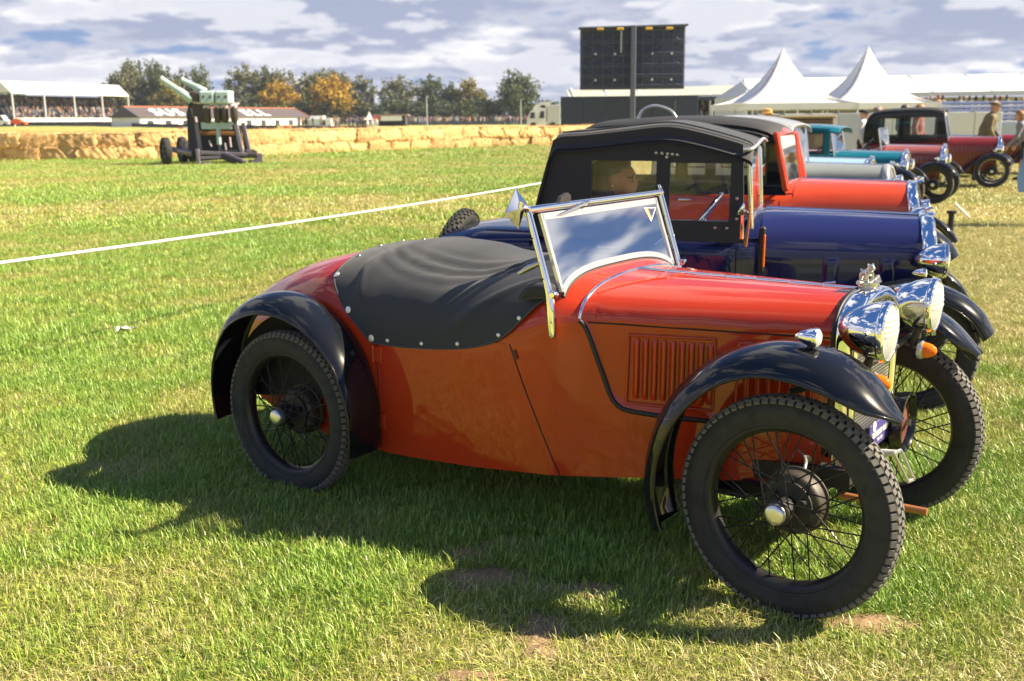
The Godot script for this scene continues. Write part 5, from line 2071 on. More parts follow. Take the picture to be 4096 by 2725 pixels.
func crown_mesh(lobes: Array, leaves: int, leaf: float, s0: int) -> ArrayMesh:
	var r := RandomNumberGenerator.new()
	r.seed = s0
	var verts := PackedVector3Array()
	var norms := PackedVector3Array()
	var cols := PackedColorArray()
	var vol := 0.0
	for l in lobes:
		vol += l[1].x * l[1].y
	for l in lobes:
		var n := int(leaves * l[1].x * l[1].y / vol)
		var clumps := []
		for i in maxi(6, n / 26):
			var dv := Vector3(r.randfn(), r.randfn(), r.randfn()).normalized()
			clumps.append([l[0] + dv * l[1] * pow(r.randf(), 0.33) * r.randf_range(0.8, 1.06), r.randf_range(0.72, 1.25)])
		for i in n:
			var c: Array = clumps[r.randi() % clumps.size()]
			var p: Vector3 = c[0] + Vector3(r.randfn(), r.randfn(), r.randfn()) * leaf * 1.5
			var nn := Vector3(r.randfn(), r.randfn() + 0.4, r.randfn()).normalized()
			var u := nn.cross(Vector3(r.randfn(), r.randfn(), r.randfn())).normalized()
			var v := nn.cross(u)
			var e := leaf * r.randf_range(0.6, 1.25)
			var tone: float = c[1] * r.randf_range(0.8, 1.2)
			var col := Color(tone, tone, tone * r.randf_range(0.85, 1.1))
			var face := v.cross(u).normalized()
			for q in [u * e, v * e * 0.7, -u * e, u * e, -u * e, -v * e * 0.7]:
				verts.append(p + q)
				norms.append(face)
				cols.append(col)
	var arr := []
	arr.resize(Mesh.ARRAY_MAX)
	arr[Mesh.ARRAY_VERTEX] = verts
	arr[Mesh.ARRAY_NORMAL] = norms
	arr[Mesh.ARRAY_COLOR] = cols
	var m := ArrayMesh.new()
	m.add_surface_from_arrays(Mesh.PRIMITIVE_TRIANGLES, arr)
	return m


func leaf_mat(r: float, g: float, b: float) -> StandardMaterial3D:
	var m := mat(r, g, b, 0.75)
	m.vertex_color_use_as_albedo = true
	m.backlight_enabled = true
	m.backlight = Color(0.6, 0.6, 0.55)
	return m


func tree(called: String, label: String, x: float, z: float, high: float, wide: float, kind: String, m: Material, group := "trees along the far side of the track") -> void:
	var o := thing(called, label, "tree", Vector3(x, land(x, z), z), rng.randf() * TAU, group)
	var s := mb()
	var bole := high * (0.5 if kind == "poplar" else 0.42)
	tube(s, PackedVector3Array([Vector3.ZERO, Vector3(0.1, bole * 0.5, 0), Vector3(-0.05, bole, 0.1), Vector3(0.1, high * 0.8, 0)]), [high * 0.022, high * 0.017, high * 0.012, 0.05], 7)
	for i in 6:
		var a := rng.randf() * TAU
		var y := high * rng.randf_range(0.22, 0.55)
		tube(s, PackedVector3Array([Vector3(0, y, 0), Vector3(cos(a) * wide * 0.16, y + high * 0.08, sin(a) * wide * 0.16), Vector3(cos(a) * wide * 0.34, y + high * 0.2, sin(a) * wide * 0.34)]), [high * 0.009, high * 0.006, 0.03], 5)
	obj("trunk", s, M.bark, o)
	var key := kind + str(rng.randi() % 2)
	var c := MeshInstance3D.new()
	c.name = "crown"
	c.mesh = shared[key]
	c.material_override = m
	c.scale = Vector3(wide, high, wide)
	o.add_child(c, true)


func background() -> void:
	M.bark = mat(0.09, 0.075, 0.06, 0.9)
	M.person = mat(1, 1, 1, 0.85)
	M.person.vertex_color_use_as_albedo = true
	M.dark_wall = mat(0.035, 0.042, 0.065, 0.7)
	M.black_wall = mat(0.012, 0.012, 0.016, 0.7)
	M.tent = mat(0.80, 0.80, 0.81, 0.55)
	M.tent.backlight_enabled = true
	M.tent.backlight = Color(0.4, 0.4, 0.42)
	M.tent_roof = mat(0.82, 0.82, 0.82, 0.5)
	M.pale_roof = mat(0.40, 0.42, 0.36, 0.6)
	M.white_wall = mat(0.76, 0.76, 0.77, 0.7)
	M.slate = textured(mat(0.115, 0.095, 0.105, 0.8), noise_tex(128, 0.1, 3, [[0.0, Color(0.75, 0.75, 0.75)], [1.0, Color(1, 1, 1)]], 61), 0.8)
	M.tile_ridge = mat(0.40, 0.13, 0.07, 0.8)
	M.window_dark = mat(0.05, 0.055, 0.075, 0.15)
	M.post = mat(0.45, 0.46, 0.50, 0.5)
	M.scrim = mat(0.034, 0.046, 0.080, 0.75)
	M.mast = mat(0.10, 0.11, 0.15, 0.5)
	M.truss = mat(0.060, 0.072, 0.115, 0.6)
	shared.crowd_person = person_mesh()
	grandstand()
	pits_building()
	track_edge()
	trees()
	big_screen()
	tents()
	lorry()


func grandstand() -> void:
	var o := thing("grandstand", "white roofed grandstand full of spectators beyond the track", "grandstand", Vector3(-102.2, 1.7, -252.0), 1.2)
	# local: x along the front, y up, z away from us is negative
	var s := mb()
	var L := 18.5
	var rows := []
	for i in 2:
		var x := [-L, L][i] as float
		rows.append(PackedVector3Array([Vector3(x, 7.3, 0), Vector3(x, 9.75, -2.8), Vector3(x, 7.3, -5.6)]))
	newg(s)
	for i in 2:
		newg(s)
		quad(s, rows[0][i], rows[0][i + 1], rows[1][i + 1], rows[1][i])
		quad(s, rows[0][i] - Vector3(0, 0.14, 0), rows[0][i + 1] - Vector3(0, 0.14, 0), rows[1][i + 1] - Vector3(0, 0.14, 0), rows[1][i] - Vector3(0, 0.12, 0))
	var roof := obj("roof", s, M.tent_roof, o)
	for k in 2:
		s = mb()
		newg(s)
		for p in rows[k]:
			s.add_vertex(p)
		obj("gable", s, M.tent, roof)
	s = mb()
	box(s, Vector3(2 * L, 0.28, 0.08), at3(0, 7.16, 0.06))
	obj("fascia", s, M.tent_roof, roof)
	for i in 5:
		s = mb()
		box(s, Vector3(0.30, 7.0, 0.30), at3(lerpf(-L + 0.3, L - 0.2, i / 4.0), 3.4, -0.1))
		obj("post", s, M.post, o)
	for i in 12:
		s = mb()
		box(s, Vector3(2 * L - 1.0, 0.36, 0.5), at3(-0.4, 0.9 + i * 0.38, -0.8 - i * 0.38))
		obj("seat_row", s, M.dark_wall, o)
	s = mb()
	box(s, Vector3(2 * L - 0.6, 6.8, 0.2), at3(0, 3.4, -5.7))
	obj("back_wall", s, M.dark_wall, o)
	s = mb()
	box(s, Vector3(2 * L - 0.6, 0.85, 0.12), at3(0.3, 1.30, 0.35), 0.02)
	obj("front_board", s, M.white_wall, o)
	var places := []
	for i in 12:
		for j in 56:
			if rng.randf() < 0.86:
				var p := Vector3(-L + 0.8 + j * 0.63 + rng.randf_range(-0.12, 0.12), 0.65 + i * 0.38, -0.8 - i * 0.38)
				places.append(o.transform * p)
	for j in 26:
		places.append(o.transform * Vector3(L - rng.randf_range(0.0, 5.0), 0.3 + rng.randf() * 1.6, 0.2 + rng.randf_range(-2.0, 0.0)))
	for j in 60:
		places.append(o.transform * Vector3(rng.randf_range(-L, L), 0.55, -0.3))
	crowd("seated_crowd", "rows of spectators seated under the grandstand roof", places)


func pits_building() -> void:
	var o := thing("pit_building", "long low white building with large letters on its grey roof", "building", Vector3(-57.6, 1.15, -222.5), 1.093)
	var L := 25.3
	var s := mb()
	box(s, Vector3(2 * L, 2.6, 7.4), at3(0, 0.6, -3.7))
	var wall := obj("wall", s, M.white_wall, o)
	s = mb()
	var pf := PackedVector3Array([Vector3(-L - 0.3, 1.84, 0.35), Vector3(-L - 0.2, 3.85, -3.7), Vector3(-L - 0.3, 1.84, -7.8)])
	var pr := PackedVector3Array([Vector3(L + 0.4, 1.84, 0.35), Vector3(L - 0.4, 3.85, -3.7), Vector3(L + 0.4, 1.84, -7.8)])
	for i in 2:
		newg(s)
		quad(s, pf[i], pf[i + 1], pr[i + 1], pr[i])
	newg(s)
	s.add_vertex(pf[0]); s.add_vertex(pf[1]); s.add_vertex(pf[2])
	newg(s)
	s.add_vertex(pr[0]); s.add_vertex(pr[2]); s.add_vertex(pr[1])
	var roof := obj("roof", s, M.slate, o)
	s = mb()
	rod(s, Vector3(-L - 0.2, 3.88, -3.7), Vector3(L - 0.4, 3.88, -3.7), 0.14)
	rod(s, Vector3(L - 0.4, 3.88, -3.7), Vector3(L + 0.4, 1.88, 0.35), 0.10)
	obj("ridge_tiles", s, M.tile_ridge, roof)
	for i in 11:
		s = mb()
		var x := lerpf(-L + 2.6, L - 2.0, i / 10.0)
		box(s, Vector3(1.5, 1.15, 0.08), at3(x, 0.72, 0.03))
		obj("window", s, M.window_dark, wall)
		s = mb()
		box(s, Vector3(0.35, 2.2, 0.10), at3(x - 2.3, 0.6, 0.04))
		obj("pilaster", s, M.post, wall)
	# letters laid on the roof slope
	for q in [["SUS", -16.6, 3.4], ["ELL", 8.6, 3.6]]:
		var t := TextMesh.new()
		t.text = q[0]
		var f := SystemFont.new()
		f.font_names = PackedStringArray(["Droid Sans"])
		f.font_weight = 800
		t.font = f
		t.font_size = 48
		t.pixel_size = 0.075
		t.depth = 0.10
		obj("lettering", t, M.white_wall, roof, Transform3D(Basis.from_euler(Vector3(-1.12, 0, 0)) * Basis.from_scale(Vector3(q[2] / 2.5, 1.08, 1)), Vector3(q[1], 2.84, -1.62)))
	var hut := thing("white_hut", "small flat white hut past the end of the lettered building", "hut", Vector3(-36.3, 0.85, -205.0))
	s = mb()
	box(s, Vector3(4.6, 1.7, 3.0), at3(0, 0.8, 0), 0.05)
	box(s, Vector3(2.6, 0.5, 2.0), at3(-0.5, 1.9, 0), 0.05)
	obj("wall", s, M.white_wall, hut)
	s = mb()
	box(s, Vector3(0.6, 0.9, 0.1), at3(0.9, 0.8, 1.5))
	obj("window", s, M.window_dark, hut)
	var sign := thing("refreshment_hut", "low hut with white sign board beside a peaked white tent", "hut", Vector3(-22.8, 0.95, -205.0))
	s = mb()
	box(s, Vector3(6.2, 1.2, 3.0), at3(0, 0.5, -1.2))
	obj("wall", s, M.black_wall, sign)
	s = mb()
	box(s, Vector3(6.8, 0.25, 4.2), at3(0, 2.05, -1.0), 0.04)
	obj("roof", s, mat(0.30, 0.19, 0.16, 0.8), sign)
	s = mb()
	box(s, Vector3(3.9, 0.85, 0.12), at3(0.2, 1.42, 1.2), 0.02)
	obj("sign_board", s, M.white_wall, sign)
	s = mb()
	box(s, Vector3(1.5, 0.85, 0.12), at3(-2.6, 1.42, 1.16), 0.02)
	obj("red_panel", s, mat(0.45, 0.10, 0.06, 0.6), sign)
	for x: float in [-3.0, 3.0]:
		s = mb()
		rod(s, Vector3(x, 0, 1.0), Vector3(x, 2.0, 1.0), 0.07)
		obj("post", s, M.post, sign)
	peak_tent(thing("peaked_tent", "tiny white peaked tent left of the sign board hut", "tent", Vector3(-26.8, 0.95, -204.0)), 1.05, 1.3, 2.75)


func track_edge() -> void:
	wall_between("track_wall", "low grey blue wall along the far edge of the track", "wall", [[-140, -246], [-98.1, -234.5], [-70, -200], [-46.2, -173], [-28.0, -156], [-19.5, -147]], 0.62, 0.5, M.dark_wall)
	wall_between("tyre_wall", "black tyre wall along the track in front of the standing crowd", "wall", [[-18.4, -145], [-10, -148.5], [-3.1, -149], [1.4, -148]], 0.50, 0.6, M.black_wall)
	var places := []
	for i in 280:
		var x := rng.randf_range(-22, 4.0)
		var z := -226.0 - rng.randf() * 6.0
		places.append(Vector3(x, land(x, z), z))
	for i in 90:
		var x := rng.randf_range(-41, -27)
		var z := -203.0 - rng.randf() * 6.0
		places.append(Vector3(x, land(x, z), z))
	crowd("standing_crowd", "line of spectators standing behind the far rail of the track", places)
	var fence := thing("spectator_fence", "dark crowd barrier in front of the standing spectators", "barrier", Vector3(-23.0, land(-10, -224), -224.0))
	var panel := BoxMesh.new()
	panel.size = Vector3(0.54, 0.72, 0.05)
	for i in 46:
		obj("panel", panel, M.truss, fence, at3(i * 0.62, 0.36, 0))
	var s := mb()
	# three marshals in white
	var m3 := mat(0.75, 0.75, 0.76, 0.8)
	for i in 3:
		var w := thing("marshal", ["person in white overalls, leftmost of the three by the wall's end", "person in white overalls, middle one of the three by the wall's end", "person in white overalls, rightmost of the three by the wall's end"][i], "person", Vector3(-19.2 + i * 0.62, land(-18, -144), -144.0), 0.6 * i, "marshals in white beside the track")
		var g := 0.96 + 0.03 * i
		obj("body", figure(g, i * 0.3, Color(0.72, 0.72, 0.73), Color(0.70, 0.70, 0.72), 0.03), M.person, w)
	for q in [["trackside_marker", "orange and white marker block on the grass left of the gun", "marker", Vector3(-44.96, land(-45, -147) + 0.32, -147.0), Vector3(1.15, 0.62, 0.4)], ["cream_box", "cream and red box standing behind the hay bales", "box", Vector3(-26.0, land(-26, -123) + 0.45, -123.0), Vector3(1.5, 1.15, 0.6)]]:
		var o := thing(q[0], q[1], q[2], q[3])
		s = mb()
		box(s, q[4] * Vector3(0.5, 1, 1), at3(-0.25 * q[4].x, 0, 0), 0.02)
		obj("panel", s, M.orange_cloth if q[0] == "trackside_marker" else mat(0.80, 0.66, 0.34, 0.7), o)
		s = mb()
		box(s, q[4] * Vector3(0.5, 1, 1), at3(0.25 * q[4].x + 0.003, 0, 0), 0.02)
		obj("panel", s, M.white_wall if q[0] == "trackside_marker" else mat(0.62, 0.10, 0.08, 0.7), o)
	for q in [[-14.7, -190.0, 5.2, "lamp post between two poplars behind the standing crowd"], [1.97, -190.0, 4.6, "lamp post in front of the round green tree by the lorry"]]:
		var o := thing("lamp_post", q[3], "lamp post", Vector3(q[0], land(q[0], q[1]), q[1]))
		s = mb()
		tube(s, PackedVector3Array([Vector3.ZERO, Vector3(0, q[2], 0)]), [0.11, 0.07], 8)
		obj("pole", s, M.post, o)
		s = mb()
		box(s, Vector3(0.5, 0.14, 0.25), at3(0.1, q[2] + 0.05, 0), 0.04)
		obj("lantern", s, M.post, o)
	# a racing motorcycle leaning through the bend
	var bike := thing("racing_motorcycle", "racing motorcycle with crouching rider in black and white on the track", "motorcycle", Vector3(-48.9, land(-48.9, -173) + 0.05, -171.5), 0.3)
	s = mb()
	for x: float in [-0.68, 0.68]:
		lathe(s, [Vector2(0.22, 0.07), Vector2(0.31, 0.07), Vector2(0.33, 0), Vector2(0.31, -0.07), Vector2(0.22, -0.07)], at3(x, 0.33, 0, PI / 2), 16)
	beam(s, Vector3(-0.6, 0.45, 0), Vector3(0.5, 0.65, 0), 0.22, 0.34, 0.05)
	obj("machine", s, M.black_wall, bike)
	obj("rider", blob([[Vector3(-0.35, 0.85, 0), Vector3(0.15, 1.05, 0), 0.17, 0.19, Color(0.7, 0.7, 0.72)], [Vector3(0.34, 1.16, 0), Vector3(0.36, 1.18, 0), 0.14, 0.14, Color(0.75, 0.75, 0.75)], [Vector3(0.15, 1.05, 0.2), Vector3(0.5, 0.8, 0.25), 0.07, 0.05, Color(0.7, 0.7, 0.72)], [Vector3(0.15, 1.05, -0.2), Vector3(0.5, 0.8, -0.25), 0.07, 0.05, Color(0.7, 0.7, 0.72)], [Vector3(-0.35, 0.82, 0.14), Vector3(0.05, 0.62, 0.2), 0.10, 0.07, Color(0.05, 0.05, 0.05)], [Vector3(0.05, 0.62, 0.2), Vector3(-0.3, 0.3, 0.18), 0.07, 0.05, Color(0.05, 0.05, 0.05)], [Vector3(-0.35, 0.82, -0.14), Vector3(0.05, 0.62, -0.2), 0.10, 0.07, Color(0.05, 0.05, 0.05)], [Vector3(0.05, 0.62, -0.2), Vector3(-0.3, 0.3, -0.18), 0.07, 0.05, Color(0.05, 0.05, 0.05)]], 0.045, 0.06), M.person, bike)
	var oc := thing("orange_buggy", "bright orange utility vehicle at the left end of the grandstand", "vehicle", Vector3(-103.8, land(-104, -226), -226.0))
	s = mb()
	slab(s, PackedVector2Array([Vector2(-1.6, 0.3), Vector2(1.6, 0.3), Vector2(1.7, 0.8), Vector2(0.8, 0.95), Vector2(0.4, 1.5), Vector2(-0.7, 1.5), Vector2(-1.5, 1.0)]), 1.4, at3(0, 0.1, 0))
	obj("body", s, M.orange_cloth, oc)
	for x: float in [-1.0, 1.0]:
		s = mb()
		lathe(s, [Vector2(0, 0.12), Vector2(0.34, 0.12), Vector2(0.34, -0.12)], at3(x, 0.34, 0.66, PI / 2), 14)
		obj("wheel", s, M.black_wall, oc)
	var wv := thing("white_van", "white van cut off by the left edge of the photo beside the orange vehicle", "van", Vector3(-108.2, land(-108, -227), -227.0))
	s = mb()
	slab(s, PackedVector2Array([Vector2(-2.4, 0.35), Vector2(2.2, 0.35), Vector2(2.3, 1.1), Vector2(1.5, 1.3), Vector2(0.8, 2.3), Vector2(-2.4, 2.4)]), 1.9, Transform3D())
	obj("body", s, M.white_wall, wv)
	s = mb()
	slab(s, PackedVector2Array([Vector2(0.3, 1.35), Vector2(1.25, 1.35), Vector2(0.75, 2.1), Vector2(0.3, 2.1)]), 1.94, Transform3D())
	obj("window", s, M.window_dark, wv)
	for x: float in [-1.5, 1.4]:
		s = mb()
		lathe(s, [Vector2(0, 0.12), Vector2(0.36, 0.12), Vector2(0.36, -0.12)], at3(x, 0.36, 0.9, PI / 2), 14)
		obj("wheel", s, M.black_wall, wv)


func trees() -> void:
	for k in 2:
		shared["poplar" + str(k)] = crown_mesh([[Vector3(0, 0.38, 0), Vector3(0.46, 0.26, 0.46)], [Vector3(0.06, 0.60, 0.04), Vector3(0.42, 0.24, 0.42)], [Vector3(-0.16, 0.66, 0.1), Vector3(0.28, 0.22, 0.28)], [Vector3(0.18, 0.74, -0.08), Vector3(0.24, 0.19, 0.24)], [Vector3(-0.03, 0.83, 0.0), Vector3(0.21, 0.16, 0.21)], [Vector3(-0.25, 0.30, -0.1), Vector3(0.28, 0.2, 0.26)], [Vector3(0.27, 0.30, 0.1), Vector3(0.26, 0.2, 0.26)], [Vector3(0, 0.17, 0), Vector3(0.36, 0.13, 0.36)]], 4600, 0.025, 500 + k)
		shared["round" + str(k)] = crown_mesh([[Vector3(0, 0.62, 0), Vector3(0.36, 0.30, 0.36)], [Vector3(-0.24, 0.52, 0.1), Vector3(0.24, 0.2, 0.24)], [Vector3(0.26, 0.55, -0.05), Vector3(0.22, 0.22, 0.24)], [Vector3(0.08, 0.82, 0.05), Vector3(0.24, 0.16, 0.24)], [Vector3(-0.14, 0.74, -0.1), Vector3(0.22, 0.18, 0.22)], [Vector3(0.04, 0.40, 0.22), Vector3(0.26, 0.16, 0.2)], [Vector3(-0.05, 0.28, 0), Vector3(0.36, 0.18, 0.36)]], 3800, 0.027, 520 + k)
		shared["bush" + str(k)] = crown_mesh([[Vector3(0, 0.45, 0), Vector3(0.45, 0.42, 0.45)], [Vector3(-0.3, 0.36, 0.1), Vector3(0.25, 0.30, 0.3)], [Vector3(0.3, 0.40, 0), Vector3(0.25, 0.34, 0.3)]], 1300, 0.035, 540 + k)
	var grey := leaf_mat(0.165, 0.170, 0.085)
	var dark := leaf_mat(0.065, 0.088, 0.045)
	var olive := leaf_mat(0.23, 0.195, 0.040)
	var gold := leaf_mat(0.44, 0.275, 0.026)
	var green := leaf_mat(0.10, 0.13, 0.048)
	var g1 := "poplars beyond the track"
	var poplars := [
		[-109.0, 15.4, 8.0, "grey poplar rising behind the right end of the grandstand roof"],
		[-70.8, 15.8, 8.0, "shorter grey poplar between the first two of three right of the gun"],
		[-54.6, 14.8, 8.5, "grey poplar filling the space left of the golden tree's top"],
		[-105.8, 18.2, 8.0, "tall grey green poplar, leftmost of the row behind the grandstand's end"],
		[-102.4, 18.8, 7.5, "tall grey green poplar, second from the left, above the grandstand's end"],
		[-97.4, 17.0, 9.0, "broad grey green poplar, third from the left, above the lettered roof"],
		[-92.4, 15.6, 6.0, "dark poplar standing behind the tips of the gun barrels"],
		[-86.6, 16.6, 7.0, "poplar with a pointed top just right of the gun barrels"],
		[-74.4, 16.8, 8.5, "dark poplar right of the gun's breech boxes, first of three close together"],
		[-68.6, 16.4, 7.5, "grey green poplar, middle one of three right of the gun"],
		[-63.8, 15.6, 7.5, "grey green poplar, last of three right of the gun"],
		[-57.4, 14.6, 7.0, "poplar behind the left side of the golden tree"],
		[-51.4, 16.0, 8.0, "poplar directly behind the golden tree's top"],
		[-46.4, 14.6, 7.5, "poplar behind the right side of the golden tree"],
		[-41.8, 14.0, 7.0, "grey poplar right of the golden tree beside a gap of sky"],
		[-31.0, 13.6, 9.0, "olive grey poplar standing alone right of the gap of sky"],
		[-22.2, 13.9, 9.5, "poplar with hanging pale branches, behind the lamp post"]]
	for q in poplars:
		tree("poplar_tree", q[3], q[0], -300.0 - rng.randf() * 8.0, q[1], q[2] * 1.5, "poplar", grey if rng.randf() < 0.65 else green, g1)
	tree("golden_tree", "golden yellow autumn tree in the middle of the tree line", -48.6, -290.0, 13.0, 17.0, "round", gold)
	tree("golden_tree", "olive yellow autumn tree behind the gun barrels", -91.0, -290.0, 11.4, 15.5, "round", olive)
	tree("golden_tree", "yellow brown tree right of the gun, lower than the poplars", -62.6, -291.0, 11.6, 12.5, "round", gold)
	tree("dark_tree", "dark green tree between two poplars and a yellowish tree", -16.6, -300.0, 11.2, 9.0, "round", dark)
	tree("yellowish_tree", "yellowish green tree left of the round green tree", -11.2, -298.0, 12.3, 12.0, "round", olive)
	tree("round_tree", "large round green tree standing alone near the lorry", 2.6, -285.0, 13.9, 14.6, "round", green)
	tree("dark_tree", "small dark tree at the left edge behind the grandstand roof", -140.0, -300.0, 12.6, 14.0, "bush", dark)
	tree("dark_tree", "low dark tree left of the leftmost poplar", -110.5, -300.0, 12.6, 10.0, "bush", dark)
	tree("small_tree", "small olive tree behind the poplar's right side beneath the gap of sky", -38.2, -296.0, 7.0, 7.0, "bush", olive)
	tree("small_tree", "small reddish tree between the yellowish tree and the round one", -5.2, -294.0, 7.4, 8.0, "bush", olive)
	tree("small_tree", "small olive tree right of the round tree behind the lorry", 10.5, -292.0, 7.2, 7.0, "bush", olive)
	tree("small_tree", "distant brown treetop just above the pale stand roof", 30.0, -190.0, 7.6, 3.2, "bush", gold)
	for q in [[-84.0, "dark bush under the pointed poplar"], [-78.0, "dark bush behind the gun's right side"], [-70.0, "dark bush under the middle poplar right of the gun"], [-56.0, "dark bush left of the golden tree's foot"], [-46.0, "dark bush under the golden tree"], [-34.0, "dark bush left of the lone poplar's foot"], [-26.0, "dark bush between the lone poplar and the next"], [-19.0, "dark bush behind the lamp post"], [-8.0, "dark bush under the yellowish tree"], [0.0, "dark bush under the round tree"], [6.5, "dark bush behind the lorry"], [13.0, "dark bush left of the dark stage wall"]]:
		tree("bush", q[1], q[0], -288.0 - rng.randf() * 5.0, rng.randf_range(6.5, 9.0), rng.randf_range(12.0, 16.0), "bush", dark if rng.randf() < 0.7 else green, "bushes at the foot of the tree line")


func big_screen() -> void:
	var wall := thing("stage_wall", "dark blue sheeted wall below the big screen", "wall", Vector3(10.3, 0.06, -92.0), -0.02)
	for i in 6:
		var s := mb()
		box(s, Vector3(1.94, 3.5, 0.10), at3(-4.95 + i * 1.97, 1.75, 0), 0.02)
		obj("sheet", s, M.scrim, wall)
	var o := thing("big_screen", "big outdoor screen seen from behind, dark trussed back on a mast", "screen", Vector3(10.25, 0.06, -89.6), 0.0)
	var s := mb()
	box(s, Vector3(8.7, 4.95, 0.25), at3(0, 6.45, -0.35), 0.03)
	obj("panel_back", s, mat(0.030, 0.042, 0.075, 0.7), o)
	s = mb()
	box(s, Vector3(9.0, 0.16, 0.9), at3(0.0, 9.0, -0.1, 0, 0, 0.02), 0.03)
	obj("top_rail", s, M.truss, o)
	s = mb()
	box(s, Vector3(0.42, 9.2, 0.42), at3(0.0, 4.5, 0.25), 0.05)
	obj("mast", s, M.mast, o)
	for y: float in [4.15, 5.0, 5.85, 6.75, 7.75, 8.75]:
		s = mb()
		rod(s, Vector3(-4.3, y, 0.0), Vector3(4.3, y, 0.0), 0.06)
		rod(s, Vector3(-4.3, y + 0.18, 0.05), Vector3(4.3, y + 0.18, 0.05), 0.035)
		obj("cross_rail", s, M.truss, o)
	for x: float in [-4.2, -3.35, -2.5, -1.65, -0.8, 0.8, 1.65, 2.5, 3.35, 4.2]:
		s = mb()
		rod(s, Vector3(x, 4.05, -0.05), Vector3(x, 8.9, -0.05), 0.05)
		obj("upright", s, M.truss, o)
	for i in 5:
		for sx: float in [-1.0, 1.0]:
			for h in 2:
				s = mb()
				var y: float = [4.15, 5.0, 5.85, 6.75, 7.75][i]
				var y2: float = [5.0, 5.85, 6.75, 7.75, 8.75][i]
				var xa := sx * (0.8 + h * 1.7)
				var xb := sx * (2.5 + h * 1.7)
				rod(s, Vector3(xa if i % 2 else xb, y, 0.0), Vector3(xb if i % 2 else xa, y2, 0.0), 0.04)
				obj("brace", s, M.truss, o)
	for x: float in [-2.75, -1.1, 1.25, 2.95]:
		s = mb()
		box(s, Vector3(0.55, 0.17, 0.4), at3(x, 8.83, 0.2), 0.04)
		obj("winch", s, M.yellow, o)
	for q in [[-3.1, 6.85], [-1.5, 6.85], [1.6, 6.85], [3.2, 6.85], [-3.1, 4.75], [-1.5, 4.75], [1.6, 4.75], [3.2, 4.75]]:
		s = mb()
		box(s, Vector3(0.16, 0.16, 0.1), at3(q[0], q[1], 0.12), 0.02)
		obj("clamp", s, M.aluminium, o)
	s = mb()
	rod(s, Vector3(-1.0, 6.95, 0.14), Vector3(-0.98, 8.7, 0.14), 0.07)
	obj("cable_tube", s, M.post, o)
	# covered stand behind
	var st := thing("covered_stand", "long covered stand with pale green roof, behind the big screen", "grandstand", Vector3(17.4, 0.2, -125.0), -0.01)
	s = mb()
	newg(s)
	quad(s, Vector3(-10.6, 4.05, 1.2), Vector3(10.2, 4.15, 1.2), Vector3(10.2, 5.35, -4.5), Vector3(-10.6, 5.0, -4.5))
	quad(s, Vector3(-10.6, 3.93, 1.2), Vector3(10.2, 4.03, 1.2), Vector3(10.2, 5.23, -4.5), Vector3(-10.6, 4.9, -4.5))
	var rf := obj("roof", s, M.pale_roof, st)
	for i in 6:
		s = mb()
		var x := -10.0 + i * 3.95
		beam(s, Vector3(x, 4.08, 1.25), Vector3(x, 5.2, -4.4), 0.10, 0.10)
		obj("roof_seam", s, M.white_wall, rf)
		s = mb()
		box(s, Vector3(0.2, 4.0, 0.2), at3(x, 2.0, 1.0))
		obj("post", s, M.post, st)
	s = mb()
	box(s, Vector3(20.6, 4.0, 0.3), at3(-0.2, 2.0, -4.4))
	box(s, Vector3(20.4, 0.45, 0.2), at3(-0.2, 3.72, 1.05))
	obj("back_wall", s, M.scrim, st)
	for i in 6:
		s = mb()
		box(s, Vector3(20.2, 0.4, 0.8), at3(-0.2, 0.4 + 0.4 * i, 0.2 - 0.75 * i))
		obj("seat_row", s, M.dark_wall, st)
	var places := []
	for i in 6:
		for j in 36:
			if rng.randf() < 0.7:
				places.append(st.transform * Vector3(-10 + j * 0.56, 0.25 + 0.4 * i, 0.2 - 0.75 * i))
	crowd("seated_crowd", "spectators seated in the covered stand behind the big screen", places)


func peak_tent(o: Node3D, half: float, eave: float, peak: float, left_valance := true) -> void:
	var s := mb()
	var rows := []
	var n := 16
	for i in n + 1:
		var t := float(i) / n
		var h := eave + (peak - eave) * pow(t, 2.6)
		var w := half * (1.0 - t) + 0.05
		var ring := PackedVector3Array()
		for side in 4:
			for j in 8:
				var u := j / 8.0 * 2.0 - 1.0
				var sag := 1.0 - 0.05 * (1.0 - u * u) * (1.0 - t)
				var p := Vector3(u * w, h, w * sag)
				# corners run higher than the middles of the sides, as stretched cloth does
				p.y += 0.16 * (peak - eave) * pow(t * (1.0 - t) * 2.2, 1.2) * (u * u) * 0.6
				ring.append(p.rotated(Vector3.UP, -side * PI / 2))
		rows.append(ring)
	grid(s, rows, true)
	var roof := obj("roof", s, M.tent, o)
	s = mb()
	rod(s, Vector3(0, peak - 0.05, 0), Vector3(0, peak + 0.10 * half / 2.5, 0), 0.05, 0.02)
	obj("finial", s, M.tent, roof)
	var v := 0.10 * half
	for side in 4:
		s = mb()
		box(s, Vector3(half * 2.0, v, 0.03), Transform3D(Basis(Vector3.UP, side * PI / 2), Vector3(0, eave - v * 0.5 + 0.01, 0) + Vector3(0, 0, half - 0.03).rotated(Vector3.UP, side * PI / 2)))
		obj("valance", s, M.tent, o)
	for sx: float in [-1.0, 1.0]:
		for sz: float in [-1.0, 1.0]:
			s = mb()
			rod(s, Vector3(sx * (half - 0.08), 0, sz * (half - 0.08)), Vector3(sx * (half - 0.08), eave, sz * (half - 0.08)), 0.04 * half / 2.5)
			obj("post", s, M.post, o)


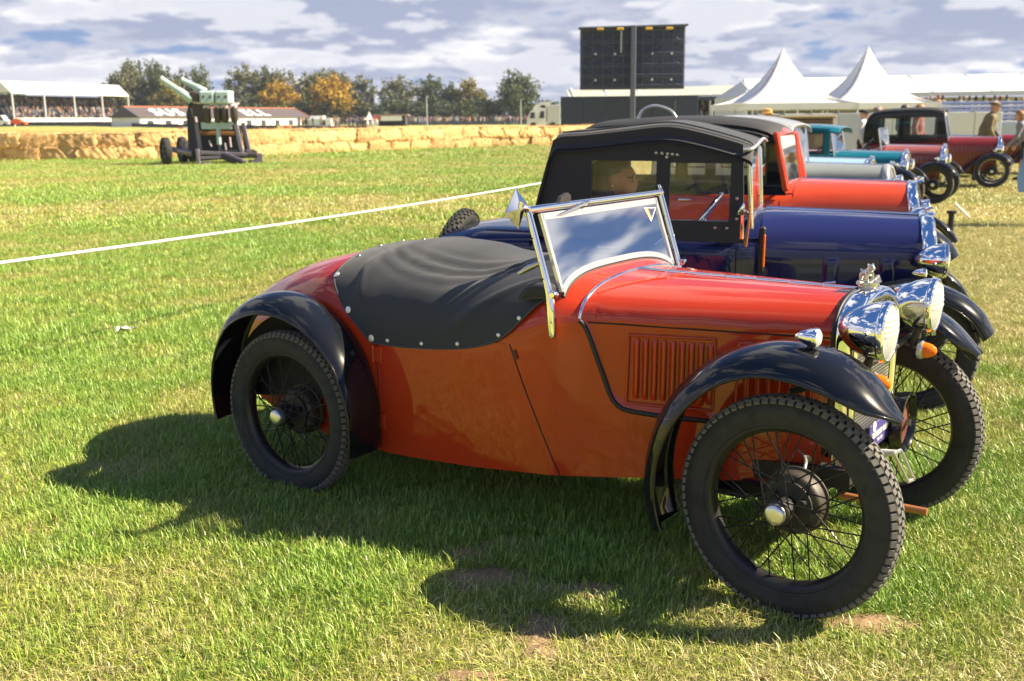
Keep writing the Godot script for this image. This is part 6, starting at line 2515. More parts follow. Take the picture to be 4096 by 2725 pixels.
func tents() -> void:
	peak_tent(thing("pagoda_tent", "white pagoda tent with tall pointed roof, left one of the pair behind the cars", "tent", Vector3(13.67, 0, -54.0), 0.0, "white pagoda tents"), 3.0, 2.22, 4.83)
	peak_tent(thing("pagoda_tent", "white pagoda tent with tall pointed roof, right one of the pair behind the cars", "tent", Vector3(19.43, 0, -58.5), 0.0, "white pagoda tents"), 3.0, 2.26, 5.2)
	# long white marquee
	var m := thing("long_marquee", "long white marquee with a sloping roof behind the pagoda tents", "marquee", Vector3(28.0, 0, -78.0), 0.03)
	var L := 11.8
	var s := mb()
	newg(s)
	quad(s, Vector3(-L, 3.1, 4.0), Vector3(L + 8, 3.35, 4.0), Vector3(L + 8, 4.72, -1.0), Vector3(-L + 1.0, 4.36, -1.0))
	newg(s)
	quad(s, Vector3(-L, 3.1, -6.0), Vector3(L + 8, 3.35, -6.0), Vector3(L + 8, 4.72, -1.0), Vector3(-L + 1.0, 4.36, -1.0))
	var roof := obj("roof", s, M.tent_roof, m)
	for i in 8:
		s = mb()
		var x := lerpf(-L + 0.4, L + 6.0, i / 7.0)
		beam(s, Vector3(x, 3.13 + i * 0.03, 4.02), Vector3(x + 0.2, 4.40 + i * 0.045, -0.95), 0.07, 0.05)
		obj("roof_seam", s, M.post, roof)
	s = mb()
	newg(s)
	s.add_vertex(Vector3(-L, 3.1, 4.0)); s.add_vertex(Vector3(-L + 1.0, 4.36, -1.0)); s.add_vertex(Vector3(-L, 3.1, -6.0))
	box(s, Vector3(0.06, 3.1, 10.0), at3(-L, 1.55, -1.0))
	obj("gable", s, M.tent, m)
	s = mb()
	box(s, Vector3(2 * L + 8, 3.05, 0.06), at3(4, 1.5, -5.9))
	obj("back_wall", s, M.tent, m)
	s = mb()
	box(s, Vector3(2 * L + 8, 0.3, 0.05), at3(4, 3.08, 4.03, 0, 0, 0.008))
	obj("fascia", s, mat(0.42, 0.46, 0.56, 0.6), m)
	for i in 7:
		s = mb()
		box(s, Vector3(0.14, 3.2, 0.14), at3(lerpf(-L + 0.4, L + 6.0, i / 6.0), 1.6, 3.95))
		obj("post", s, M.post, m)
	# stepped stand with blue grey seats, its top row full of people
	var st := thing("open_stand", "open stand with rows of blue grey seats, right of the pagoda tents", "grandstand", Vector3(27.2, 0, -62.0), -0.03)
	for i in 6:
		s = mb()
		box(s, Vector3(8.8, 0.16, 0.55), at3(0.0, 1.18 + 0.23 * i + 0.0, -0.55 * i), 0.02)
		obj("seat_row", s, mat(0.20, 0.25, 0.42, 0.6) if i % 2 else mat(0.50, 0.53, 0.62, 0.6), st)
	s = mb()
	box(s, Vector3(8.8, 1.1, 0.1), at3(0, 0.55, 0.35))
	obj("front_board", s, mat(0.46, 0.52, 0.62, 0.6), st)
	s = mb()
	box(s, Vector3(0.5, 2.7, 3.6), at3(4.6, 1.35, -1.4, 0, 0, -0.06), 0.05)
	obj("end_panel", s, M.white_wall, st)
	var places := []
	for j in 22:
		places.append(st.transform * Vector3(-4.2 + j * 0.38 + rng.randf_range(-0.1, 0.1), 1.02, -3.1 + rng.randf_range(-0.3, 0.3)))
	crowd("seated_crowd", "people along the top row of the blue grey seats", places)
	# white panel fence behind the row of cars
	var f := thing("panel_fence", "white panel fence under the pagoda tents behind the parked cars", "fence", Vector3(12.0, 0, -40.0), -0.05)
	for i in 9:
		s = mb()
		box(s, Vector3(0.98, 1.62, 0.05), at3(-2.2 + i * 1.0, 0.85, 0), 0.01)
		obj("panel", s, M.white_paint if i % 3 else mat(0.52, 0.55, 0.62, 0.6), f)
		s = mb()
		box(s, Vector3(0.05, 1.8, 0.06), at3(-2.7 + i * 1.0, 0.9, 0.0))
		obj("post", s, M.post, f)
	var cr := thing("brown_trailer", "brown and black trailer behind the teal car's roof", "trailer", Vector3(9.3, 0, -34.0))
	s = mb()
	box(s, Vector3(1.7, 1.0, 1.2), at3(0, 0.98, 0), 0.04)
	obj("box", s, mat(0.14, 0.09, 0.06, 0.7), cr)
	s = mb()
	box(s, Vector3(1.8, 0.08, 1.3), at3(0, 1.52, 0), 0.02)
	obj("lid", s, mat(0.30, 0.22, 0.12, 0.7), cr)
	for x: float in [-0.5, 0.5]:
		s = mb()
		lathe(s, [Vector2(0, 0.1), Vector2(0.3, 0.1), Vector2(0.3, -0.1)], at3(x, 0.3, 0.6, PI / 2), 14)
		obj("wheel", s, M.black_wall, cr)


func lorry() -> void:
	var o := thing("white_lorry", "white lorry facing left beside the dark stage wall", "lorry", Vector3(4.6, land(4.6, -155), -155.0), 0.0)
	var s := mb()
	slab(s, PackedVector2Array([Vector2(-2.15, 0.35), Vector2(0.65, 0.35), Vector2(0.65, 2.9), Vector2(-1.0, 2.85), Vector2(-1.55, 2.6), Vector2(-2.05, 1.5)]), 2.4, at3(0, 0, -0.6))
	var cab := obj("cab", s, M.white_wall, o)
	s = mb()
	slab(s, PackedVector2Array([Vector2(-1.3, 2.85), Vector2(0.7, 2.9), Vector2(1.5, 3.85), Vector2(0.2, 3.85), Vector2(-0.9, 3.4)]), 2.2, at3(0, 0, -0.6))
	obj("wind_deflector", s, M.white_wall, cab)
	for q in [[-1.72, -0.98, 1.55, 2.40], [-0.35, 0.40, 1.55, 2.55]]:
		s = mb()
		slab(s, PackedVector2Array([Vector2(q[0], q[2]), Vector2(q[1], q[2]), Vector2(q[1], q[3]), Vector2(q[0] + 0.18, q[3])]), 0.05, at3(0, 0, 0.61))
		obj("window", s, M.window_dark, cab)
	s = mb()
	box(s, Vector3(0.7, 0.35, 0.06), at3(0.2, 3.2, 0.52))
	obj("vent", s, M.black_wall, cab)
	s = mb()
	box(s, Vector3(1.9, 2.6, 2.4), at3(1.75, 2.1, -0.6), 0.04)
	obj("load_box", s, mat(0.55, 0.56, 0.58, 0.6), o)
	s = mb()
	box(s, Vector3(4.6, 0.35, 2.2), at3(0.4, 0.55, -0.6))
	obj("chassis", s, mat(0.04, 0.05, 0.12, 0.6), o)
	for x: float in [-1.2, 1.6]:
		s = mb()
		lathe(s, [Vector2(0, 0.16), Vector2(0.3, 0.16), Vector2(0.5, 0.12), Vector2(0.5, -0.14)], at3(x, 0.5, 0.5, PI / 2), 18)
		obj("wheel", s, M.black_wall, o)


# ---------------------------------------------------------------- hay bales, gun, people, small things
func bale_mesh(s0: int) -> ArrayMesh:
	var n := noise(3.2, 4, FastNoiseLite.TYPE_SIMPLEX_SMOOTH, s0)
	var n2 := noise(14.0, 2, FastNoiseLite.TYPE_SIMPLEX_SMOOTH, s0 + 50)
	var s := mb()
	newg(s)
	var size := Vector3(1.7, 0.66, 1.0)
	for ax in 3:
		var u := (ax + 1) % 3
		var v := (ax + 2) % 3
		var cu := int(size[u] / 0.085)
		var cv := int(size[v] / 0.085)
		for sg: float in [-1.0, 1.0]:
			var rows := []
			for i in cu + 1:
				var r := PackedVector3Array()
				for j in cv + 1:
					var p := Vector3()
					p[ax] = sg * size[ax] * 0.5
					p[u] = size[u] * (float(i) / cu - 0.5)
					p[v] = size[v] * (float(j) / cv - 0.5)
					var q := p / (size * 0.5)
					# rounded ends, and twine that bites in at two places
					var k := pow(absf(q.x), 6.0) + pow(absf(q.y), 6.0) + pow(absf(q.z), 6.0)
					p *= 1.0 / pow(k, 0.11)
					var bite := exp(-pow((absf(p.x) - 0.36) / 0.05, 2)) * 0.022
					p *= 1.0 - bite + 0.15 * n.get_noise_3dv(p) + 0.13 * n2.get_noise_3dv(p)
					r.append(p)
				rows.append(r)
			grid(s, rows, false, false, false)
	# loose straws standing out
	var rr := RandomNumberGenerator.new()
	rr.seed = s0
	for i in 1300:
		newg(s)
		var p := Vector3(rr.randf_range(-0.8, 0.8), rr.randf_range(-0.33, 0.33), 0.47)
		if rr.randf() < 0.5:
			p = Vector3(p.x, 0.30, rr.randf_range(-0.4, 0.46))
		var d := Vector3(rr.randfn(), rr.randfn() * 0.6 + 0.1, rr.randfn() * 0.5 + 0.3).normalized() * rr.randf_range(0.08, 0.24)
		var w := d.cross(Vector3.FORWARD).normalized() * 0.008
		s.add_vertex(p - w); s.add_vertex(p + w); s.add_vertex(p + d)
	return done(s)


func bales() -> void:
	var tones := []
	var streak := noise_tex(512, 0.05, 5, [[0.0, lin(0.26, 0.14, 0.05)], [0.35, lin(0.58, 0.38, 0.17)], [0.55, lin(0.74, 0.53, 0.28)], [1.0, lin(0.82, 0.64, 0.40)]], 71)
	for k: float in [1.0, 0.9, 1.08]:
		var m := mat(k, k * 0.98, k * 0.95, 0.9)
		m.albedo_color = Color(minf(k, 1), minf(k, 1) * 0.97, minf(k, 1) * 0.92)
		textured(m, streak, 1.3)
		m.uv1_scale = Vector3(0.9, 2.6, 1.3)
		tones.append(m)
	var meshes := []
	for k in 4:
		meshes.append(bale_mesh(800 + k))
	var line := [[-27.5, -45.9], [-22.3, -46.7], [-16.2, -47.8], [-11.2, -53.3], [-7.4, -57.9], [-2.1, -63.5], [2.4, -67.1], [7.0, -71.5]]
	var curve := Curve3D.new()
	for q in smooth_path(PackedVector3Array(line.map(func(a): return Vector3(a[0], 0, a[1]))), 6):
		curve.add_point(q)
	var total := curve.get_baked_length()
	for layer in 2:
		var n := int(total / 1.56)
		for i in n:
			var off := (i + (0.5 if layer else 0.0)) * 1.56
			if off > total - 0.8:
				continue
			var p := curve.sample_baked(off)
			var q := curve.sample_baked(off + 0.4)
			var o := obj("hay_bale", meshes[rng.randi() % 4], tones[rng.randi() % 3])
			o.transform = Transform3D(Basis(Vector3.UP, atan2(-(q.z - p.z), q.x - p.x) + rng.randf_range(-0.09, 0.09) + (PI if rng.randf() < 0.5 else 0.0)), Vector3(p.x, 0.29 + 0.56 * layer + rng.randf_range(-0.03, 0.05), p.z + rng.randf_range(-0.12, 0.12)))
			var where := "on the top layer" if layer else "on the ground layer"
			tag(o, "straw bale %s of the long straw wall across the field" % where, "hay bale", "straw bales %s of the wall" % where)


func gun() -> void:
	M.gun_pale = mat(0.40, 0.54, 0.54, 0.45)
	M.gun_dark = mat(0.020, 0.022, 0.030, 0.55)
	M.gun_grey = mat(0.21, 0.19, 0.24, 0.55)
	M.gun_brown = mat(0.055, 0.045, 0.038, 0.5)
	M.gun_top = mat(0.62, 0.52, 0.56, 0.5)
	var g := thing("anti_aircraft_gun", "twin barrelled anti aircraft gun on a dark wheeled carriage in front of the straw wall", "gun", Vector3(-11.62, 0, -40.0), 0.06)
	var u := func(px: float, py: float, z := 0.0) -> Vector3: return Vector3((px - 800.0) / 373.0, (1425.0 - py) / 373.0, z)
	var s := mb()
	# wheels of the travelling axle
	for k in 2:
		var z := -0.2 - k * 2.3
		var o := part("wheel", g, Vector3(-1.36 if k == 0 else -1.30, 0.51, z))
		o.rotation.y = -1.08
		s = mb()
		lathe(s, [Vector2(0.34, 0.11), Vector2(0.44, 0.13), Vector2(0.50, 0.11), Vector2(0.515, 0.06), Vector2(0.515, -0.06), Vector2(0.50, -0.11), Vector2(0.44, -0.13), Vector2(0.34, -0.11)], at3(0, 0, 0, PI / 2), 32)
		obj("tyre", s, M.rubber, o)
		s = mb()
		lathe(s, [Vector2(0.35, 0.09), Vector2(0.30, 0.05), Vector2(0.12, 0.03), Vector2(0.10, 0.10), Vector2(0, 0.11)], at3(0, 0, 0, PI / 2), 24)
		obj("rim", s, M.gun_dark, o)
		for i in 6:
			s = mb()
			var a := TAU * i / 6
			lathe(s, [Vector2(0, 0.06), Vector2(0.05, 0.055), Vector2(0.05, 0.03)], at3(cos(a) * 0.22, sin(a) * 0.22, 0.02, PI / 2), 10)
			obj("rim_boss", s, M.gun_grey, o)
	s = mb()
	rod(s, u.call(330, 1200, -0.25), u.call(640, 1270, -0.3), 0.10, 0.12, 12)
	beam(s, u.call(500, 1100, -0.3), u.call(575, 1260, -0.3), 0.10, 0.12)
	beam(s, u.call(500, 1110, -0.3), u.call(620, 1125, -0.3), 0.06, 0.06)
	rod(s, u.call(330, 1200, -2.4), u.call(640, 1270, -2.2), 0.10, 0.12, 12)
	obj("axle", s, M.gun_grey, g)
	# base frame: two longitudinals, cross pieces, folded legs
	s = mb()
	beam(s, u.call(560, 1345, -0.7), u.call(1440, 1300, -0.7), 0.24, 0.24, 0.02)
	beam(s, u.call(560, 1345, -2.0), u.call(1440, 1300, -2.0), 0.24, 0.24, 0.02)
	box(s, Vector3(2.3, 0.10, 1.6), at3(0.45, 0.46, -1.35), 0.02)
	obj("base_frame", s, M.gun_dark, g)
	s = mb()
	beam(s, u.call(790, 1255, 0.05), u.call(1440, 1290, 0.05), 0.10, 0.12, 0.01)
	beam(s, u.call(790, 1330, 0.06), u.call(1110, 1325, 0.06), 0.09, 0.10, 0.01)
	beam(s, u.call(765, 1400, 0.06), u.call(930, 1400, 0.06), 0.09, 0.10, 0.01)
	beam(s, u.call(755, 1205, 0.10), u.call(765, 1420, 0.10), 0.11, 0.12, 0.01)
	obj("front_rail", s, M.gun_grey, g)
	s = mb()
	beam(s, u.call(1120, 1300, 0.35), u.call(1430, 1410, 0.75), 0.28, 0.22, 0.02)
	obj("outrigger_leg", s, M.gun_dark, g)
	s = mb()
	beam(s, u.call(1150, 1275, 0.37), u.call(1435, 1385, 0.77), 0.05, 0.16, 0.01)
	obj("outrigger_plate", s, M.gun_grey, g)
	s = mb()
	beam(s, u.call(1590, 1275, 0.0), u.call(1590, 1430, 0.0), 0.07, 0.3, 0.01)
	beam(s, u.call(1440, 1420, 0.0), u.call(1600, 1425, 0.0), 0.06, 0.3, 0.01)
	obj("towing_frame", s, M.gun_grey, g)
	s = mb()
	lathe(s, [Vector2(0, 0.17), Vector2(0.11, 0.17), Vector2(0.11, -0.17), Vector2(0, -0.17)], Transform3D(Basis.from_euler(Vector3(0, 0, PI / 2)), u.call(1510, 1300, 0.0)), 18)
	obj("cable_drum", s, M.gun_brown, g)
	# the two cheeks that carry the guns
	for q in [[[[605, 720], [660, 545], [715, 600], [735, 850], [770, 1300], [590, 1300]], [[690, 640], [735, 850], [770, 1300]], -0.35], [[[1245, 850], [1300, 850], [1365, 1285], [1270, 1285]], [[1275, 850], [1310, 1050], [1345, 1275]], -0.35]]:
		for k in 2:
			s = mb()
			var outline := PackedVector2Array()
			for e in q[0]:
				var p: Vector3 = u.call(float(e[0]), float(e[1]))
				outline.append(Vector2(p.x, p.y))
			slab(s, outline, 0.09, at3(0, 0, q[2] - k * 1.5))
			obj("upright", s, M.gun_dark, g)
			s = mb()
			var fl := []
			for e in q[1]:
				fl.append(u.call(float(e[0]), float(e[1]), q[2] - k * 1.5 + 0.06))
			beam(s, fl[0], fl[1], 0.10, 0.14, 0.01)
			beam(s, fl[1], fl[2], 0.11, 0.14, 0.01)
			obj("upright_flange", s, M.gun_grey, g)
	s = mb()
	box(s, Vector3(1.5, 0.9, 0.5), at3(0.45, 0.95, -1.6), 0.03)
	box(s, Vector3(1.45, 0.30, 0.4), at3(0.45, 1.30, -0.9), 0.02)
	obj("turntable_box", s, mat(0.012, 0.012, 0.015, 0.6), g)
	s = mb()
	beam(s, u.call(740, 990, -0.55), u.call(1250, 1000, -0.55), 0.17, 0.14, 0.02)
	obj("bronze_crossbar", s, mat(0.28, 0.13, 0.035, 0.5), g)
	s = mb()
	beam(s, u.call(800, 880, -0.3), u.call(1225, 885, -0.3), 0.17, 0.3, 0.02)
	obj("cradle_bar", s, M.gun_pale, g)
	s = mb()
	tube(s, PackedVector3Array([u.call(1035, 900, -0.25), u.call(1035, 1010, -0.25), u.call(1035, 1150, -0.25)]), [0.075, 0.085, 0.085], 14)
	obj("elevating_column", s, M.gun_pale, g)
	s = mb()
	rod(s, u.call(1040, 1150, -0.25), u.call(1045, 1270, -0.25), 0.045, 0.05)
	obj("column_foot", s, M.gun_grey, g)
	for q in [[900, 1090, 930, 1180], [1190, 1050, 1200, 1190], [1120, 1130, 1130, 1230]]:
		s = mb()
		beam(s, u.call(q[0], q[1], -0.2), u.call(q[2], q[3], -0.2), 0.07, 0.05, 0.01)
		obj("lever", s, M.gun_top, g)
	# recoil boxes with bolts, magazines below, barrels reaching up to the left
	for k in 2:
		var x0 := 830.0 + k * 212.0
		s = mb()
		var c: Vector3 = u.call(x0 + 100, 505, -0.35)
		box(s, Vector3(0.53, 0.46, 0.9), Transform3D(Basis(), c), 0.05)
		box(s, Vector3(0.55, 0.10, 0.95), Transform3D(Basis(), c + Vector3(0, 0.20, -0.05)), 0.04)
		obj("breech_box", s, M.gun_pale, g)
		for i in 2:
			s = mb()
			lathe(s, [Vector2(0, 0.012), Vector2(0.045, 0.012), Vector2(0.05, 0)], Transform3D(Basis.from_euler(Vector3(PI / 2, 0, 0)), c + Vector3(-0.12 + i * 0.25, 0.02, 0.455)), 12)
			obj("bolt_hole", s, M.gun_brown, g)
		for i in 2:
			var mx: float = [905.0, 1045.0, 1145.0, 1275.0][k * 2 + i]
			s = mb()
			var mc: Vector3 = u.call(mx, 730, -0.15)
			lathe(s, [Vector2(0, 0.30), Vector2(0.12, 0.30), Vector2(0.14, 0.24), Vector2(0.14, -0.24), Vector2(0.09, -0.32), Vector2(0, -0.33)], Transform3D(Basis.from_euler(Vector3(0.12, 0, 0)), mc), 18)
			obj("magazine", s, M.gun_brown, g)
			s = mb()
			box(s, Vector3(0.23, 0.15, 0.26), Transform3D(Basis.from_euler(Vector3(0.12, 0, 0)), mc + Vector3(0.01, 0.27, 0.03)), 0.03)
			obj("magazine_lid", s, M.gun_top, g)
		var root: Vector3 = u.call(705, 535, -0.2) if k == 0 else u.call(840, 425, -0.9)
		var tip: Vector3 = u.call(322, 238, 0.1) if k == 0 else u.call(530, 243, -0.7)
		s = mb()
		tube(s, PackedVector3Array([root, root.lerp(tip, 0.45), root.lerp(tip, 0.46), tip]), [0.155, 0.135, 0.115, 0.098], 18)
		tube(s, PackedVector3Array([tip.lerp(root, 0.06), tip]), [0.108, 0.108], 18)
		obj("barrel", s, M.gun_pale, g)
	s = mb()
	box(s, Vector3(0.36, 0.34, 0.7), Transform3D(Basis.from_euler(Vector3(0, 0, -0.3)), u.call(745, 490, -0.4)), 0.03)
	box(s, Vector3(0.5, 0.7, 0.6), Transform3D(Basis(), u.call(790, 720, -0.5)), 0.04)
	obj("trunnion_block", s, M.gun_brown, g)
	s = mb()
	box(s, Vector3(0.22, 0.07, 0.2), Transform3D(Basis(), u.call(1300, 590, -0.3)), 0.02)
	box(s, Vector3(0.22, 0.07, 0.2), Transform3D(Basis(), u.call(810, 578, -0.2)), 0.02)
	rod(s, u.call(755, 765, 0.0), u.call(760, 840, 0.0), 0.05)
	obj("sight_bracket", s, M.gun_top, g)


# a standing figure: g scales, swing moves the limbs; one skin with coloured regions
func figure(g: float, swing: float, coat: Color, legs: Color, cell := 0.022, lean := 0.0) -> ArrayMesh:
	var skin := Color(0.52, 0.30, 0.21)
	var shoe := Color(0.03, 0.025, 0.02)
	var sh := Vector3(lean * 0.45, 1.43, 0)
	var hip := Vector3(0, 0.93, 0)
	var head := sh + Vector3(lean * 0.16 + 0.02, 0.20, 0)
	var b := [[hip, Vector3(lean * 0.2, 1.15, 0), 0.15, 0.155, coat], [Vector3(lean * 0.2, 1.15, 0), sh - Vector3(0, 0.06, 0), 0.155, 0.15, coat], [sh + Vector3(0, -0.02, -0.15), sh + Vector3(0, -0.02, 0.15), 0.075, 0.075, coat], [sh, head - Vector3(0, 0.07, 0), 0.058, 0.055, skin], [head, head + Vector3(0.015, 0.04, 0), 0.088, 0.098, skin], [head + Vector3(0.06, -0.055, 0), head + Vector3(0.03, -0.05, 0), 0.045, 0.05, skin], [head + Vector3(0.095, -0.015, 0), head + Vector3(0.11, -0.03, 0), 0.014, 0.017, skin], [head + Vector3(0, 0, 0.09), head + Vector3(0, 0.02, 0.092), 0.02, 0.02, skin], [head + Vector3(0, 0, -0.09), head + Vector3(0, 0.02, -0.092), 0.02, 0.02, skin]]
	for s: float in [-1.0, 1.0]:
		var k := Vector3(swing * 0.16 * s, 0.50, 0.10 * s)
		var f := Vector3(swing * 0.30 * s - 0.02, 0.09, 0.10 * s)
		b.append([hip + Vector3(0, -0.02, 0.09 * s), k, 0.105, 0.075, legs])
		b.append([k, f, 0.075, 0.055, legs])
		b.append([f + Vector3(0, -0.03, 0), f + Vector3(0.15, -0.055, 0.01 * s), 0.05, 0.04, shoe])
		var e := sh + Vector3(-swing * 0.12 * s + lean * 0.1, -0.30, 0.235 * s)
		var h := e + Vector3(0.10 + lean * 0.25 - swing * 0.06 * s, -0.22, -0.02 * s)
		b.append([sh + Vector3(0, -0.02, 0.18 * s), e, 0.066, 0.050, coat])
		b.append([e, h, 0.050, 0.040, coat])
		b.append([h, h + Vector3(0.03, -0.07, 0), 0.034, 0.030, skin])
		for q in 4:
			b.append([h + Vector3(0.035, -0.07, 0.02 * (q - 1.5)), h + Vector3(0.05 - 0.004 * q, -0.135 + 0.006 * absf(q - 1.5), 0.02 * (q - 1.5)), 0.011, 0.009, skin])
		b.append([h + Vector3(0.03, -0.03, -0.02 * s), h + Vector3(0.075, -0.07, -0.02 * s), 0.013, 0.010, skin])
	for q in b:
		q[0] *= g; q[1] *= g; q[2] *= g; q[3] *= g
	return blob(b, cell, 0.05 * g)


func cap_on(o: Node3D, head: Vector3, m: Material, brim := 0.05, straw := false) -> void:
	var s := mb()
	if straw:
		lathe(s, [Vector2(0.21, 0.0), Vector2(0.11, 0.015), Vector2(0.105, 0.09), Vector2(0.06, 0.115), Vector2(0, 0.118)], Transform3D(Basis.from_euler(Vector3(0, 0, -0.1)), head + Vector3(0, 0.06, 0)), 20)
		obj("straw_hat", s, m, o)
		return
	lathe(s, [Vector2(0.118, 0.0), Vector2(0.125, 0.025), Vector2(0.108, 0.062), Vector2(0.05, 0.085), Vector2(0, 0.088)], Transform3D(Basis.from_euler(Vector3(0, 0, -0.16)).scaled(Vector3(1.1, 1, 0.92)), head + Vector3(0.0, 0.045, 0)), 18)
	box(s, Vector3(0.09, 0.014, 0.15), Transform3D(Basis.from_euler(Vector3(0, 0, -0.25)), head + Vector3(0.135, 0.045, 0)), 0.005)
	obj("cap", s, m, o)


func hair_on(o: Node3D, head: Vector3, m: Material, full := 1.0) -> void:
	var b := []
	for q in [[0.0, 0.075, 0.0, 0.075], [-0.05, 0.05, 0.0, 0.082], [-0.06, -0.01, 0.0, 0.072], [0.04, 0.09, 0.0, 0.058], [-0.02, 0.05, 0.055, 0.062], [-0.02, 0.05, -0.055, 0.062], [-0.04, -0.03, 0.06, 0.045], [-0.04, -0.03, -0.06, 0.045]]:
		var p := head + Vector3(q[0], q[1], q[2])
		b.append([p, p + Vector3(0.002, 0, 0), q[3] * full, q[3] * full, Color.WHITE])
	obj("hair", blob(b, 0.012, 0.03), m, o)


func people() -> void:
	var tweed := textured(mat(1, 1, 1, 0.9), noise_tex(128, 0.2, 3, [[0.0, lin(0.10, 0.085, 0.055)], [1.0, lin(0.24, 0.20, 0.13)]], 91), 6.0)
	var straw := mat(0.62, 0.36, 0.13, 0.8)
	var dark_hair := mat(0.035, 0.028, 0.030, 0.6)
	var fair := mat(0.30, 0.16, 0.06, 0.6)
	var navy := Color(0.02, 0.022, 0.035)
	var head := Vector3(0.02, 1.63, 0)
	# [name label, place, turn, size, coat, legs, lean, what is worn]
	var list := [
		["person in flat cap and brown tweed jacket leaning over the maroon saloon's bonnet", Vector3(11.0, 0, -24.7), -0.35, 1.03, Color(0.17, 0.14, 0.075), Color(0.10, 0.08, 0.06), 0.25, "cap"],
		["person with fair hair and pale shirt at the right edge behind the saloon", Vector3(12.0, 0, -24.7), 2.6, 0.90, Color(0.22, 0.22, 0.27), navy, 0.3, "fair"],
		["person in dark flat cap behind the maroon saloon's rear, left of another head", Vector3(9.05, 0, -27.4), -0.4, 0.955, Color(0.55, 0.57, 0.62), navy, 0.0, "darkcap"],
		["bare headed person behind the maroon saloon's rear, right of the capped one", Vector3(9.72, 0, -28.3), -0.2, 1.0, Color(0.40, 0.38, 0.36), navy, 0.0, "grey"],
		["person with dark hair whose head shows above the saloon's roof, left of two", Vector3(11.25, 0, -30.5), 0.5, 1.04, navy, navy, 0.0, "dark"],
		["person with brown hair whose head shows above the saloon's roof, right of two", Vector3(11.75, 0, -30.7), -0.5, 1.05, Color(0.30, 0.12, 0.10), navy, 0.0, "fair"],
		["person in a straw hat behind the roofs of the grey and pale blue cars", Vector3(6.3, 0, -26.2), 0.2, 0.95, Color(0.5, 0.45, 0.4), navy, 0.0, "straw"],
		["person in dark coat holding a pale blue jacket, cut off by the right edge", Vector3(7.26, 0, -14.2), 1.9, 1.0, Color(0.015, 0.015, 0.02), Color(0.02, 0.02, 0.028), 0.1, "blue"]]
	for q in list:
		var o := thing("person", q[0], "person", q[1], q[2])
		var g: float = q[3]
		var hd := Vector3(q[6] * 0.61 + 0.02, 1.63, 0) * g
		obj("body", figure(g, 0.35, q[4], q[5], 0.022, q[6]), M.person, o)
		match q[7]:
			"cap": cap_on(o, hd, tweed)
			"darkcap": cap_on(o, hd, mat(0.03, 0.03, 0.04, 0.9))
			"straw": cap_on(o, hd, straw, 0.1, true)
			"fair": hair_on(o, hd, fair)
			"grey": hair_on(o, hd, mat(0.22, 0.20, 0.19, 0.7), 0.92)
			"dark": hair_on(o, hd, dark_hair)
			"blue":
				hair_on(o, hd, dark_hair)
				var s := mb()
				var rows := []
				for i in 9:
					var r := PackedVector3Array()
					for j in 9:
						var u := j / 8.0
						r.append(Vector3(0.16 + 0.05 * sin(u * 9.0 + i * 0.3) * (0.3 + i / 9.0), 1.06 - i * 0.075, lerpf(-0.34, -0.02, u) + 0.02 * sin(i * 0.9)))
					rows.append(r)
				grid(s, rows)
				obj("folded_jacket", s, mat(0.24, 0.40, 0.66, 0.85), o)
	# the person sitting in the blue tourer
	var w := thing("seated_person", "person with dark grey hair and glasses sitting in the blue tourer, facing right", "person", Vector3(0.33, 0, -6.219) + Vector3(0.25, 0.05, 0.20).rotated(Vector3.UP, deg_to_rad(-17.5)), deg_to_rad(-17.5))
	var skin := Color(0.40, 0.215, 0.15)
	var coat := Color(0.235, 0.215, 0.25)
	var hd2 := Vector3(0.09, 1.085, 0.0)
	var b := [[Vector3(-0.06, 0.62, 0), Vector3(-0.04, 0.80, 0), 0.16, 0.155, coat], [Vector3(-0.04, 0.80, 0), Vector3(0.0, 0.90, 0), 0.15, 0.11, coat], [Vector3(-0.01, 0.905, -0.15), Vector3(-0.01, 0.905, 0.15), 0.065, 0.065, coat], [Vector3(0.0, 0.93, 0), Vector3(0.045, 1.0, 0), 0.062, 0.056, Color(0.05, 0.05, 0.06)], [Vector3(0.03, 0.99, 0), Vector3(0.06, 1.03, 0), 0.052, 0.05, skin]]
	# head: skull, jaw, chin, nose, brow, lips, ears
	for e in [[-0.015, 0.03, 0.0, 0.092], [0.02, 0.015, 0.0, 0.085], [0.055, -0.03, 0.0, 0.052], [0.068, -0.066, 0.0, 0.030], [0.094, -0.012, 0.0, 0.014], [0.108, -0.025, 0.0, 0.013], [0.088, 0.022, 0.024, 0.014], [0.088, 0.022, -0.024, 0.014], [0.092, -0.050, 0.0, 0.014], [0.090, -0.058, 0.0, 0.013], [-0.005, -0.005, 0.084, 0.016], [-0.005, 0.012, 0.086, 0.017], [-0.005, -0.005, -0.084, 0.016], [0.06, -0.018, 0.04, 0.030], [0.06, -0.018, -0.04, 0.030]]:
		var p := hd2 + Vector3(e[0], e[1], e[2])
		b.append([p, p + Vector3(0.001, 0, 0), e[3], e[3], skin])
	for s2: float in [-1.0, 1.0]:
		b.append([Vector3(-0.01, 0.89, 0.17 * s2), Vector3(0.07, 0.66, 0.22 * s2), 0.062, 0.050, coat])
		b.append([Vector3(0.07, 0.66, 0.22 * s2), Vector3(0.27, 0.63, 0.12 * s2), 0.050, 0.038, coat])
		b.append([Vector3(0.27, 0.63, 0.12 * s2), Vector3(0.33, 0.61, 0.10 * s2), 0.034, 0.030, skin])
		for k in 4:
			b.append([Vector3(0.33, 0.61, 0.10 * s2 + 0.02 * (k - 1.5)), Vector3(0.385, 0.588, 0.09 * s2 + 0.02 * (k - 1.5)), 0.010, 0.008, skin])
		b.append([Vector3(0.30, 0.62, 0.085 * s2), Vector3(0.345, 0.60, 0.055 * s2), 0.012, 0.009, skin])
		b.append([Vector3(-0.05, 0.62, 0.09 * s2), Vector3(0.36, 0.58, 0.10 * s2), 0.10, 0.07, navy])
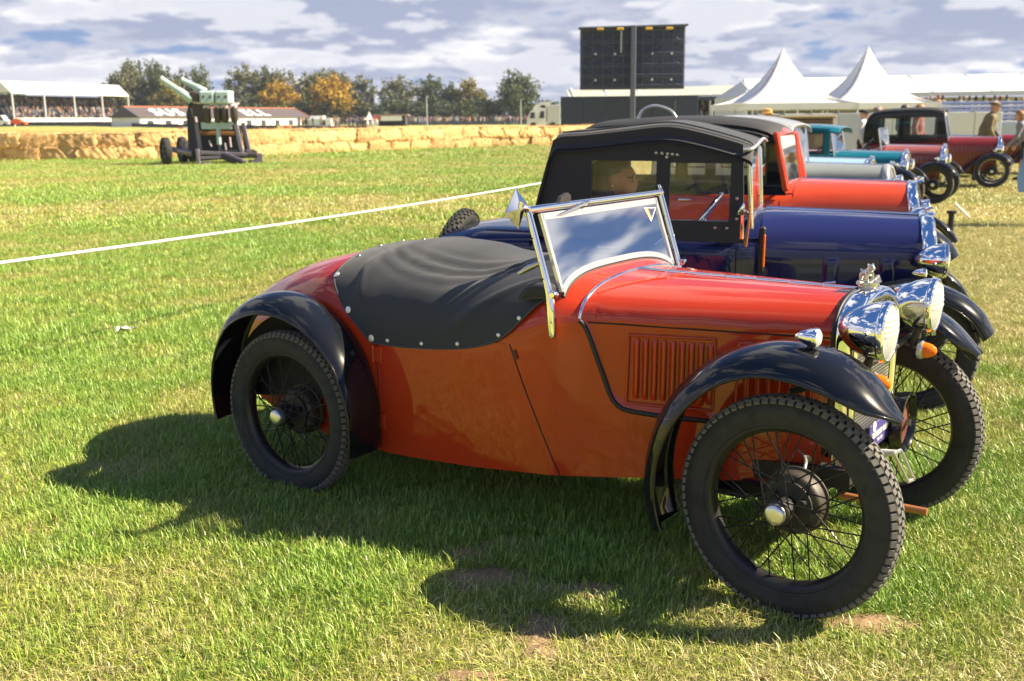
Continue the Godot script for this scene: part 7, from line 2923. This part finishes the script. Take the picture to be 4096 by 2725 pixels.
		b.append([Vector3(0.36, 0.58, 0.10 * s2), Vector3(0.45, 0.34, 0.10 * s2), 0.065, 0.05, navy])
	obj("body", blob(b, 0.0115, 0.022), M.person, w)
	var hb := []
	for e in [[-0.03, 0.075, 0.0, 0.066], [-0.085, 0.04, 0.0, 0.062], [-0.095, -0.02, 0.0, 0.055], [0.035, 0.088, 0.0, 0.043], [0.055, 0.075, 0.03, 0.028], [-0.03, 0.05, 0.058, 0.050], [-0.065, 0.0, 0.062, 0.042], [-0.07, -0.05, 0.05, 0.040], [-0.03, 0.05, -0.058, 0.05], [-0.065, 0.0, -0.062, 0.042], [-0.10, -0.07, 0.0, 0.045], [0.02, 0.06, 0.062, 0.030]]:
		var p := hd2 + Vector3(e[0], e[1], e[2])
		hb.append([p, p + Vector3(0.001, 0, 0), e[3] * 1.1, e[3] * 1.1, Color.WHITE])
	obj("hair", blob(hb, 0.008, 0.014), mat(0.050, 0.045, 0.055, 0.55), w)
	var s3 := mb()
	for sd: float in [-1.0, 1.0]:
		var ring := PackedVector3Array()
		for i in 17:
			var a := TAU * i / 16
			ring.append(hd2 + Vector3(0.103, 0.008 + 0.019 * sin(a), 0.032 * sd + 0.025 * cos(a)))
		tube(s3, ring, 0.0032, 5, false)
		rod(s3, hd2 + Vector3(0.100, 0.014, 0.056 * sd), hd2 + Vector3(0.0, 0.014, 0.090 * sd), 0.0035)
	obj("glasses", s3, M.rubber_trim, w)
	s3 = mb()
	lathe(s3, [Vector2(0, 0.007), Vector2(0.006, 0.004), Vector2(0.006, -0.004), Vector2(0, -0.006)], Transform3D(Basis(), hd2 + Vector3(-0.002, -0.03, 0.096)), 10)
	obj("earring", s3, M.white_paint, w)


func oddments() -> void:
	# rope behind the row
	var s := mb()
	var a := row(-2.10, 2.2, 0.76)
	var b := row(-4.60, -10.0, 0.76)
	var p := PackedVector3Array()
	for i in 41:
		var t := i / 40.0
		p.append(a.lerp(b, t) - Vector3(0, 0.06 * 4.0 * t * (1.0 - t), 0))
	tube(s, p, 0.010, 6)
	tag(obj("rope", s, M.white_paint), "white rope strung low across the grass behind the parked cars", "rope")
	# black post with red tag
	var post := thing("barrier_post", "short black post with flat cap and red tag, on the grass before the cars", "post", Vector3(5.02, 0, -11.94))
	s = mb()
	rod(s, Vector3(0, -0.05, 0), Vector3(0, 0.40, 0), 0.032, 0.032, 12)
	obj("shaft", s, M.rubber_trim, post)
	s = mb()
	lathe(s, [Vector2(0, 0.425), Vector2(0.055, 0.42), Vector2(0.055, 0.39), Vector2(0, 0.385)], Transform3D(), 16)
	obj("cap", s, M.rubber_trim, post)
	s = mb()
	slab(s, PackedVector2Array([Vector2(-0.055, 0.11), Vector2(0.01, 0.12), Vector2(0.03, -0.02), Vector2(-0.02, -0.05)]), 0.012, at3(-0.01, -0.02, 0.045, 0, 0.2))
	obj("tag", s, mat(0.72, 0.03, 0.015, 0.6), post)
	s = mb()
	rod(s, Vector3(6.55, 0.22, -15.5), Vector3(6.80, -0.04, -15.4), 0.020, 0.016)
	tag(obj("white_stake", s, M.white_paint), "thin white stake leaning over in the grass behind the black post", "stake")
	# crumpled scrap of clear plastic
	s = mb()
	var r := RandomNumberGenerator.new()
	r.seed = 3
	var rows := []
	for i in 7:
		var q := PackedVector3Array()
		for j in 7:
			q.append(Vector3((i - 3) * 0.018, 0.02 + r.randf() * 0.035, (j - 3) * 0.016) + Vector3(r.randf(), 0, r.randf()) * 0.008)
		rows.append(q)
	grid(s, rows)
	var m := mat(0.75, 0.77, 0.78, 0.2)
	tag(obj("plastic_scrap", s, m, null, at3(-2.77, 0.0, -7.35)), "crumpled scrap of pale plastic lying on the grass left of the red car", "litter")
